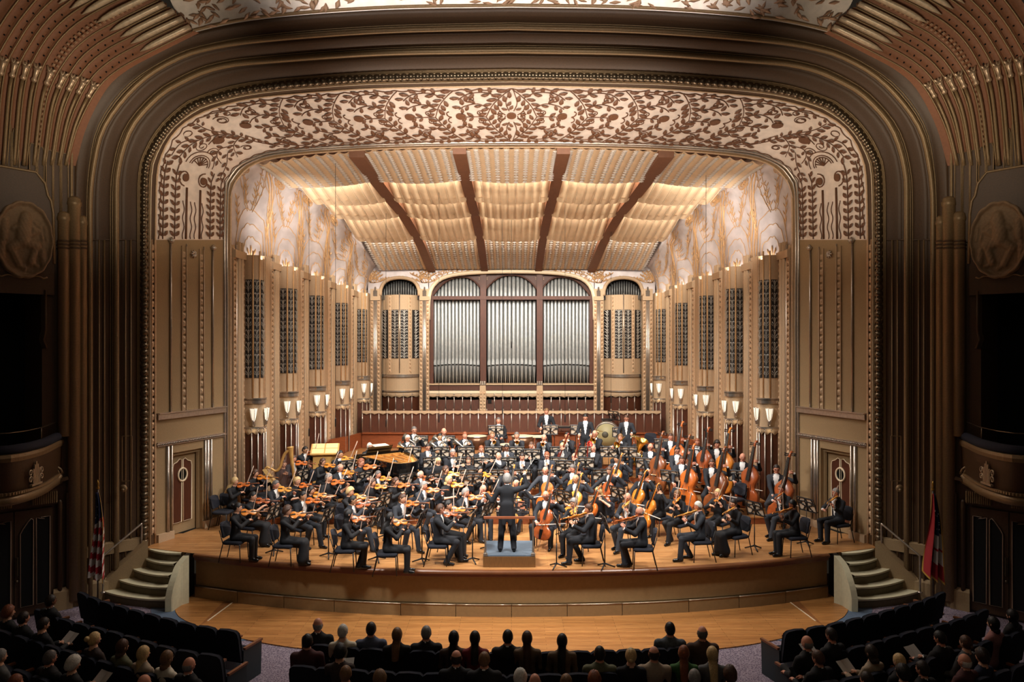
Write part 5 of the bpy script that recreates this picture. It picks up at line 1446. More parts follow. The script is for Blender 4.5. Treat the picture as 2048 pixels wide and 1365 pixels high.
def ik(sh, hand, l1=.285, l2=.265, pole=(0, .2, -1)):
    s, w = Vector(sh), Vector(hand); d = w - s; L_ = d.length
    if L_ > (l1 + l2) * .995: w = s + d * ((l1 + l2) * .995 / L_); d = w - s; L_ = d.length
    a = (l1 * l1 - l2 * l2 + L_ * L_) / (2 * L_); r = math.sqrt(max(l1 * l1 - a * a, 0)); n = d.normalized()
    p = Vector(pole); p = (p - n * p.dot(n)).normalized()
    return s + n * a + p * r, w

def add_hand(mb, w, d, n, curl=.8, side=1):
    """palm and five bent fingers; w wrist, d pointing direction, n palm-side direction"""
    d = d.normalized(); n = (n - d * n.dot(d)); n = n.normalized() if n.length > .01 else d.orthogonal(); s = d.cross(n) * side
    mb.tube([w - d * .03, w + d * .01, w + d * .05, w + d * .09], [.024, .030, .040, .034], 7, SKIN, flat=.6)
    for i, (o, L_) in enumerate(((-.030, .066), (-.010, .078), (.010, .072), (.029, .056))):
        b0 = w + d * .085 + s * o; a1 = curl * .6; p1 = b0 + (d * cos(a1) + n * sin(a1)) * L_ * .5; a2 = curl * 1.5
        mb.tube([b0 - d * .02, b0, p1, p1 + (d * cos(a2) + n * sin(a2)) * L_ * .5], [.0095, .0095, .0085, .007], 5, SKIN)
    t0 = w + d * .03 - s * .028; mb.tube([t0, t0 - s * .022 + d * .03 + n * .012, t0 - s * .018 + d * .058 + n * .028], [.013, .011, .008], 5, SKIN)

def head_mb():
    m = MB(); nu, nv = 20, 16; rows = []
    for i in range(nv + 1):
        th = pi * i / nv; row = []
        for j in range(nu):
            a = 2 * pi * j / nu; x, y, z = sin(th) * sin(a), -sin(th) * cos(a), cos(th)
            w = .080 * (1 - .34 * max(0, -z) ** 1.4); fy = .094 * (1 - (.28 * max(0, -z) ** 1.3 if y > 0 else .06 * max(0, -z)))
            X, Y, Z = x * w, y * fy, z * .116
            f = max(0, -y)
            if abs(x) < .45 and f > .6:
                Y -= .007 * math.exp(-((Z + .098) / .02) ** 2) * (1 - abs(x) / .45)     # chin
            for ex in (-1, 1):                                                     # eye sockets
                Y += .008 * f * math.exp(-((X - ex * .030) / .014) ** 2 - ((Z - .010) / .014) ** 2)
            row.append((X, Y, Z))
        rows.append(row)
    m.grid(rows, SKIN, True, True)
    m.add([(-.008, -.088, .022), (.008, -.088, .022), (.016, -.088, -.030), (-.016, -.088, -.030), (0, -.118, -.026), (0, -.096, .018)], [(0, 5, 4, 3), (1, 2, 4, 5), (3, 4, 2), (0, 1, 5)], SKIN, True)
    for s in (-1, 1):
        m.ball((s * .030, -.083, .010), .0085, EYE, 6, 4, (1.25, .6, .75)); m.box((s * .030, -.091, .029), (.026, .006, .005), EYE)
        m.ball((s * .082, .004, -.004), .021, SKIN, 7, 5, (.4, .75, 1.3))
    m.box((0, -.087, -.058), (.042, .008, .010), LIP)
    return m
HEAD = head_mb()

def hair_mesh(style):
    m = MB(); rnd_ = random.Random(len(style)); nu, nv = 24, 12
    def lim(a):     # lowest z (metres, head centre = 0) of the hair at azimuth a (0 = face)
        f = cos(a)
        if style in ('short', 'bun', 'tied', 'ponytail', 'curly', 'swept'): base = .062 if f > .75 else lerp(-.015, .062, max(0, (f - .1) / .65)) if f > .1 else lerp(-.015, -.075, min(1, (.1 - f) / .6))
        else: base = .055 if f > .8 else lerp(-.02, .055, max(0, (f - .35) / .45)) if f > .35 else -.075
        return base
    drop = {'long': .30, 'bob': .08, 'verylong': .38, 'mid': .16}.get(style, 0)
    rows = []
    for i in range(nv + 1):
        t = i / nv; row = []
        for j in range(nu):
            a = 2 * pi * j / nu; zl = lim(a); f = cos(a)
            th = t * math.acos(max(-.9, min(.95, zl / .130))); x, y, z = sin(th) * sin(a), -sin(th) * cos(a), cos(th)
            k = 1.10 if style not in ('curly',) else 1.24
            if style == 'curly': k += rnd_.uniform(-.07, .07)
            if style == 'swept': k = 1.13 + .05 * z
            edge = 1 - .07 * (t > .93)
            w = .081 * k * edge * (1 - .1 * max(0, -z)); fy = .094 * k * edge
            row.append([x * w, y * fy, z * .116 * k])
        rows.append(row)
    if drop:
        for s in range(1, 5):
            row = []
            for j in range(nu):
                a = 2 * pi * j / nu; f = cos(a); b = rows[nv][j]
                if f > .42: row.append([b[0] * .98, b[1] * .98, b[2]])
                else:
                    e = min(1, (.42 - f) / .25); sw = 1.08 if style == 'bob' and s < 4 else 1.12 - .05 * s
                    row.append([b[0] * lerp(1, sw, e) * (1 + .02 * sin(j * 3)), (b[1] * lerp(1, sw, e) + ((.05 + .014 * s) * e if drop > .2 else .02 * e)), b[2] - drop * e * s / 4])
            rows.append(row)
    if style in ('bald', 'fringe'):
        rows = []
        for t in (0, .12, .5, .9, 1):
            row = []
            for j in range(nu):
                a = 2 * pi * j / nu; f = cos(a); g = max(0, min(1, (.25 - f) / .3)); z = lerp(.045 if style == 'fringe' else .02, -.07, t)
                k = (1.07 if 0 < t < 1 else 1.0) * (1 if g > 0 else .9); r = math.sqrt(max(.05, 1 - (z / .12) ** 2))
                row.append([sin(a) * .081 * k * r, -cos(a) * .094 * k * r, z if g else .0])
            rows.append(row)
    m.grid([[tuple(p) for p in r] for r in rows], 0, True, True)
    if style == 'bun': m.ball((0, .115, .035), .045, nu=10, nv=8)
    if style == 'tied': m.ball((0, .10, -.04), .032, nu=10, nv=8)
    if style == 'ponytail': m.tube([(0, .09, .03), (0, .14, .0), (0, .15, -.1), (0, .13, -.22)], [.02, .032, .03, .01], 8)
    return m.mesh('hair', BLACK)
HAIR = {}
def get_hair(s):
    if s not in HAIR: HAIR[s] = hair_mesh(s)
    return HAIR[s]
gl = MB()
for s in (-1, 1): gl.tube([(s * .030 + .019 * cos(a), -.100 + abs(cos(a)) * .004, .008 + .015 * sin(a)) for a in np.linspace(0, 2 * pi, 11)[:-1]], .0028, 4, closed=True); gl.tube([(s * .049, -.097, .012), (s * .084, -.0, .012)], .0026, 4)
gl.tube([(-.011, -.103, .010), (.011, -.103, .010)], .0028, 4)
GLASSES = gl.mesh('glasses', mat('glasses_frame', (18, 16, 16), .3))
bt_ = MB()
for s in (-1, 1): bt_.add([(0, -.006, .008), (0, -.006, -.008), (s * .055, -.002, -.022), (s * .055, -.002, .022), (s * .03, -.014, 0)], [(0, 1, 4), (1, 2, 4), (2, 3, 4), (3, 0, 4)])
bt_.box((0, -.008, 0), (.018, .014, .02))
BOWTIE = bt_.mesh('bow_tie', mat('white_pique', (240, 238, 232), .7))

def frame(o, x, z):
    x = Vector(x).normalized(); z = Vector(z); z = (z - x * z.dot(x)).normalized(); y = z.cross(x)
    return Matrix(((x.x, y.x, z.x, o[0]), (x.y, y.y, z.y, o[1]), (x.z, y.z, z.z, o[2]), (0, 0, 0, 1)))

def pose(kind, sex, legs, var):
    """joints in metres for a figure facing -Y, its left hand towards +X"""
    r = random.Random(hash_(kind + sex + legs + str(var))); J = {}; I = []
    sw = (.185 if sex == 'm' else .165) * (1.1 if kind == 'audience' else 1)
    stand = kind in ('perc', 'conduct'); stool = kind == 'bass'
    hz_ = .93 if stand else (.80 if stool else .58)
    lean = {'violin': -.03, 'cello': -.05, 'audience': .06, 'piano': -.06}.get(kind, -.01) + r.uniform(-.02, .02)
    J['pel'] = Vector((0, 0, hz_)); J['chest'] = Vector((0, lean, hz_ + .38)); nb = Vector((0, lean * 1.2, hz_ + .50)); J['neck'] = nb
    J['head'] = Vector((0, lean * 1.4 - .03, hz_ + .655))
    sh = {s: Vector((s * sw, lean + .01, hz_ + .425)) for s in (-1, 1)}
    hy, hp, hr = 0, .12, 0
    hand = {}; hd = {}; hn = {}; pole = {1: (.5, .3, -1), -1: (-.5, .3, -1)}
    hd_ = J['head']
    if kind == 'violin':
        O = hd_ + Vector((.045, -.055, -.135)); d = Vector((.50 + r.uniform(-.1, .1), -.85, .0 + r.uniform(-.08, .08))).normalized(); n = Vector((-.5, -.3, .8))
        M = frame(O, d, n); I.append(('violin', M)); n = M.to_3x3() @ Vector((0, 0, 1)); Cc = O + d * .265 + n * .045
        bd = Vector((r.uniform(.2, .5), r.uniform(-.25, .15), .9)).normalized(); ph = r.uniform(.08, .22) if var % 3 else r.uniform(.22, .4)
        hb = Cc - bd * ph; I.append(('bow', frame(hb, bd, n))); hand[-1] = hb + Vector((-.05, 0, -.01)); hd[-1] = Vector((1, -.2, .1)); hn[-1] = Vector((0, 0, -1))
        hand[1] = O + d * .47 - n * .05 + Vector((.0, .05, -.05)); hd[1] = Vector((-.1, -.5, 1)); hn[1] = Vector((-1, -.3, .2)); hy, hp, hr = .35, .22, .22
        pole = {1: (.25, .1, -1), -1: (-.9, .2, -.6)}
    elif kind == 'cello':
        O = Vector((.03, -.50, .24)); d = Vector((.19, .34, 1.12)).normalized(); n = Vector((-.1, -1, .3)); M = frame(O, d, n); I.append(('cello', M)); n = M.to_3x3() @ Vector((0, 0, 1))
        Cc = O + d * .36 + n * .13; bd = Vector((1, .1, r.uniform(-.15, .15))).normalized(); ph = r.uniform(.1, .5); hb = Cc - bd * ph
        I.append(('cello_bow', frame(hb, bd, Vector((0, 1, 0))))); hand[-1] = hb + Vector((-.04, .05, .03)); hd[-1] = Vector((.6, -.5, -.5)); hn[-1] = Vector((0, .5, -1))
        hand[1] = O + d * r.uniform(.86, 1.02) + Vector((.05, .02, -.01)); hd[1] = Vector((-.8, -.3, .3)); hn[1] = Vector((-.3, 1, 0)); hp = .3; hy = -.25 + r.uniform(-.2, .3); pole = {1: (1, -.2, -.4), -1: (-1, .1, -.5)}
    elif kind == 'bass':
        O = Vector((.17, -.42, .16)); d = Vector((.17, .20, 1.2)).normalized(); n = Vector((-.35, -1, .2)); M = frame(O, d, n); I.append(('bass', M)); n = M.to_3x3() @ Vector((0, 0, 1))
        Cc = O + d * .52 + n * .2; bd = Vector((1, .0, -.12)).normalized(); hb = Cc - bd * r.uniform(.1, .4)
        I.append(('cello_bow', frame(hb, bd, Vector((0, 1, 0))))); hand[-1] = hb + Vector((-.03, .07, .05)); hd[-1] = Vector((.5, -.5, -.5)); hn[-1] = Vector((0, .5, -1))
        hand[1] = O + d * r.uniform(1.18, 1.34) + Vector((.04, .04, 0)); hd[1] = Vector((-.9, -.2, .3)); hn[1] = Vector((-.2, 1, 0)); hy = .25; hp = .2; pole = {1: (1, .1, -.5), -1: (-1, .1, -.5)}
    elif kind in ('clarinet', 'oboe', 'bassoon', 'trumpet', 'trombone', 'horn', 'flute', 'tuba', 'contra'):
        mo = hd_ + Vector((0, -.11, -.065)); hp = .1
        if kind in ('clarinet', 'oboe'):
            d = Vector((0, -.55, -.85)).normalized(); I.append((kind, frame(mo, d, (0, -1, .5)))); hand[1] = mo + d * .2 + Vector((.04, .03, 0)); hand[-1] = mo + d * .36 + Vector((-.04, .03, 0)); hp = .25
        if kind == 'flute':
            d = Vector((-1, -.25, -.12)).normalized(); O = mo - d * .08 + Vector((0, -.02, 0)); I.append(('flute', frame(O, d, (0, 0, 1)))); hand[1] = O + d * .3 + Vector((.02, -.03, -.02)); hand[-1] = O + d * .5 + Vector((0, .02, -.03)); hy = -.3; pole = {1: (.6, -.6, -1), -1: (-.7, .3, -1)}
        if kind == 'trumpet':
            d = Vector((.05, -1, -.18)).normalized(); I.append(('trumpet', frame(mo, d, (0, 0, 1)))); hand[1] = mo + d * .2 + Vector((.05, 0, -.04)); hand[-1] = mo + d * .22 + Vector((-.05, 0, -.02))
        if kind == 'trombone':
            d = Vector((-.12, -1, -.35)).normalized(); I.append(('trombone', frame(mo, d, (.5, 0, 1)))); hand[1] = mo + d * .12 + Vector((.05, 0, -.06)); hand[-1] = mo + d * .5 + Vector((-.03, 0, -.03))
        if kind == 'horn':
            d = Vector((.1, -.75, -.55)).normalized(); I.append(('horn', frame(mo, d, (.3, .4, 1)))); hand[1] = mo + d * .25 + Vector((.08, 0, -.02)); hand[-1] = mo + Vector((-.17, -.13, -.36))
        if kind == 'bassoon':
            O = Vector((-.26, -.12, .48)); d = Vector((.40, -.14, .98)).normalized(); I.append(('bassoon', frame(O, d, (0, -1, 0)))); hand[1] = O + d * .78 + Vector((.03, -.03, 0)); hand[-1] = O + d * .42 + Vector((-.03, -.04, 0))
        if kind == 'contra':
            O = Vector((-.16, -.34, .06)); d = Vector((.05, .05, 1)).normalized(); I.append(('contrabassoon', frame(O, d, (0, -1, 0)))); hand[1] = O + d * .88 + Vector((.06, 0, 0)); hand[-1] = O + d * .6 + Vector((-.05, 0, 0))
        if kind == 'tuba':
            I.append(('tuba', frame(Vector((.02, -.26, .44)), (.34, -.1, 1), (0, -1, 0)))); hand[1] = Vector((.20, -.30, .85)); hand[-1] = Vector((-.14, -.34, .80)); hy = .2
        hd = {1: Vector((-.3, -1, .2)), -1: Vector((.3, -1, 0))}; hn = {1: Vector((-1, 0, 0)), -1: Vector((1, 0, 0))}
    elif kind == 'perc':
        hand = {1: Vector((.2, -.34, 1.02 + .06 * (var % 2))), -1: Vector((-.2, -.34, 1.02))}; hd = {1: Vector((0, -1, -.1)), -1: Vector((0, -1, -.1))}; hn = {1: Vector((0, 0, -1)), -1: Vector((0, 0, -1))}; hp = .35
        for s in (-1, 1): I.append(('mallet', frame(hand[s] + Vector((0, -.05, 0)), (0, -1, -.3), (0, 0, 1))))
    elif kind == 'conduct':
        hand = {-1: Vector((-.40, -.24, 1.70)), 1: Vector((.52, -.22, 1.24))}; hd = {-1: Vector((-.2, -.6, .5)), 1: Vector((.8, -.4, .1))}; hn = {-1: Vector((.5, -.5, -1)), 1: Vector((0, -.5, -1))}; hp = .15
        pole = {1: (.2, .4, -1), -1: (-.6, .0, -1)}; I.append(('baton', frame(hand[-1] + Vector((-.04, -.06, .05)), (-.55, -.3, .75), (0, 0, 1))))
    elif kind == 'harp':
        hand = {1: Vector((.14, -.42, .98)), -1: Vector((-.18, -.36, 1.02))}; hd = {s: Vector((0, -1, .2)) for s in (1, -1)}; hn = {1: Vector((-1, 0, 0)), -1: Vector((1, 0, 0))}; hy = -.3; hp = .1
    elif kind == 'piano':
        hand = {s: Vector((s * .18, -.46, .76)) for s in (1, -1)}; hd = {s: Vector((0, -1, -.2)) for s in (1, -1)}; hn = {s: Vector((0, 0, -1)) for s in (1, -1)}; hp = .15
    elif kind == 'rest' or kind == 'audience':
        q = var % 3
        hand = {1: Vector((.10, -.30, .64)), -1: Vector((-.10, -.30, .64))}
        if q == 1: hand = {1: Vector((.10, -.36, .78)), -1: Vector((-.08, -.36, .78))}
        hd = {1: Vector((-.4, -1, 0)), -1: Vector((.4, -1, 0))}; hn = {s: Vector((0, 0, -1)) for s in (1, -1)}; hp = .25 if q == 1 else .05; hy = r.uniform(-.15, .15)
    P = []
    a_ = lambda p, q, ra, rb, fl=1.0, lab=CLOTH: P.append((tuple(p), tuple(q), ra, rb, fl, lab))
    pel, ch = J['pel'], J['chest']; wz = .150 if sex == 'm' else .135
    mid = pel.lerp(ch, .5)
    a_(pel, mid, .160, wz - .01, .72); a_(mid, ch, wz - .01, wz + .02, .70); a_(ch, nb + Vector((0, 0, -.04)), wz + .01, .085, .66)
    a_(sh[-1] + Vector((.03, 0, 0)), sh[1] - Vector((.03, 0, 0)), .062, .062)
    a_(nb - Vector((0, 0, .02)), nb + Vector((0, -.005, .03)), .062, .056, 1, SHIRT if sex == 'm' else SKIN)
    a_(nb + Vector((0, 0, .02)), hd_ + Vector((0, .01, -.06)), .052, .052, 1, SKIN)
    hands = []
    bare = legs.endswith('b')
    for s in (-1, 1):
        dv = hd[s].normalized(); el, w = ik(sh[s], hand[s] - dv * .06, pole=pole[s])
        a_(sh[s], el, .070 if sex == 'm' else .056, .054 if sex == 'm' else .043, 1, CLOTH); f2 = el.lerp(w, .9)
        a_(el, f2, .053 if not bare else .037, .043 if not bare else .026, 1, SKIN if bare else CLOTH)
        a_(el.lerp(w, .93), w, .034 if not bare else .025, .031 if not bare else .024, 1, SHIRT if sex == 'm' else SKIN)
        hands.append((w, dv, hn[s], s))
    lg = legs.rstrip('b')
    kx = {'cello': .25, 'bass': .18, 'harp': .2}.get(kind, .13 if sex == 'm' else .09)
    if stand or stool:
        for s in (-1, 1):
            kn = Vector((s * (.12 if stand else .19), -.02 if stand else -.25, .50 if stand else .56)); an = Vector((s * (.15 if kind == 'conduct' else .12), .03 if stand else -.12, .09))
            if stool and s == 1: an = Vector((s * .2, -.1, .09))
            a_(pel + Vector((s * .085, 0, -.03)), kn, .10, .074); a_(kn, an, .074, .062); a_(an + Vector((0, .03, -.04)), an + Vector((s * .02, -.16, -.055)), .043, .036, 1, SHOE)
        if kind == 'conduct': a_(pel + Vector((-.05, .10, .1)), pel + Vector((-.07, .13, -.30)), .10, .045, .5); a_(pel + Vector((.05, .10, .1)), pel + Vector((.07, .13, -.30)), .10, .045, .5)
    else:
        st = {'a': ((-.44, -.43), (-.44, -.43)), 'f': ((-.44, -.30), (-.45, -.56)), 'k': ((-.43, -.20), (-.46, -.50)), 'x': ((-.44, -.40), (-.44, -.30)), 's': ((-.44, -.46), (-.44, -.40)), 'c': ((-.44, -.42), (-.42, -.50))}[lg]
        for s, (ky, ay) in zip((-1, 1), st):
            kn = Vector((s * kx, ky, .52)); an = Vector((s * (kx * (.9 if lg != 'x' else -.3)), ay, .09))
            if lg == 'c' and s == 1: kn = Vector((-.05, -.43, .62)); an = Vector((-.22, -.52, .34))
            a_(pel + Vector((s * .09, 0, -.03)), kn, .092 if sex == 'm' else .085, .066); a_(kn, an, .072, .060 if lg != 's' else .05)
            a_(an + Vector((0, .04, -.04)), an + Vector((s * .02, -.15, -.055)), .042, .035, 1, SHOE)
        if lg == 's':
            a_(Vector((0, -.02, .52)), Vector((0, -.42, .49)), .13, .12, 1); a_(Vector((-.05, -.46, .46)), Vector((-.06, -.44, .14)), .105, .15, .9); a_(Vector((.05, -.46, .46)), Vector((.06, -.40, .14)), .105, .15, .9)
    return J, P, hands, I, (hy, hp, hr)

def hash_(s):
    v = 7
    for c in s: v = (v * 131 + ord(c)) % 1000003
    return v
PROTO = {}
SK0 = mat('skin_light', (226, 172, 140), .55); SK1 = mat('skin_pink', (218, 152, 124), .55); SK2 = mat('skin_brown', (132, 84, 60), .55); SK3 = mat('skin_tan', (206, 154, 116), .55)
SUIT = mat('black_wool', (26, 28, 34), .85); SUIT2 = mat('charcoal_wool', (40, 43, 50), .85); DRESS = mat('black_crepe', (18, 18, 22), .8)
SHOEM = mat('black_patent', (14, 13, 13), .25); EYEM = mat('eye_dark', (44, 30, 26), .4); LIPM = mat('lips', (170, 96, 84), .5); SHIRTM = mat('white_shirt', (236, 234, 230), .7)
def get_proto(kind, sex, legs, var, scale=1):
    key = (kind, sex, legs, var)
    if key in PROTO: return PROTO[key]
    J, P, hands, I, hrot = pose(kind, sex, legs, var)
    V, Q, labs, c = field_body(P, .0175 if kind != 'audience' else .022)
    pel, ch = J['pel'], J['chest']
    if sex == 'm' and kind != 'audience':        # white shirt front between the lapels
        z = c[:, 2]; t = (z - pel.z) / (ch.z - pel.z); yc = pel.y + (ch.y - pel.y) * t
        v1 = V[Q]; nn_ = np.cross(v1[:, 2] - v1[:, 0], v1[:, 3] - v1[:, 1]); nn_ /= np.linalg.norm(nn_, axis=1)[:, None] + 1e-9
        w = .012 + .062 * np.clip((z - pel.z - .1) / .36, 0, 1)
        labs = np.where((labs == CLOTH) & (np.abs(c[:, 0]) < w) & (z > pel.z + .08) & (z < pel.z + .53) & (c[:, 1] < yc - .05) & (c[:, 1] > yc - .19), SHIRT, labs)
    mb = MB(); mb.add([tuple(v) for v in V], [tuple(int(i) for i in q) for q in Q], 0, True); mb.m = [int(x) for x in labs]
    for w, d, n, s in hands: add_hand(mb, w, d, n, .9, s)
    R = Matrix.Rotation(hrot[0], 4, 'Z') @ Matrix.Rotation(hrot[1], 4, 'X') @ Matrix.Rotation(hrot[2], 4, 'Y')
    HM = Matrix.Translation(J['head']) @ R
    mb.M = HM; mb.add(HEAD.v, HEAD.f, 0, True); mb.m[-len(HEAD.f):] = HEAD.m; mb.M = None
    me = mb.mesh('body', [SK0, SUIT, SHIRTM, SHOEM, EYEM, LIPM])
    PROTO[key] = (me, HM, J, I); return PROTO[key]

HC = {'black': (20, 16, 15), 'dark': (42, 29, 22), 'brown': (78, 50, 34), 'light': (122, 88, 56), 'blonde': (212, 180, 126), 'grey': (140, 136, 132), 'white': (214, 208, 196), 'red': (134, 74, 44), 'salt': (98, 92, 88)}
def hairmat(c): return mat('hair_' + c, HC[c], .5, 0, .2, 60, .3)
def put_person(loc, yaw, kind, sex, legs, var, hair, hc, skin, cloth, glasses, label, scale=1.0, category='person', group=None, bow=True, shirt=None):
    me, HM, J, I = get_proto(kind, sex, legs, var)
    t = thing('person', label, 'person', loc, yaw, group); t.scale = (scale,) * 3
    b = link('body', me, t)
    for i, m_ in ((0, skin), (1, cloth)) + (((2, shirt),) if shirt else ()):
        b.material_slots[i].link = 'OBJECT'; b.material_slots[i].material = m_
    if hair:
        h = link('hair', get_hair(hair), t, M=HM); h.material_slots[0].link = 'OBJECT'; h.material_slots[0].material = hairmat(hc)
    if glasses: link('glasses', GLASSES, t, M=HM)
    if sex == 'm' and bow and kind != 'audience':
        link('bow_tie', BOWTIE, t, M=Matrix.Translation(J['neck'] + Vector((0, -.068, -.005))))
    RM = Matrix.Translation(Vector(loc)) @ Matrix.Rotation(yaw, 4, 'Z') @ Matrix.Scale(scale, 4)
    return t, RM, I

# ------------------------------------------------------------------ instruments
def outline(Lb, wl, ww, wu, n=9, slope=0):
    up = [(0, 0), (0, .3), (.04, .72), (.14, .97), (.24, 1.0), (.34, .92)]
    P = [(x * Lb, y * wl / 2) for x, y in up]
    P += [(.43 * Lb, ww / 2 * 1.12), (.52 * Lb, ww / 2), (.61 * Lb, ww / 2 * 1.08)]
    P += [(.68 * Lb, wu / 2 * .94), (.78 * Lb, wu / 2), (.88 * Lb, wu / 2 * (.9 - slope * .3)), (.96 * Lb, wu / 2 * (.55 - slope * .3)), (Lb, wu / 2 * .16)]
    P = [tuple(p) for p in spline(P, 26)]
    return P + [(x, -y) for x, y in reversed(P[1:])]
def fiddle(name, Lb, wl, ww, wu, dep, Lt, colr, slope=0, pin=0, edge=None):
    """string instrument parts; body from 0 to Lb along X, top face +Z at z = dep"""
    V_ = mat('varnish_' + colr[0], colr[1], .22, 0, .18, 9, 0, None, None, 0, .5, .5)
    parts = []
    O = outline(Lb, wl, ww, wu, slope=slope); m = MB(); n = len(O); cx_ = Lb * .45
    rings = []
    for z, k in ((dep * .12, .93), (0.0 + dep * .2, 1), (dep * .8, 1), (dep * .9, .95), (dep * 1.05, .5), (dep * 1.08, .05)): rings.append([((x - cx_) * (k if k < .9 else k) + cx_, y * k, z) for x, y in O])
    rings = [[((x - cx_) * .6 + cx_, y * .5, -dep * .02) for x, y in O], ] + rings
    m.grid(rings, 0, True, True); m.f.append(tuple(range(n))); m.m.append(0); m.s.append(False)
    parts.append(('body', m.mesh('body', V_)))
    m = MB(); q = dep * 1.0
    m.tube([(Lb * .95, 0, q * .8), (Lt * .93, 0, q * .8)], [wl * .075, wl * .055], 6, 0)
    m.tube([(Lt * .9, 0, q * .75), (Lt * .96, 0, q * .72), (Lt, 0, q * .5), (Lt * 1.005, 0, q * .25), (Lt * .985, 0, q * .3)], [wl * .06, wl * .05, wl * .06, wl * .05, wl * .03], 6, 0)
    parts.append(('neck', m.mesh('neck', V_)))
    m = MB(); m.hexa([(Lb * .64, -wl * .08, q * 1.3), (Lb * .64, wl * .08, q * 1.3), (Lb * .64, wl * .07, q * 1.18), (Lb * .64, -wl * .07, q * 1.18)], [(Lt * .92, -wl * .05, q * 1.02), (Lt * .92, wl * .05, q * 1.02), (Lt * .92, wl * .04, q * .9), (Lt * .92, -wl * .04, q * .9)])
    parts.append(('fingerboard', m.mesh('fingerboard', mat('ebony', (20, 17, 16), .3))))
    m = MB(); m.hexa([(Lb * .02, -wl * .05, q * 1.1), (Lb * .02, wl * .05, q * 1.1), (Lb * .02, wl * .05, q * .95), (Lb * .02, -wl * .05, q * .95)], [(Lb * .32, -wl * .1, q * 1.35), (Lb * .32, wl * .1, q * 1.35), (Lb * .32, wl * .1, q * 1.25), (Lb * .32, -wl * .1, q * 1.25)])
    parts.append(('tailpiece', m.mesh('tailpiece', mat('ebony', (20, 17, 16), .3))))
    m = MB(); m.box((Lb * .47, 0, q * 1.22), (Lb * .015, wl * .2, q * .35)); parts.append(('bridge', m.mesh('bridge', mat('maple', (222, 184, 130), .5))))
    m = MB()
    for s in (-1, 1): m.tube([(Lb * .38, s * wl * .2, q * 1.0), (Lb * .44, s * wl * .17, q * 1.045), (Lb * .50, s * wl * .15, q * 1.05), (Lb * .56, s * wl * .12, q * 1.045)], wl * .014, 4)
    parts.append(('sound_holes', m.mesh('sound_holes', mat('ebony', (20, 17, 16), .3))))
    m = MB()
    for s in (-.6, -.2, .2, .6): m.tube([(Lb * .3, s * wl * .07, q * 1.36), (Lb * .47, s * wl * .09, q * 1.42), (Lt * .93, s * wl * .05, q * 1.04)], wl * .005, 3, cap=False)
    parts.append(('strings', m.mesh('strings', METAL)))
    m = MB()
    for k in range(4): s = (-1) ** k; m.tube([(Lt * (.945 + .012 * k), 0, q * .7), (Lt * (.945 + .012 * k), s * wl * .22, q * .7)], [wl * .015, wl * .03], 5)
    parts.append(('pegs', m.mesh('pegs', mat('ebony', (20, 17, 16), .3))))
    if pin: m = MB(); m.tube([(0, 0, dep * .5), (-pin, 0, dep * .45)], .006 if Lb < 1 else .009, 5); parts.append(('endpin', m.mesh('endpin', METAL)))
    return parts
VCOL = [('amber', (214, 128, 44)), ('orange', (200, 104, 42)), ('golden', (226, 154, 66)), ('russet', (164, 82, 40)), ('chestnut', (130, 72, 38))]
INST = {}
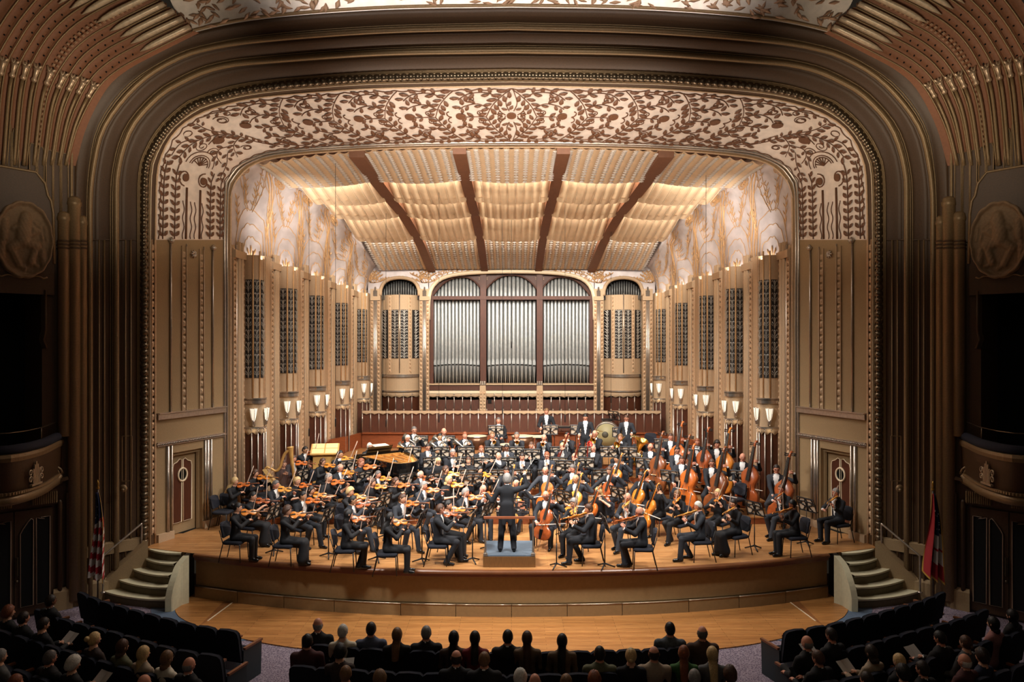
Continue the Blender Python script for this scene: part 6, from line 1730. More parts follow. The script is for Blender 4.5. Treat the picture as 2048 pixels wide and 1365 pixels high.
def make_inst(kind, ci=0):
    key = (kind, ci)
    if key in INST: return INST[key]
    if kind == 'violin': R = fiddle('violin', .36, .208, .112, .168, .038, .60, VCOL[ci])
    elif kind == 'viola': R = fiddle('viola', .41, .24, .13, .19, .042, .67, VCOL[ci])
    elif kind == 'cello': R = fiddle('cello', .755, .44, .24, .34, .13, 1.22, VCOL[ci], pin=.26)
    elif kind == 'bass': R = fiddle('double_bass', 1.12, .67, .38, .50, .21, 1.80, VCOL[ci], slope=.6, pin=.12)
    elif kind in ('bow', 'cello_bow'):
        L_ = .74 if kind == 'bow' else .71; r = .008 if kind == 'bow' else .009; R = []
        m = MB(); m.tube([(-.04, 0, .0), (L_ * .4, 0, -.004), (L_ * .75, 0, .0), (L_, 0, .008)], [r, r, r * .9, r * .8], 6); R.append(('stick', m.mesh('stick', mat('bow_stick', (206, 172, 150), .35))))
        m = MB(); m.bar((.03, 0, -.016), (L_, 0, -.008), .017, .004); R.append(('bow_hair', m.mesh('bow_hair', mat('bow_hair', (238, 232, 222), .6))))
        m = MB(); m.box((.012, 0, -.01), (.045, .012, .02)); R.append(('frog', m.mesh('frog', mat('ebony', (20, 17, 16), .3))))
        m = MB(); m.tube([(L_ - .005, 0, -.012), (L_ + .012, 0, .01)], [.005, .007], 5); R.append(('tip', m.mesh('tip', mat('maple', (222, 184, 130), .5))))
    elif kind in ('clarinet', 'oboe'):
        L_ = .64; m = MB(); m.tube([(0, 0, 0), (.06, 0, 0), (.1, 0, 0), (L_ * .82, 0, 0), (L_, 0, 0)], [.005, .012, .014, .015, .034], 8); R = [('tube', m.mesh('tube', mat('grenadilla', (24, 20, 20), .3)))]
        m = MB()
        for k in range(9): m.bar((.14 + k * .045, -.008, .018), (.165 + k * .045, .006, .02), .012, .006)
        R.append(('keys', stuff_mesh(m, 'keys', METAL)))
    elif kind == 'flute':
        m = MB(); m.tube([(0, 0, 0), (.67, 0, 0)], .0105, 8); R = [('tube', m.mesh('tube', METAL))]; m = MB()
        for k in range(11): m.lathe([(.009, .008), (.009, .016)], (.24 + k * .036, 0, 0), 6)
        R.append(('keys', stuff_mesh(m, 'keys', METAL)))
    elif kind in ('trumpet', 'trombone', 'horn', 'tuba'):
        BR = mat('lacquered_brass', (224, 176, 84), .22, .95) if kind != 'horn' else mat('nickel_silver', (170, 164, 150), .22, .9); R = []
        if kind == 'trumpet':
            m = MB(); m.tube([(0, 0, 0), (.03, 0, 0), (.3, 0, 0), (.38, 0, .0), (.44, 0, .0), (.48, 0, .0)], [.012, .006, .007, .016, .034, .062], 10, cap=False); R.append(('bell', m.mesh('bell', BR)))
            m = MB(); m.tube([(.1, 0, -.05), (.32, 0, -.05), (.35, 0, -.025), (.32, 0, 0), (.1, 0, 0), (.07, 0, -.025)], .007, 6, closed=True); R.append(('tubing', m.mesh('tubing', BR)))
            for k in range(3): m = MB(); m.lathe([(.013, -.09), (.013, .03), (.006, .035), (.006, .06), (.012, .062)], (.18 + k * .03, 0, 0), 8); R.append(('valve', m.mesh('valve', BR)))
        if kind == 'trombone':
            m = MB(); m.tube([(0, 0, 0), (.95, 0, 0), (.99, 0, -.04), (.95, 0, -.08), (.1, 0, -.08)], .008, 6); R.append(('slide', m.mesh('slide', METAL)))
            m = MB(); m.tube([(.1, 0, -.08), (-.22, 0, -.08), (-.27, .03, -.04), (-.25, .07, .04), (-.1, .08, .08), (.2, .08, .08), (.32, .08, .08), (.38, .08, .08), (.42, .08, .08)], [.008, .009, .01, .011, .013, .02, .036, .065, .11], 10, cap=False); R.append(('bell', m.mesh('bell', BR)))
        if kind == 'horn':
            m = MB()
            for rr in (.12, .095, .07): m.tube([(.22 + rr * cos(a), .02 * (rr > .1), -.06 + rr * sin(a)) for a in np.linspace(0, 2 * pi, 17)[:-1]], .011, 6, closed=True)
            m.tube([(0, 0, 0), (.12, 0, 0), (.2, 0, .05)], [.008, .006, .009], 6); R.append(('coils', m.mesh('coils', BR)))
            m = MB(); m.tube([(.3, 0, -.15), (.2, -.06, -.2), (.1, -.12, -.24), (.03, -.16, -.27), (-.01, -.18, -.29)], [.013, .025, .05, .085, .13], 12, cap=False); R.append(('bell', m.mesh('bell', BR)))
        if kind == 'tuba':
            m = MB(); m.tube([(.0, -.1, 0), (-.05, 0, 0), (.0, .12, 0), (.2, .14, 0), (.5, .1, 0), (.7, .08, 0), (.82, .07, 0), (.87, .07, 0)], [.05, .055, .065, .075, .095, .13, .19, .235], 14, cap=False); R.append(('bell', m.mesh('bell', BR)))
            m = MB(); m.tube([(0, -.1, 0), (.3, -.12, 0), (.5, -.06, .02), (.45, .0, .06), (.2, .02, .08), (.08, -.04, .08), (.2, -.1, .08), (.4, -.12, .08)], [.04, .032, .026, .02, .018, .016, .014, .012], 8); R.append(('tubing', m.mesh('tubing', BR)))
            for k in range(4): m = MB(); m.tube([(.18, -.06 + k * .035, .1), (.42, -.06 + k * .035, .1)], .014, 8); R.append(('valve', m.mesh('valve', METAL)))
    elif kind in ('bassoon', 'contrabassoon'):
        WD = mat('bassoon_maple', (110, 34, 22), .28); L_ = 1.3
        m = MB(); m.tube([(0, 0, 0), (.1, 0, 0), (1.0, .0, 0), (L_ - .05, 0, 0), (L_, 0, 0)], [.035, .037, .022, .022, .03], 8); m.tube([(0, .045, 0), (.6, .045, 0), (.62, .045, 0)], [.03, .022, .018], 8); R = [('wood_tube', m.mesh('wood_tube', WD))]
        m = MB(); m.tube([(.62, .045, 0), (.72, .07, .03), (.70, .12, .10), (.66, .13, .18)], .005, 5); R.append(('crook', m.mesh('crook', METAL)))
        m = MB()
        for k in range(14): m.box((.12 + k * .07, .02, .035), (.035, .02, .012))
        R.append(('keys', stuff_mesh(m, 'keys', METAL)))
        if kind == 'contrabassoon': m = MB(); m.tube([(L_, 0, 0), (L_ + .1, 0, .0), (L_ + .14, -.06, .03), (L_ + .1, -.12, .06), (L_ + .0, -.12, .08)], [.03, .035, .038, .045, .055], 10, cap=False); R.append(('bell', m.mesh('bell', mat('red_bell', (176, 44, 30), .3))))
    elif kind == 'mallet':
        m = MB(); m.tube([(-.03, 0, 0), (.33, 0, 0)], .005, 5); R = [('stick', m.mesh('stick', mat('maple', (222, 184, 130), .5)))]; m = MB(); m.ball((.34, 0, 0), .019); R.append(('felt_head', m.mesh('felt_head', SHIRTM)))
    elif kind == 'baton':
        m = MB(); m.tube([(0, 0, 0), (.36, 0, 0)], [.004, .002], 5); R = [('stick', m.mesh('stick', SHIRTM))]; m = MB(); m.ball((-.01, 0, 0), .014, sc=(1.6, 1, 1)); R.append(('cork_grip', m.mesh('cork_grip', mat('maple', (222, 184, 130), .5))))
    INST[key] = R
    return R
STUFFM = set()
def stuff_mesh(m, n, mt):
    me = m.mesh(n, mt); STUFFM.add(me.name); return me
NICE = {'bow': ('bow', 'bow'), 'cello_bow': ('bow', 'bow'), 'violin': ('violin', 'violin'), 'viola': ('viola', 'viola'), 'cello': ('cello', 'cello'), 'bass': ('double_bass', 'double bass'), 'contrabassoon': ('contrabassoon', 'bassoon')}
def put_inst(kind, ci, M, label, group=None):
    nm, cat = NICE.get(kind, (kind, kind))
    t = thing(nm, label, cat, group=group); t.matrix_world = M
    for n, me in make_inst(kind, ci):
        o = link(n, me, t)
        if me.name in STUFFM: o['kind'] = 'stuff'
    return t

# ------------------------------------------------------------------ chairs and music stands
CHF = mat('black_chair_fabric', (30, 32, 42), .9); CHM = mat('black_chair_steel', (20, 20, 22), .4)
def chair_parts():
    R = []
    m = MB(); rows = []
    for z, k in ((.40, .92), (.42, 1), (.455, 1), (.475, .9)):
        rows.append([Vector((k * .235 * max(-1, min(1, 1.25 * cos(a))), k * .225 * max(-1, min(1, 1.25 * sin(a))) , z)) for a in np.linspace(0, 2 * pi, 25)[:-1]])
    m.grid(rows, 0, True, True); m.f += [tuple(range(24))[::-1], tuple(range(72, 96))]; m.m += [0, 0]; m.s += [False, False]; R.append(('seat', m.mesh('seat', CHF)))
    m = MB(); rows = []
    for i, a in enumerate(np.linspace(0, 2 * pi, 21)[:-1]): rows.append((.205 * max(-1, min(1, 1.2 * cos(a))), .70 + .17 * max(-1, min(1, 1.2 * sin(a)))))
    for o in (0, 1):
        pass
    A_ = [Vector((x, .205 + (z - .55) * .18 + .04 * (1 - (x / .2) ** 2), z)) for x, z in rows]; m.grid([[p * 1.0 + Vector((0, -.02, 0)) for p in A_], [p + Vector((0, .02, 0)) for p in A_]], 0, False, True)
    m.f += [tuple(range(20)), tuple(range(20, 40))[::-1]]; m.m += [0, 0]; m.s += [False, False]; R.append(('backrest', m.mesh('backrest', CHF)))
    for x in (-.2, .2):
        m = MB(); m.tube([(x, -.19, .40), (x * 1.05, -.21, 0)], .0125, 6); R.append(('leg', m.mesh('leg', CHM)))
        m = MB(); m.tube([(x * .95, .29, .72), (x, .20, .42), (x * 1.08, .30, 0)], .0125, 6); R.append(('leg', m.mesh('leg', CHM)))
    m = MB(); m.tube([(-.2, -.19, .40), (.2, -.19, .40), (.2, .2, .42), (-.2, .2, .42)], .0125, 6, closed=True); R.append(('seat_frame', m.mesh('seat_frame', CHM)))
    return R
CHAIR = chair_parts()
def put_chair(loc, yaw, label, group=None, scale=1.0, lift=0):
    t = thing('orchestra_chair', label, 'chair', loc, yaw, group)
    for n, me in CHAIR: link(n, me, t)
    return t
def stool_parts():
    R = []; m = MB(); m.lathe([(.15, .70), (.17, .72), (.17, .75), (.14, .77)], n=16); R.append(('seat', m.mesh('seat', CHF)))
    for k in range(4):
        a = pi / 4 + k * pi / 2; m = MB(); m.tube([(.12 * cos(a), .12 * sin(a), .7), (.2 * cos(a), .2 * sin(a), 0)], .013, 6); R.append(('leg', m.mesh('leg', CHM)))
    m = MB(); m.tube([(.18 * cos(a), .18 * sin(a), .28) for a in np.linspace(0, 2 * pi, 17)[:-1]], .01, 5, closed=True); R.append(('foot_ring', m.mesh('foot_ring', CHM)))
    return R
STOOL = stool_parts()
def stand_parts(hh=.98):
    """desk plane leans back; local front (music side) faces +Y, pierced metal back faces -Y"""
    R = []; m = MB()
    for k in range(3):
        a = pi / 2 + k * 2 * pi / 3; m.tube([(0, 0, .10), (.10 * cos(a), .10 * sin(a), .06), (.23 * cos(a), .23 * sin(a), .012)], [.022, .016, .014], 6)
    R.append(('tripod_foot', m.mesh('tripod_foot', CHM)))
    m = MB(); m.tube([(0, 0, .08), (0, 0, .55)], .014, 8); m.tube([(0, 0, .5), (0, 0, hh - .1)], .009, 8); R.append(('pole', m.mesh('pole', CHM)))
    tl = radians(20); D_ = lambda x, z, o=0: Vector((x, -sin(tl) * z * -1 * -1 + o * cos(tl), hh + cos(tl) * z + o * sin(tl)))
    D_ = lambda x, z, o=0: Vector((x, -sin(tl) * z - o * cos(tl), hh + cos(tl) * z - o * sin(tl)))
    W, H = .26, .175; m = MB()
    # frame bars and pierced curls
    for a, c in (((-W, -H), (W, -H)), ((W, -H), (W, H)), ((W, H), (-W, H)), ((-W, H), (-W, -H))): m.bar(D_(*a), D_(*c), .028, .012, up=(0, -1, .3))
    def curl(cx_, cz, r, a0, a1, w=.016):
        m.tube([D_(cx_ + r * cos(a) , cz + r * .9 * sin(a)) for a in np.linspace(a0, a1, 12)], w, 4, flat=.5)
    for s in (-1, 1):
        curl(s * .05, .02, .06, pi / 2, pi / 2 + s * pi * 1.1); curl(s * .14, .10, .07, -pi / 2, -pi / 2 + s * pi * .9); curl(s * .15, -.07, .075, pi / 2, pi / 2 + s * pi * 1.0)
        curl(s * .05, -.12, .055, 0, pi); curl(s * .2, -.03, .06, pi if s > 0 else 0, (pi if s > 0 else 0) - s * pi * .8)
        m.tube([D_(s * .015, H), D_(s * .03, .05), D_(s * .012, -.05), D_(s * .02, -H)], .015, 4, flat=.5); m.bar(D_(s * .05, .09), D_(s * W, .06), .022, .01, up=(0, -1, .3)); m.bar(D_(s * .09, -.0), D_(s * W, -.0), .014, .01, up=(0, -1, .3))
    m.bar(D_(-W, -H, -.03), D_(W, -H, -.03), .07, .012, up=(0, 0, 1)); R.append(('desk', m.mesh('desk', CHM)))
    return R, D_
STAND, DSK = stand_parts(1.0)
pm = MB(); 
for s in (-1, 1): pm.hexa([DSK(s * .002, -.165, -.012), DSK(s * .25, -.165, -.016), DSK(s * .25, .175, -.016), DSK(s * .002, .175, -.012)], [DSK(s * .002, -.165, -.016), DSK(s * .25, -.165, -.02), DSK(s * .25, .175, -.02), DSK(s * .002, .175, -.016)])
SHEET = pm.mesh('pages', mat('music_paper', (222, 206, 184), .8))
def put_stand(loc, yaw, label, group=None, low=0, music=True):
    t = thing('music_stand', label, 'music stand', loc, yaw, group)
    for n, me in STAND:
        o = link(n, me, t)
        if n == 'desk' and low: o.location.z = -low
    if music:
        s = thing('sheet_music', label.replace('music stand', 'open sheet music on the stand').replace('black ', ''), 'sheet music', loc, yaw, 'open sheet music'); o = link('pages', SHEET, s); o.location.z = -low
    return t
# ------------------------------------------------------------------ seating the orchestra
def seat_at(u, v, hh):
    best = None
    b_ = [15.0] + RB + [27.9]; hs = [0] + RH
    for k in range(6):
        d = (CAMZ - 1.05 - hs[k] - hh) * F / (v - CY); lo_, hi_ = b_[k] + (.22 if k else 0), b_[k + 1] - .12
        dc = min(max(d, lo_), hi_); e = abs(d - dc)
        if best is None or e < best[0]: best = (e, dc, 1.05 + hs[k])
    e, d, z = best; zh = CAMZ - (v - CY) * d / F
    return Vector(((u - CX) * d / F, d, z)), min(max((zh - z) / hh, .90), 1.10)
S = {'p': SK1, 'l': SK0, 't': SK3, 'b': SK2}
CL = {'k': SUIT, 'c': SUIT2, 'd': DRESS}
# head pixel u, v | role | sex | legs | hair | hair colour | skin | glasses | turn | identity
ORCH = '''
471 1013|violin|f|a|bun|black|l|0|0|violinist with dark bun and black lace top, front row far left
501 990|violin|f|sb|tied|black|l|0|0|violinist with tied black hair and grey-black skirt, second at far left
465 960|violin|f|a|long|blonde|l|0|5|violinist with long blonde hair beside the left stage wall
505 944|violin|f|a|long|brown|l|0|5|violinist with long brown hair behind the long blonde violinist
548 969.5|violin|m|a|short|salt|p|0|0|grey-haired violinist in tailcoat below the harp
570 1019|violin|f|s|curly|brown|l|1|0|violinist with curly brown hair and glasses in long skirt
603 992|violin|m|f|short|black|t|0|-15|young black-haired violinist looking down, second row left
591 959|violin|f|ab|tied|blonde|l|0|-10|violinist with pinned blonde hair right beside the harp foot
618 978|violin|f|a|bob|dark|l|0|0|violinist with dark bob hidden between two desks on the left
606 900|violin|m|f|short|black|t|1|0|black-haired violinist with glasses behind the harp column
583 918|violin|m|a|short|brown|p|0|0|violinist half hidden behind the harp strings
641 921|violin|f|a|bob|brown|l|1|0|violinist with brown bob and glasses in front of the wooden desk
677.6 908.6|violin|m|a|short|black|t|0|-10|black-haired violinist beside the piano keyboard
675.6 936|violin|m|a|fringe|grey|p|1|0|balding violinist with glasses and white shirt, left middle
654.7 953|violin|f|ab|short|grey|l|0|0|violinist with short grey hair in black top with fine stripes
718.5 925.5|violin|m|a|short|red|p|1|0|auburn-haired violinist in plain black shirt before the piano
696.6 981|violin|f|ab|curly|blonde|l|0|0|violinist with short curly blonde hair, left middle
698 1001|violin|m|f|short|black|t|1|0|dark-haired violinist right behind the black-haired woman at front left
691 1027|violin|f|x|mid|black|l|0|0|violinist with shoulder-length black hair, third from left in front row
740 962|violin|f|ab|long|brown|l|0|0|violinist with long brown hair and sheer top, centre left
786 926.5|violin|f|a|bob|black|l|0|0|violinist with short black bob in front of the piano tail
751.4 949|violin|m|a|short|salt|p|0|0|grey-bearded violinist in front of the piano side
787 960|violin|f|a|bob|brown|l|0|0|violinist with cropped brown bob, centre left
801 997|violin|m|f|short|brown|l|0|-20|young brown-haired violinist facing outward, centre left
775 1033|violin|f|a|long|black|l|0|0|violinist with long black hair, fourth from left in front row
836.5 949|violin|m|a|fringe|white|p|0|0|bald violinist looking down in front of the piano tail
841.4 971|violin|m|k|short|grey|p|0|0|grey-haired violinist in tailcoat, middle of the left desks
893 957|violin|f|ab|bob|blonde|l|0|-10|violinist with blonde bob and bare forearms left of the conductor
888 937|violin|f|a|mid|brown|l|0|0|violinist with brown hair behind the blonde-bobbed violinist
957 937|violin|f|a|long|black|l|0|-30|violinist with long black hair directly behind the conductor's left hand
924.5 985|violin|m|k|short|grey|p|0|0|grey-haired violinist nearest the podium, second desk left
965 978|violin|m|f|bald|grey|p|1|-45|bald violinist with glasses beside the podium facing the hall
889 1007|violin|f|s|bun|black|l|0|0|dark-haired violinist half hidden behind the first-desk violinist
876 1019|violin|m|k|short|brown|p|1|0|first-desk violinist with glasses and greying brown hair at front centre left
876 920.5|rest|f|a|bob|blonde|l|1|0|woman with blonde bob and black jacket sitting without an instrument
855 895|clarinet|m|a|short|dark|p|1|0|bearded dark-haired clarinettist right of the piano
904.7 906|clarinet|m|a|short|grey|p|0|0|grey-haired clarinettist right of the blonde woman in jacket
936.4 919|flute|f|a|long|brown|l|0|0|flutist with long brown hair
996.7 912.6|flute|m|a|bald|grey|p|0|0|bald flutist behind the conductor
962 898|oboe|m|a|short|red|p|0|0|reddish-haired woodwind player left of centre
814 877|horn|m|a|short|white|p|1|0|white-haired horn player with glasses above the piano tail
827.7 861|horn|m|a|short|salt|p|1|0|grey-haired horn player with glasses at the far left of the brass
878.5 874|horn|m|a|short|black|t|0|0|black-haired horn player in the left brass row
887.5 864|horn|m|a|fringe|brown|p|0|0|balding horn player behind the black-haired one
929 871|horn|m|a|short|red|p|0|0|red-haired horn player left of the timpani
984.4 871|trumpet|m|a|short|light|p|0|0|sandy-haired trumpeter beside the timpani
1033.5 871.4|trumpet|m|a|short|salt|p|0|0|grey-haired trumpeter between the drums
1013 896|clarinet|m|a|short|black|b|0|0|black-haired brown-skinned clarinettist at centre
1063 891|clarinet|m|a|short|brown|p|0|0|brown-haired bass clarinettist right of centre
1044.5 914|oboe|m|a|short|dark|p|0|0|close-cropped oboist at centre
1094.6 911|oboe|m|a|short|red|p|1|0|ginger-haired oboist with glasses right of centre
1088.3 875.6|trumpet|m|a|bald|grey|p|0|0|bald trumpeter below the standing percussionist
1135 871.4|trumpet|m|a|short|black|t|0|0|dark-bearded brass player right of the bald trumpeter
1126 893|bassoon|m|a|short|blonde|p|0|0|blond bassoonist holding a dark red bassoon
1150 914|bassoon|m|a|fringe|white|p|1|0|white-haired bassoonist with glasses
1186.7 898|contra|m|a|fringe|white|p|0|0|white-haired contrabassoon player with red-belled instrument
1190 868|trombone|m|a|bald|white|p|1|0|bald trombonist with glasses before the bass drum
1242 875|trombone|m|a|mid|light|p|0|0|trombonist with longer light brown hair
1278 880|tuba|m|a|short|brown|p|0|0|tuba player hidden behind his instrument
997 841.5|rest|m|a|short|salt|p|0|0|grey-haired timpanist seated at the back behind the timpani
1093 823.3|perc|m|a|short|light|p|0|0|tall percussionist standing at the back in the centre
1171 835|perc|m|a|short|black|p|0|0|dark-haired percussionist standing behind the bass drum
1253 836.6|perc|m|a|short|brown|p|1|0|percussionist standing at the right end of the back row
734.6 890|piano|f|a|long|white|l|1|5|pianist with long white hair and glasses
564 925|harp|f|s|mid|brown|l|0|0|harpist hidden behind the harp
1037.5 967|cello|m|a|fringe|dark|p|1|-25|cellist with receding dark hair right behind the conductor's raised arm
1012.7 941|cello|m|a|short|dark|p|0|0|dark-haired cellist directly above the conductor's head
1092 941|cello|m|a|fringe|brown|p|0|0|balding cellist looking down right of the conductor
1095 990|cello|m|a|fringe|brown|p|1|8|balding cellist with glasses on the first desk right of the podium
1148 936|cello|m|a|short|salt|p|0|0|grey-haired cellist behind the bald cellist
1155 957|cello|m|a|bald|dark|t|0|0|bald cellist in the middle of the cello section
1222.5 941|cello|m|a|short|brown|l|0|0|young brown-haired cellist in the third row
1202.7 979|cello|f|ab|bob|blonde|l|0|-10|cellist with cropped blonde hair facing left
1237 917|cello|m|a|short|black|t|0|0|black-haired cellist at the back of the section
1288.7 952|cello|m|a|short|dark|p|0|0|dark-haired cellist on the right of the section
1322 974|cello|f|a|mid|brown|l|0|-10|cellist with shoulder-length brown hair beside the basses
1149 1003|viola|f|a|curly|grey|l|1|30|violist with grey curls, glasses and silver-flecked blouse
1182 1018.5|viola|m|k|short|brown|l|0|0|brown-haired violist on the front desk right of the podium
1257 995|viola|m|f|bald|grey|p|1|20|bald violist with glasses and crossed feet in the second row
1285.7 1024.4|viola|m|x|bald|grey|p|1|0|bald violist in the front row right
1357 985.4|viola|f|k|bob|light|l|1|15|violist with short fair hair and glasses in trouser suit
1400.4 1013|viola|m|k|short|white|p|0|0|white-haired violist with his back half turned, front row right
1438 983|viola|f|a|ponytail|blonde|l|0|25|violist with blonde ponytail
1472 1004|viola|f|s|tied|dark|l|1|15|violist with pinned dark hair in a long skirt
1565 978|viola|m|f|short|brown|p|1|12|brown-haired violist with glasses in the right corner
1590 1006|viola|f|a|mid|black|b|0|0|brown-skinned violist with shoulder-length black hair, front row far right
1676.4 985.4|viola|m|a|short|grey|p|0|5|grey-haired violist alone beside the right stage door
1301.6 894.5|bass|m|a|fringe|light|p|1|0|bassist with glasses beside the tuba
1341.3 874|bass|m|a|short|brown|p|0|0|bassist at the rear with short brown hair
1355 901|bass|m|a|short|dark|p|1|0|dark-haired bassist with glasses, second row of basses
1394.7 884.3|bass|m|a|short|red|p|0|0|red-bearded bassist at the rear
1434.5 889|bass|m|a|curly|dark|p|0|0|curly-haired bassist at the rear
1364 920|bass|m|a|short|brown|p|0|0|bassist with brown hair in the front of the section
1424.3 926.3|bass|m|a|short|brown|p|1|0|bassist with dark glasses at the centre front of the section
1485.6 915|bass|m|a|bald|grey|p|0|0|bald bassist near the right stage wall
1553.7 938|bass|m|a|short|dark|p|1|0|outermost bassist on the right with dark hair and glasses
'''
GRP = {'violin': 'violins', 'viola': 'violas', 'cello': 'cellos', 'bass': 'double basses'}
nv_ = {}
POSN = []
for ln in ORCH.strip().split('\n'):
    pos, role, sex, legs, hair, hc, sk, gls, turn, ident = ln.split('|')
    u, v = map(float, pos.split()); kind = 'violin' if role == 'viola' else role
    hh = {'perc': 1.585, 'bass': 1.455}.get(kind, 1.235)
    loc, sc = seat_at(u, v, hh)
    tx, ty = (0 - loc.x), (16.4 - loc.y)
    yaw = math.atan2(tx, -ty)
    if role in ('violin',): yaw = max(yaw, radians(58)); yaw = min(yaw, radians(98)) * .97
    if role == 'viola': yaw = min(yaw, radians(-50)); yaw = max(yaw, radians(-96))
    if kind in ('perc',): yaw *= .5
    if kind == 'bass': yaw *= .45
    yaw += radians(float(turn)) if role != 'harp' else 0
    nv_[role] = nv_.get(role, 0) + 1
    var = nv_[role] % (4 if kind in ('violin', 'cello') else 2)
    sa = sc * (.97 if sex == 'f' and hh < 1.3 else 1)
    cloth = DRESS if sex == 'f' else (SUIT if nv_[role] % 3 else SUIT2)
    t, RM, I = put_person(loc, yaw, kind, sex, legs, var, hair, hc, S[sk], cloth, gls == '1', ident, sa, bow=not ('black shirt' in ident), shirt=(SUIT if 'black shirt' in ident else None))
    POSN.append((role, loc, yaw, ident))
    for nI, (k, M) in enumerate(I):
        kk = 'viola' if role == 'viola' and k == 'violin' else k
        ci = {'cello': (0, 2, 0, 1, 3, 0, 2, 3, 1, 0, 0), 'bass': (3, 4, 1, 4, 3, 0, 1, 4, 3), 'violin': (1, 0, 3, 1, 0, 2, 0, 1), 'viola': (0, 2, 0, 2, 1)}.get(kk, (0,)); ci = ci[nv_[role] % len(ci)]
        put_inst(kk, ci if kk in ('violin', 'viola', 'cello', 'bass') else 0, RM @ M, {'cello_bow': 'bow', 'bass': 'double bass', 'mallet': ('left mallet', 'right mallet')[1 - nI % 2]}.get(kk, kk) + ' of the ' + ident, GRP.get(kk))
    if kind == 'bass':
        st = thing('stool', 'black stool of the ' + ident, 'stool', loc, yaw, 'bass stools')
        for n, me in STOOL: link(n, me, st)
    elif kind != 'perc' and kind != 'piano':
        put_chair(loc, yaw, 'black chair of the ' + ident, 'orchestra chairs')
# piano bench
for role, loc, yaw, ident in POSN:
    if role == 'piano':
        t = thing('piano_bench', 'black bench under the white-haired pianist', 'bench', loc, yaw); m = MB(); m.box((0, 0, .44), (.7, .36, .07)); link('seat', m.mesh('seat', CHF), t)
        for x in (-.3, .3):
            for y in (-.14, .14): m = MB(); m.box((x, y, .2), (.04, .04, .41)); link('leg', m.mesh('leg', CHM), t)

# ------------------------------------------------------------------ podium and conductor
pod = thing('conductor_podium', 'wooden conductor podium with blue-grey top and brass-posted guard rail', 'podium', (-.05, 16.7, 1.05))
PW = mat('podium_oak', (120, 84, 48), .4, 0, .15, 8, 0, None, None, 0, .5, 0, (8, 1, 1))
m = MB(); m.box((0, 0, .12), (1.16, 1.28, .23)); link('base', m.mesh('base', PW), pod)
m = MB(); m.box((0, .0, .245), (1.12, 1.24, .025)); m.box((0, -.6, .235), (1.1, .02, .05)); link('deck', m.mesh('deck', mat('podium_carpet', (80, 92, 104), .9, 0, .06, 30)), pod)
for x in (-.53, .53):
    m = MB(); m.lathe([(.035, .25), (.035, .3), (.022, .31), (.022, .36), (.026, .42), (.02, .44), (.02, 1.02), (.024, 1.06)], (x, -.58, 0), 10); m.box((x, -.58, .27), (.09, .1, .05)); link('rail_post', m.mesh('rail_post', METAL), pod)
m = MB(); m.box((0, -.58, 1.09), (1.14, .07, .045)); link('guard_rail', m.mesh('guard_rail', mat('rail_mahogany', (150, 88, 60), .35)), pod)
t, RM, I = put_person(Vector((-.10, 16.42, 1.31)), pi, 'conduct', 'm', 'a', 0, 'curly', 'grey', SK1, SUIT, False, 'grey-haired conductor in black tailcoat standing on the podium, arms spread', 1.02, bow=False)
for k, M in I: put_inst(k, 0, RM @ M, 'thin white baton in the conductor\'s raised right hand')
put_stand(Vector((.12, 17.75, 1.05)), pi, 'black music stand of the conductor behind the podium', None, 0, False)
t = thing('score', 'open conductor score with brown cover on the conductor\'s stand', 'sheet music', (.20, 17.80, 2.05), pi)
m = MB(); m.hexa([DSK(-.13, -.1, -.02) - Vector((0, 0, 1)), DSK(.13, -.1, -.02) - Vector((0, 0, 1)), DSK(.13, .1, -.02) - Vector((0, 0, 1)), DSK(-.13, .1, -.02) - Vector((0, 0, 1))], [DSK(-.13, -.1, -.035) - Vector((0, 0, 1)), DSK(.13, -.1, -.035) - Vector((0, 0, 1)), DSK(.13, .1, -.035) - Vector((0, 0, 1)), DSK(-.13, .1, -.035) - Vector((0, 0, 1))])
link('cover', m.mesh('cover', mat('brown_cover', (150, 88, 58), .6)), t)

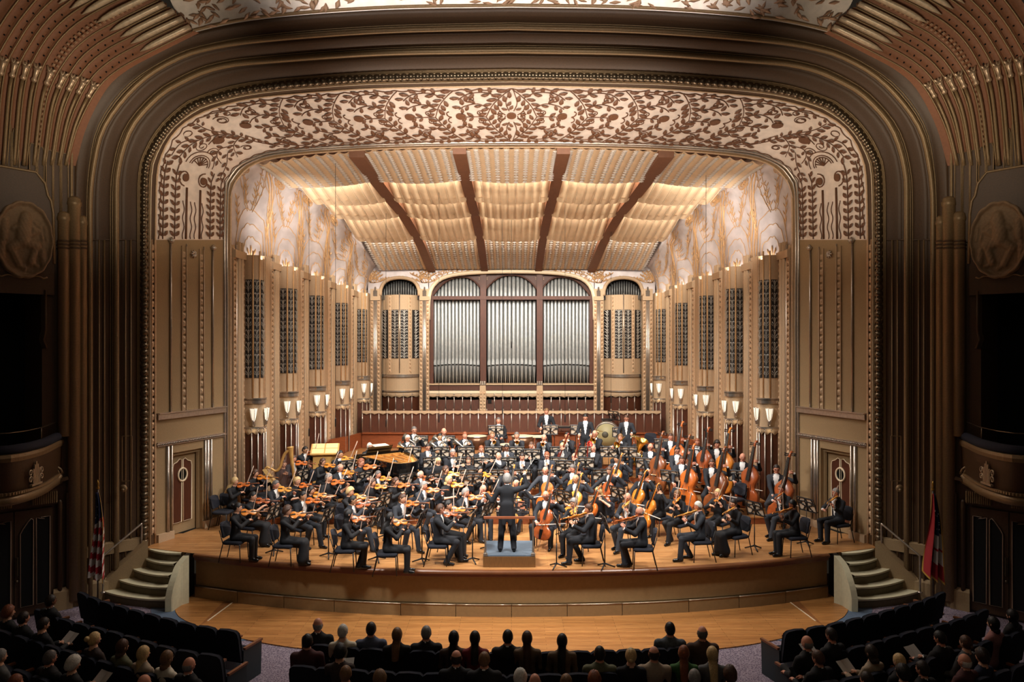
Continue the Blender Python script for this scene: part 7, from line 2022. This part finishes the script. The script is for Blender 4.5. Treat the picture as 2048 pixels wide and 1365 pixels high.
# ------------------------------------------------------------------ music stands (pixel of the desk centre, turn, place)
STN = '''
825 897|8|left end of the front brass row
840 882|6|left end of the rear brass row
882 897|5|below the black-haired horn player
894 879|5|behind the black-haired horn player
932 899|4|below the red-haired horn player
864 919|5|right of the piano tail
914 926|4|before the grey-haired clarinettist
965.5 919|2|below the reddish-haired woodwind player
986 902|2|below the sandy-haired trumpeter
935 944|12|behind the blonde-bobbed violinist
992 861|0|in front of the seated timpanist
1032 898|0|below the trumpeter between the drums
1016 918|0|left of the close-cropped oboist
1064 917|0|right of the close-cropped oboist
1118 924|-3|right of the ginger-haired oboist
1117 901|-3|below the bald trumpeter
1172.6 898|-5|left of the contrabassoon
1171 924|-5|right of the white-haired bassoonist
1043 946|0|behind the cellist near the conductor's arm
1093 942.5|-2|behind the balding cellist right of the conductor
1130 940|-4|left of the grey-haired cellist
1204 948|-8|left of the young cellist
1217 898|-8|below the bald trombonist
1257 901|-10|in front of the longer-haired trombonist
1101 860|0|in front of the tall standing percussionist
1156 860|-4|left in front of the dark-haired percussionist
1240.7 865|-8|in front of the rightmost standing percussionist
1289 927|-25|below the bassist beside the tuba
1325.4 896|-20|behind the bassist beside the tuba
1340 952.5|-30|in front of the front-row brown-haired bassist
1385 915|-28|between the rear basses
1475 952.5|-30|before the bald bassist
1509 1017|-60|between the skirted violist and the right corner
1613 1010|-65|right of the far right violist
946 964|20|just left of the conductor
997 945|0|directly above the conductor's left arm
548 1024|75|before the front row far left pair
657 1029|75|left of the third front-row violinist
605 948|60|beneath the harp column on the right
693 936|35|in front of the piano keyboard
729 954|50|in front of the piano side
769 1000|60|left of the young outward-facing violinist
755 1035|78|left of the fourth front-row violinist
811 960|45|in front of the piano tail
866 968|45|right of the middle grey-haired violinist
844 1038|80|left of the first-desk violinist
945 1037|82|left of the podium with white pages
977 1018|60|at the left shoulder of the podium
1128.5 994|-40|right of the first-desk cellist
1113 1046|-85|right of the podium
1209.6 1046|-85|between the two front-row violists
1237 986|-45|behind the cropped-blonde cellist
'''
for ln in STN.strip().split('\n'):
    pos, turn, place = ln.split('|'); u, v = map(float, pos.split())
    loc, sc = seat_at(u, v, 1.0)
    put_stand(loc, radians(float(turn)), 'black music stand ' + place, 'music stands', 0)

# ------------------------------------------------------------------ harp
HG = mat('harp_gold_maple', (208, 160, 92), .35, .15, .1, 8)
hp_ = thing('concert_harp', 'golden wood concert harp at the left of the stage', 'harp', (-6.06, 20.42, 1.25), radians(8))
m = MB(); m.lathe([(.05, .05), (.055, .1), (.042, .2), (.040, 1.35), (.055, 1.38), (.05, 1.42), (.048, 1.55), (.065, 1.60), (.06, 1.66), (.075, 1.78), (.095, 1.86), (.10, 1.88), (.02, 1.89)], (.06, 0, 0), 14)
m.M = Matrix.Rotation(radians(-8), 4, 'Y'); mm = MB(); mm.M = Matrix.Rotation(radians(-7), 4, 'Y'); mm.add(m.v, m.f, 0, True); link('column', mm.mesh('column', HG), hp_)
NP = [(-.17, 0, 1.80), (-.30, 0, 1.70), (-.38, 0, 1.52), (-.44, 0, 1.32), (-.54, 0, 1.20), (-.68, 0, 1.27), (-.80, 0, 1.32), (-.86, 0, 1.24)]
m = MB(); m.tube([Vector(p) for p in spline(NP, 22)], [.07] * 8 + [.065] * 6 + [.05] * 8, 8, flat=.6); link('neck', m.mesh('neck', HG), hp_)
m = MB(); A_, B_ = Vector((-.86, 0, 1.25)), Vector((.06, 0, .10))
m.hexa([A_ + Vector((-.05, -.06, 0)), A_ + Vector((.03, -.06, .03)), A_ + Vector((.03, .06, .03)), A_ + Vector((-.05, .06, 0))], [B_ + Vector((-.18, -.24, 0)), B_ + Vector((.02, -.24, .0)), B_ + Vector((.02, .24, .0)), B_ + Vector((-.18, .24, 0))]); link('soundboard', m.mesh('soundboard', mat('harp_spruce', (232, 192, 122), .4)), hp_)
m = MB(); m.box((0, 0, .05), (.42, .46, .1)); link('pedal_base', m.mesh('pedal_base', HG), hp_)
m = MB(); npts = spline(NP, 34)
for i in range(2, 33): a = Vector(npts[i]); u_ = (i - 2) / 31; b_ = B_.lerp(A_, u_ ** .8 * .95 + .03); m.tube([a, b_], .0035, 3, cap=False)
stuff(link('strings', m.mesh('strings', mat('harp_string', (150, 110, 100), .5)), hp_))

# ------------------------------------------------------------------ grand piano without lid
PZ = 1.65
pl = [l for r_, l, y_, i_ in POSN if r_ == 'piano'][0]; py_ = [y_ for r_, l, y_, i_ in POSN if r_ == 'piano'][0]
pf = Vector((sin(py_), -cos(py_), 0)); po = pl + pf * .42 + Vector((.0, .25, 0)); po.z = pl.z
gp = thing('grand_piano', 'black grand piano without lid, golden frame showing', 'piano', po, py_)
GB = mat('piano_black', (10, 10, 11), .12)
rim = [(-.75, 0), (.75, 0), (.77, -.5), (.74, -.95), (.62, -1.3), (.42, -1.65), (.25, -2.0), (.05, -2.3), (-.25, -2.42), (-.55, -2.38), (-.72, -2.2), (-.76, -1.8), (-.76, -1.0)]
rim = [tuple(p) for p in spline([(x, y, 0) for x, y in rim[1:]] + [(-.75, 0, 0)], 44)]
rim = [(-.75, 0, 0)] + [p for p in rim]
m = MB(); z0, z1 = .66, 1.0
m.grid([[Vector(p) + Vector((0, 0, z0)) for p in rim], [Vector(p) + Vector((0, 0, z1)) for p in rim], [Vector((p[0] * .94, (p[1] + .0) * .965, z1)) for p in rim], [Vector((p[0] * .94, p[1] * .965, z1 - .1)) for p in rim]], 0, False, True)
m.add([Vector(p) + Vector((0, 0, z0)) for p in rim], [tuple(range(len(rim)))]); link('case', m.mesh('case', GB), gp)
m = MB(); m.add([Vector((p[0] * .95, p[1] * .97, z1 - .09)) for p in rim], [tuple(range(len(rim)))[::-1]]); link('soundboard', m.mesh('soundboard', mat('spruce_soundboard', (226, 164, 88), .4, 0, .06, 6)), gp)
m = MB()
for a, c in (((-.6, -.35), (-.5, -2.2)), ((-.3, -.35), (-.3, -2.2)), ((0, -.35), (-.15, -2.0)), ((.3, -.35), (.1, -1.8)), ((.6, -.35), (.3, -1.4)), ((-.7, -.33), (.7, -.33)), ((-.68, -.55), (.7, -.5))): m.bar((a[0], a[1], z1 - .04), (c[0], c[1], z1 - .04), .05, .04)
m.tube([(.6, -.7, z1 - .05), (.4, -1.3, z1 - .05), (.05, -1.9, z1 - .05), (-.3, -2.2, z1 - .05), (-.6, -2.15, z1 - .05)], .035, 6); link('iron_frame', m.mesh('iron_frame', mat('bronze_plate', (214, 156, 82), .35, .5)), gp)
m = MB()
for k in range(60): x = -.68 + k * .0225; m.tube([(x, -.36, z1 - .06), (x * .6 - .12, -2.2 + max(0, x + .2) * 1.3, z1 - .06)], .002, 3, cap=False)
stuff(link('strings', m.mesh('strings', METAL), gp))
m = MB(); m.box((0, .1, .72), (1.46, .2, .1)); m.box((0, -.14, .95), (1.46, .12, .14)); link('key_bed', m.mesh('key_bed', GB), gp)
m = MB()
for k in range(52): m.box((-.61 + k * .0235, .12, .775), (.0215, .15, .02))
stuff(link('white_keys', m.mesh('white_keys', SHIRTM), gp))
m = MB(); m.hexa([(-.42, -.18, 1.02), (.42, -.18, 1.02), (.42, -.15, 1.02), (-.42, -.15, 1.02)], [(-.42, -.34, 1.24), (.42, -.34, 1.24), (.42, -.31, 1.24), (-.42, -.31, 1.24)]); link('music_desk', m.mesh('music_desk', GB), gp)
s = thing('sheet_music', 'open music lying on the piano desk', 'sheet music', po, py_); m = MB(); m.box((0, -.27, 1.26), (.5, .24, .012), M=Matrix.Rotation(.15, 3, 'X')); link('pages', m.mesh('pages', mat('music_paper', (222, 206, 184), .8)), s)
for x, y in ((-.62, -.3), (.62, -.3), (-.3, -2.05)):
    m = MB(); m.lathe([(.05, 0), (.03, .06), (.05, .12), (.075, .66)], (x, y, 0), 10); link('leg', m.mesh('leg', GB), gp)
m = MB(); m.box((0, -.5, .35), (.3, .06, .5)); link('pedal_lyre', m.mesh('pedal_lyre', GB), gp)
# platform under the piano
b = MB(); c = po + pf * 1.25; b.box((c.x, c.y - .05, (1.05 + pl.z) / 2 - .0), (2.3, 1.9, pl.z - 1.05 - .004)); b.build('riser_deck', FLOORW, RZ)

# ------------------------------------------------------------------ large wooden music desk behind the violins
loc, _ = seat_at(650, 905, 1.15); dk = thing('wooden_music_desk', 'light wooden slant-topped desk with four sheets behind the left violins', 'desk', loc, radians(10))
WD_ = mat('light_oak', (206, 158, 88), .45, 0, .1, 6); m = MB()
m.hexa([(-.34, -.22, .1), (.34, -.22, .1), (.34, .22, .1), (-.34, .22, .1)], [(-.34, -.22, 1.05), (.34, -.22, 1.05), (.34, .22, 1.2), (-.34, .22, 1.2)]); m.box((0, 0, .05), (.78, .52, .1)); link('body', m.mesh('body', WD_), dk)
m = MB(); m.hexa([(-.42, -.30, 1.02), (.42, -.30, 1.02), (.42, .30, 1.26), (-.42, .30, 1.26)], [(-.42, -.30, 1.05), (.42, -.30, 1.05), (.42, .30, 1.29), (-.42, .30, 1.29)]); link('slant_top', m.mesh('slant_top', WD_), dk)
for x in (-.2, .2):
    for y in (-.14, .15): m = MB(); z = 1.05 + (y + .30) * .4 + .006; m.hexa([(x - .18, y - .13, z - .052), (x + .18, y - .13, z - .052), (x + .18, y + .13, z + .052), (x - .18, y + .13, z + .052)], [(x - .18, y - .13, z - .047), (x + .18, y - .13, z - .047), (x + .18, y + .13, z + .057), (x - .18, y + .13, z + .057)]); link('sheet', m.mesh('sheet', mat('yellowed_paper', (240, 214, 150), .8)), dk)

# ------------------------------------------------------------------ percussion
def drum(u, v, hh, r, dep, shell, label, tilt=0, kettle=True, d=None, cat='drum', name='timpani'):
    loc, _ = seat_at(u, v, hh)
    t = thing(name, label, cat, loc, 0, 'timpani' if name == 'timpani' else None); m = MB()
    if kettle: m.lathe([(.05, hh - dep), (r * .6, hh - dep * .9), (r * .92, hh - dep * .5), (r, hh - .03)], n=20)
    else: m.lathe([(r, hh - dep), (r, hh - .02)], n=20)
    link('shell', m.mesh('shell', shell), t)
    m = MB(); m.lathe([(r * .98, hh - .015), (r * .9, hh), (.01, hh + .002)], n=20); link('drum_head', m.mesh('drum_head', mat('drum_skin', (198, 178, 146), .6)), t)
    m = MB(); m.tube([(r * 1.02 * cos(a), r * 1.02 * sin(a), hh - .01) for a in np.linspace(0, 2 * pi, 25)[:-1]], .014, 6, closed=True); link('hoop', m.mesh('hoop', METAL), t)
    for k in range(3):
        a = k * 2.1; m = MB(); m.tube([(r * cos(a), r * sin(a), hh - dep * .4), (r * .9 * cos(a), r * .9 * sin(a), 0)], .013, 6); link('leg', m.mesh('leg', METAL), t)
COP = mat('copper_kettle', (110, 74, 52), .3, .6)
drum(953, 877, .92, .36, .48, COP, 'kettledrum left of the sandy-haired trumpeter')
drum(1046, 877, .92, .38, .48, COP, 'kettledrum behind the trumpeter between the drums')
drum(1013, 883, .88, .30, .45, COP, 'small kettledrum left of the grey-haired trumpeter')
drum(1238, 866, .95, .19, .16, mat('drum_white', (222, 216, 206), .4), 'white snare drum beside the right standing percussionist', kettle=False, name='snare_drum')
loc, _ = seat_at(1072, 876, .92); t = thing('percussion_table', 'padded percussion table with small instruments at centre rear', 'table', loc); m = MB(); m.box((0, 0, .90), (.62, .45, .04)); link('top', m.mesh('top', mat('felt_beige', (196, 176, 148), .9)), t)
for x in (-.28, .28):
    for y in (-.18, .18): m = MB(); m.tube([(x, y, 0), (x, y, .88)], .014, 6); link('leg', m.mesh('leg', CHM), t)
loc, _ = seat_at(1214, 871, .62); t = thing('bass_drum', 'large concert bass drum on its side with olive head', 'drum', loc, radians(-10)); m = MB(); Rx = Matrix.Rotation(pi / 2, 4, 'X')
m.M = Matrix.Translation((0, 0, .66)) @ Rx; m.lathe([(.44, -.2), (.46, -.19), (.46, .19), (.44, .2)], n=28); link('shell', m.mesh('shell', mat('bass_drum_shell', (60, 62, 58), .4)), t)
m = MB(); m.M = Matrix.Translation((0, -.0, .66)) @ Rx; m.lathe([(.41, .195), (.41, .206), (.01, .207)], n=28); m.lathe([(.12, .206), (.12, .21), (.01, .21)], (-.06, 0, 0), n=16, mi=1); link('drum_head', m.mesh('drum_head', [mat('olive_head', (146, 136, 96), .5), mat('dark_patch', (70, 66, 52), .6)]), t)
m = MB(); m.M = Matrix.Translation((0, 0, .66)) @ Rx
for z in (-.2, .2): m.tube([(.45 * cos(a), .45 * sin(a), z) for a in np.linspace(0, 2 * pi, 29)[:-1]], .02, 6, closed=True)
link('hoop', m.mesh('hoop', METAL), t)
m = MB()
for x in (-.35, .35): m.tube([(x, -.2, 0), (x * 1.1, 0, .7), (x, .2, 0)], .016, 6)
link('stand', m.mesh('stand', CHM), t)
loc, _ = seat_at(1214, 842, 1.1); t = thing('trap_table', 'small black percussion tray on a stand above the bass drum', 'table', loc); m = MB(); m.box((0, 0, 1.16), (.42, .3, .03)); m.box((0, 0, 1.1), (.40, .26, .02)); link('tray', m.mesh('tray', CHM), t)
for x in (-.18, .18): m = MB(); m.tube([(x, 0, 1.1), (x, 0, 0)], .012, 6); link('leg', m.mesh('leg', METAL), t)
put_stand(loc + Vector((.28, .1, .28)), radians(-50), 'black music stand tilted high above the bass drum', 'music stands', 0, False)
loc, _ = seat_at(1130, 850, .95); t = thing('glockenspiel', 'long metal-barred mallet instrument between the two standing percussionists', 'percussion', loc); m = MB(); m.box((0, 0, .86), (.9, .36, .05)); link('frame', m.mesh('frame', CHM), t)
for k in range(22): m = MB(); m.box((-.42 + k * .04, 0, .90), (.032, .34 - k * .006, .012)); link('bar', m.mesh('bar', METAL), t)
for x in (-.4, .4): m = MB(); m.tube([(x, 0, .85), (x, 0, 0)], .014, 6); link('leg', m.mesh('leg', CHM), t)
for u, v, lb in ((1268, 878, 'flat cymbal left of the tuba bell'), (1195, 862, 'shiny cymbal left of the bass drum')):
    loc, _ = seat_at(u, v, .92); t = thing('cymbal', lb, 'cymbal', loc); m = MB(); m.lathe([(.2, .90), (.12, .92), (.04, .93), (.03, .955), (.005, .96)], n=20); link('disc', m.mesh('disc', mat('cymbal_bronze', (222, 200, 140), .25, .9)), t)
    m = MB(); m.tube([(0, 0, 0), (0, 0, .93)], .01, 6); link('stand_pole', m.mesh('stand_pole', METAL), t)
    for k in range(3): a = k * 2.1; m = MB(); m.tube([(0, 0, .25), (.2 * cos(a), .2 * sin(a), .0)], .008, 5); link('stand_leg', m.mesh('stand_leg', METAL), t)
for (u, v, ya, lb) in ((446, 1005, 85, 'empty-backed black chair at the far left beside the stage wall'), (534, 962, 60, 'black chair left of the harp'), (1003, 858, 0, 'dark blue chair behind the timpani'), (1082, 858, 0, 'dark chair behind the bald trumpeter'), (1300, 878, -15, 'dark chair right of the tuba'), (1469, 985, -60, 'black chair in front of the bald bassist')):
    loc, _ = seat_at(u, v, .7); put_chair(loc + (Vector((0, 0, 0))), radians(ya), lb)

# ------------------------------------------------------------------ auditorium seats and audience
SEATF = mat('navy_seat_velvet', (16, 19, 34), .95, 0, .1, 10); SEATW = mat('seat_arm_wood', (140, 88, 58), .35); SEATM = mat('seat_side_iron', (44, 60, 66), .5)
def seat_parts():
    R = []; m = MB(); w = .232
    pr = [(-w, .42), (-w, .84), (-w * .93, .93), (-w * .7, .972), (0, .985), (w * .7, .972), (w * .93, .93), (w, .84), (w, .42)]
    A_ = [Vector((x, .24 + (z - .42) * .16, z)) for x, z in pr]; Bk = [p + Vector((0, .075, 0)) for p in A_]
    mid = [p + Vector((0, .038, .012)) for p in A_]
    m.grid([A_, mid, Bk], 0, True); m.f += [tuple(range(9)), tuple(range(18, 27))[::-1]]; m.m += [0, 0]; m.s += [False, False]; R.append(('backrest', m.mesh('backrest', SEATF)))
    m = MB(); m.box((0, .0, .41), (.42, .46, .10)); R.append(('seat', m.mesh('seat', SEATF)))
    m = MB()
    m.hexa([(-.245, -.22, 0), (-.225, -.22, 0), (-.225, .26, 0), (-.245, .26, 0)], [(-.245, -.24, .60), (-.225, -.24, .60), (-.225, .26, .60), (-.245, .26, .60)]); R.append(('side_panel', m.mesh('side_panel', SEATM)))
    m = MB(); m.box((-.235, -.01, .62), (.055, .48, .035)); R.append(('armrest', m.mesh('armrest', SEATW)))
    return R
SEATP = seat_parts()
epm = MB(); epm.hexa([(.225, -.22, 0), (.25, -.22, 0), (.25, .26, 0), (.225, .26, 0)], [(.225, -.24, .60), (.25, -.24, .60), (.25, .26, .60), (.225, .26, .60)]); EP = epm.mesh('side_panel', SEATM)
epm = MB(); epm.box((.238, -.01, .62), (.055, .48, .035)); EA = epm.mesh('armrest', SEATW)
epm = MB(); epm.hexa([(-.25, -.22, 0), (-.225, -.22, 0), (-.225, .26, 0), (-.25, .26, 0)], [(-.25, -.24, .60), (-.225, -.24, .60), (-.225, .26, .60), (-.25, .26, .60)])
def put_row(pts, n, yaws, label, group, flip=False):
    """seats evenly along a plan curve (points of the back tops); label tells the row, each seat its place"""
    P = spline([(p[0], p[1], 0) for p in pts], n * 2 + 1)
    out = []
    for i in range(n):
        c = Vector(P[2 * i + 1]); a, b_ = Vector(P[2 * i]), Vector(P[2 * i + 2]); t = (b_ - a).normalized(); nn_ = Vector((-t.y, t.x, 0))
        if nn_.y < 0: nn_ = -nn_
        yaw = math.atan2(nn_.x, -nn_.y); o = c + nn_ * .33
        s = thing('theatre_seat', label % ordinal(i, n), 'seat', o, yaw, group)
        for nm, me in SEATP: link(nm, me, s)
        if (i == 0 and t.x > 0) or (i == n - 1 and t.x < 0): link('side_panel', EP, s); link('armrest', EA, s)
        out.append((o, yaw))
    return out
ORD = ['first', 'second', 'third', 'fourth', 'fifth', 'sixth', 'seventh', 'eighth', 'ninth', 'tenth', 'eleventh', 'twelfth', 'thirteenth', 'fourteenth', 'fifteenth', 'sixteenth', 'seventeenth']
def ordinal(i, n): return ORD[i]
def ZP(px, py, z=.98): d = (CAMZ - z) * F / (py - CY); return ((px - CX) * d / F, d)
put_row([ZP(626, 1287), ZP(760, 1297), ZP(1023, 1304), ZP(1290, 1297), ZP(1428, 1288)], 16, None, 'navy theatre seat, front centre row, %s from left', 'front row seats, centre block')
put_row([ZP(583, 1329), ZP(760, 1341), ZP(1023, 1348), ZP(1280, 1341), ZP(1446, 1330)], 16, None, 'navy theatre seat, second centre row, %s from left', 'second row seats, centre block')
LROWS = [([(480, 1262), (396, 1249), (317, 1231), (211, 1202), (160, 1182)], 10, 'front'), ([(446, 1311), (343, 1294), (236, 1264), (137, 1239), (75, 1216)], 11, 'second'), ([(420, 1366), (300, 1345), (200, 1318), (89, 1285), (0, 1258)], 11, 'third'), ([(200, 1386), (114, 1363), (0, 1325), (-80, 1300)], 7, 'fourth')]
for pts_, n, nm in LROWS:
    put_row([ZP(*p) for p in pts_], n, None, 'navy theatre seat, left block ' + nm + ' row, %s from the aisle', nm + ' row seats, left block')
    put_row([ZP(2 * CX - p[0], p[1]) for p in pts_], n, None, 'navy theatre seat, right block ' + nm + ' row, %s from the aisle', nm + ' row seats, right block')
CLO = {'black': (24, 23, 25), 'cream': (206, 198, 178), 'blue': (84, 92, 112), 'maroon': (78, 40, 40), 'red': (120, 30, 30), 'tan': (110, 88, 66), 'grey': (92, 92, 92), 'green': (50, 92, 40), 'olive': (96, 96, 70), 'brown': (74, 52, 40), 'navy': (30, 36, 58), 'plaid': (84, 90, 96), 'beige': (160, 142, 120), 'floral': (60, 46, 42), 'pink': (160, 110, 104)}
AUD = '''
637 1248.6|m|bald|grey|p|black|bald man in black jacket at the left end of the front centre row
687 1261|f|short|white|l|cream|white-haired woman in cream jumper, second in the front centre row
743 1257.5|m|short|dark|p|blue|dark-haired man in blue-grey shirt in the front centre row
795 1267.6|f|long|light|l|black|woman with long fair-brown hair beside the man in blue-grey shirt
853 1265|m|short|grey|p|black|grey-haired man in black, fifth in the front centre row
908 1274|f|verylong|black|l|brown|woman with long black hair in brown coat, front centre row
950 1275|f|long|black|l|red|dark-haired woman in dark red coat
1015.6 1272|m|short|black|p|black|black-haired person in black at the middle of the front row
1054 1275|f|verylong|brown|l|tan|woman with wavy brown hair and tan coat
1123.7 1280|f|verylong|black|l|tan|woman with straight black hair and tan jacket right of centre
1338.6 1256.5|m|short|black|p|plaid|man in plaid shirt with leg crossed showing blue shoe
1403 1264|m|fringe|salt|p|brown|older man with glasses at the right end of the front row
616 1281.6|m|short|black|p|maroon|man in maroon shirt at the left end of the second row
680.6 1304|f|curly|black|l|floral|dark-haired person in patterned top holding a white programme
913 1314.6|m|fringe|dark|p|black|balding man in black with white collar, second centre row
968.8 1317|m|short|light|p|black|light-brown-haired person touching the face in the second row
1198.8 1306.5|m|short|black|p|olive|dark-haired man in olive jacket, second centre row
1260.8 1309|f|tied|blonde|l|black|woman with pinned blonde hair in black
1307 1306.5|m|fringe|dark|p|beige|balding man in pale jacket with glasses
1366 1304|f|long|red|l|green|red-haired woman in green top
1423 1306.5|f|long|blonde|l|grey|woman with long blonde hair at the right end of the second row
693 1345|m|short|light|p|black|fair-haired man at the lower edge, left of centre
760.6 1356|f|curly|light|l|black|curly-haired woman at the lower edge, left of centre
1040.6 1353|f|curly|white|l|cream|white-haired woman at the lower edge in the centre
1069.6 1362|m|bald|grey|p|black|bald man at the lower edge in the centre
1131.6 1362|m|short|light|p|black|fair-haired person at the lower edge right of centre
1188 1358|f|curly|red|l|brown|red-haired person at the lower edge right of centre
1387 1352|m|short|grey|p|black|grey-haired man at the lower edge on the right
1458.5 1347|f|curly|brown|l|black|brown curly-haired woman at the lower edge near the right aisle
25 1223.6|f|curly|red|l|black|reddish-haired woman at the left edge by the doors
53 1236|m|short|dark|p|black|dark-haired man at the left edge
109 1201|m|short|dark|b|black|person resting head on hand near the left wall
90 1249|f|short|dark|l|black|dark-haired woman reading a programme on the left
196.8 1277|f|bun|blonde|l|floral|woman with blonde bun and striped sleeve in the left block
251 1292|f|bob|brown|l|olive|brown-haired woman between the two blonde women on the left
294.6 1305|f|mid|blonde|l|beige|blonde woman with pale scarf in the left block
340 1315|f|bob|light|l|cream|fair-haired woman with glasses and cream collar in the left block
386 1328|m|bald|grey|p|black|bald man nearest the left aisle
106.7 1315|m|short|salt|p|black|bearded grey-haired man with glasses on the left
150 1328|f|curly|white|l|black|white curly-haired woman with programme on the left
8 1312|f|short|grey|l|grey|grey-haired person cut by the left edge
297 1363|m|bald|grey|p|black|bald head at the lower edge of the left block
38 1364|m|short|red|p|black|reddish-haired head at the lower left corner
1607 1284|m|bald|grey|p|black|balding man with crossed leg nearest the right aisle
1659 1270|m|short|dark|p|black|dark-haired man holding a programme in the right block
1632.5 1316|m|short|brown|p|black|man in black T-shirt holding a phone near the right aisle
1739.5 1305|f|bob|dark|l|beige|person with glasses and beige jumper reading on the right
1790 1321|f|short|blonde|l|black|fair-haired child in the right block
1876 1276|m|short|black|p|black|dark-haired man with an open programme on the right
1922.8 1284|f|tied|brown|l|grey|brown-haired woman leaning in the right block
1980 1246|f|bob|black|l|pink|black-haired woman with pale scarf at the right edge
2016.5 1230|f|mid|black|l|black|dark-haired woman by the right doors
1922.8 1322|m|bald|white|p|maroon|bald old man with red scarf in the right block
1955 1311|f|curly|dark|l|navy|woman with yellow-flecked scarf behind the bald old man
1838.5 1337|m|short|dark|p|black|dark-haired man in the last visible row on the right
1797 1344|f|curly|black|l|black|dark head at the lower edge of the right block
1727.5 1359|m|short|dark|p|black|dark head at the lower right edge by the aisle
'''
PAPER = mat('programme_paper', (196, 190, 182), .8)
for k, ln in enumerate(AUD.strip().split('\n')):
    pos, sex, hair, hc, sk, clo, ident = ln.split('|'); u, v = map(float, pos.split())
    d = (CAMZ - 1.215) * F / (v - CY); loc = Vector(((u - CX) * d / F, d, 0))
    side = -1 if u < 520 else (1 if u > 1540 else 0)
    yaw = pi + side * radians(28) + (0 if side else -loc.x * .02)
    m_ = mat('coat_' + clo, CLO[clo], .85, 0, .25 if clo in ('floral', 'plaid') else .08, 30)
    var = 1 if ('programme' in ident or 'phone' in ident or 'reading' in ident) else (0, 2)[k % 2]
    legs = 'c' if 'crossed' in ident else 'a'
    t, RM, I = put_person(loc, yaw, 'audience', sex, legs, var, hair, hc, S[sk], m_, 'glasses' in ident, ident, .985, bow=False, shirt=m_ if clo != 'black' else None)
    if var == 1:
        q = thing('programme', ('phone' if 'phone' in ident else 'white programme booklet') + ' held by the ' + ident, 'phone' if 'phone' in ident else 'booklet', (0, 0, 0)); q.matrix_world = RM @ Matrix.Translation((0, -.44, .84)) @ Matrix.Rotation(-.7, 4, 'X')
        m = MB()
        if 'phone' in ident: q.name = 'phone'; m.box((0, 0, 0), (.07, .145, .01)); link('body', m.mesh('body', CHM), q)
        else:
            for s_ in (-1, 1): m.box((s_ * .07, 0, .008), (.138, .21, .006), M=Matrix.Rotation(-s_ * .14, 3, 'Y'))
            link('pages', m.mesh('pages', PAPER), q)
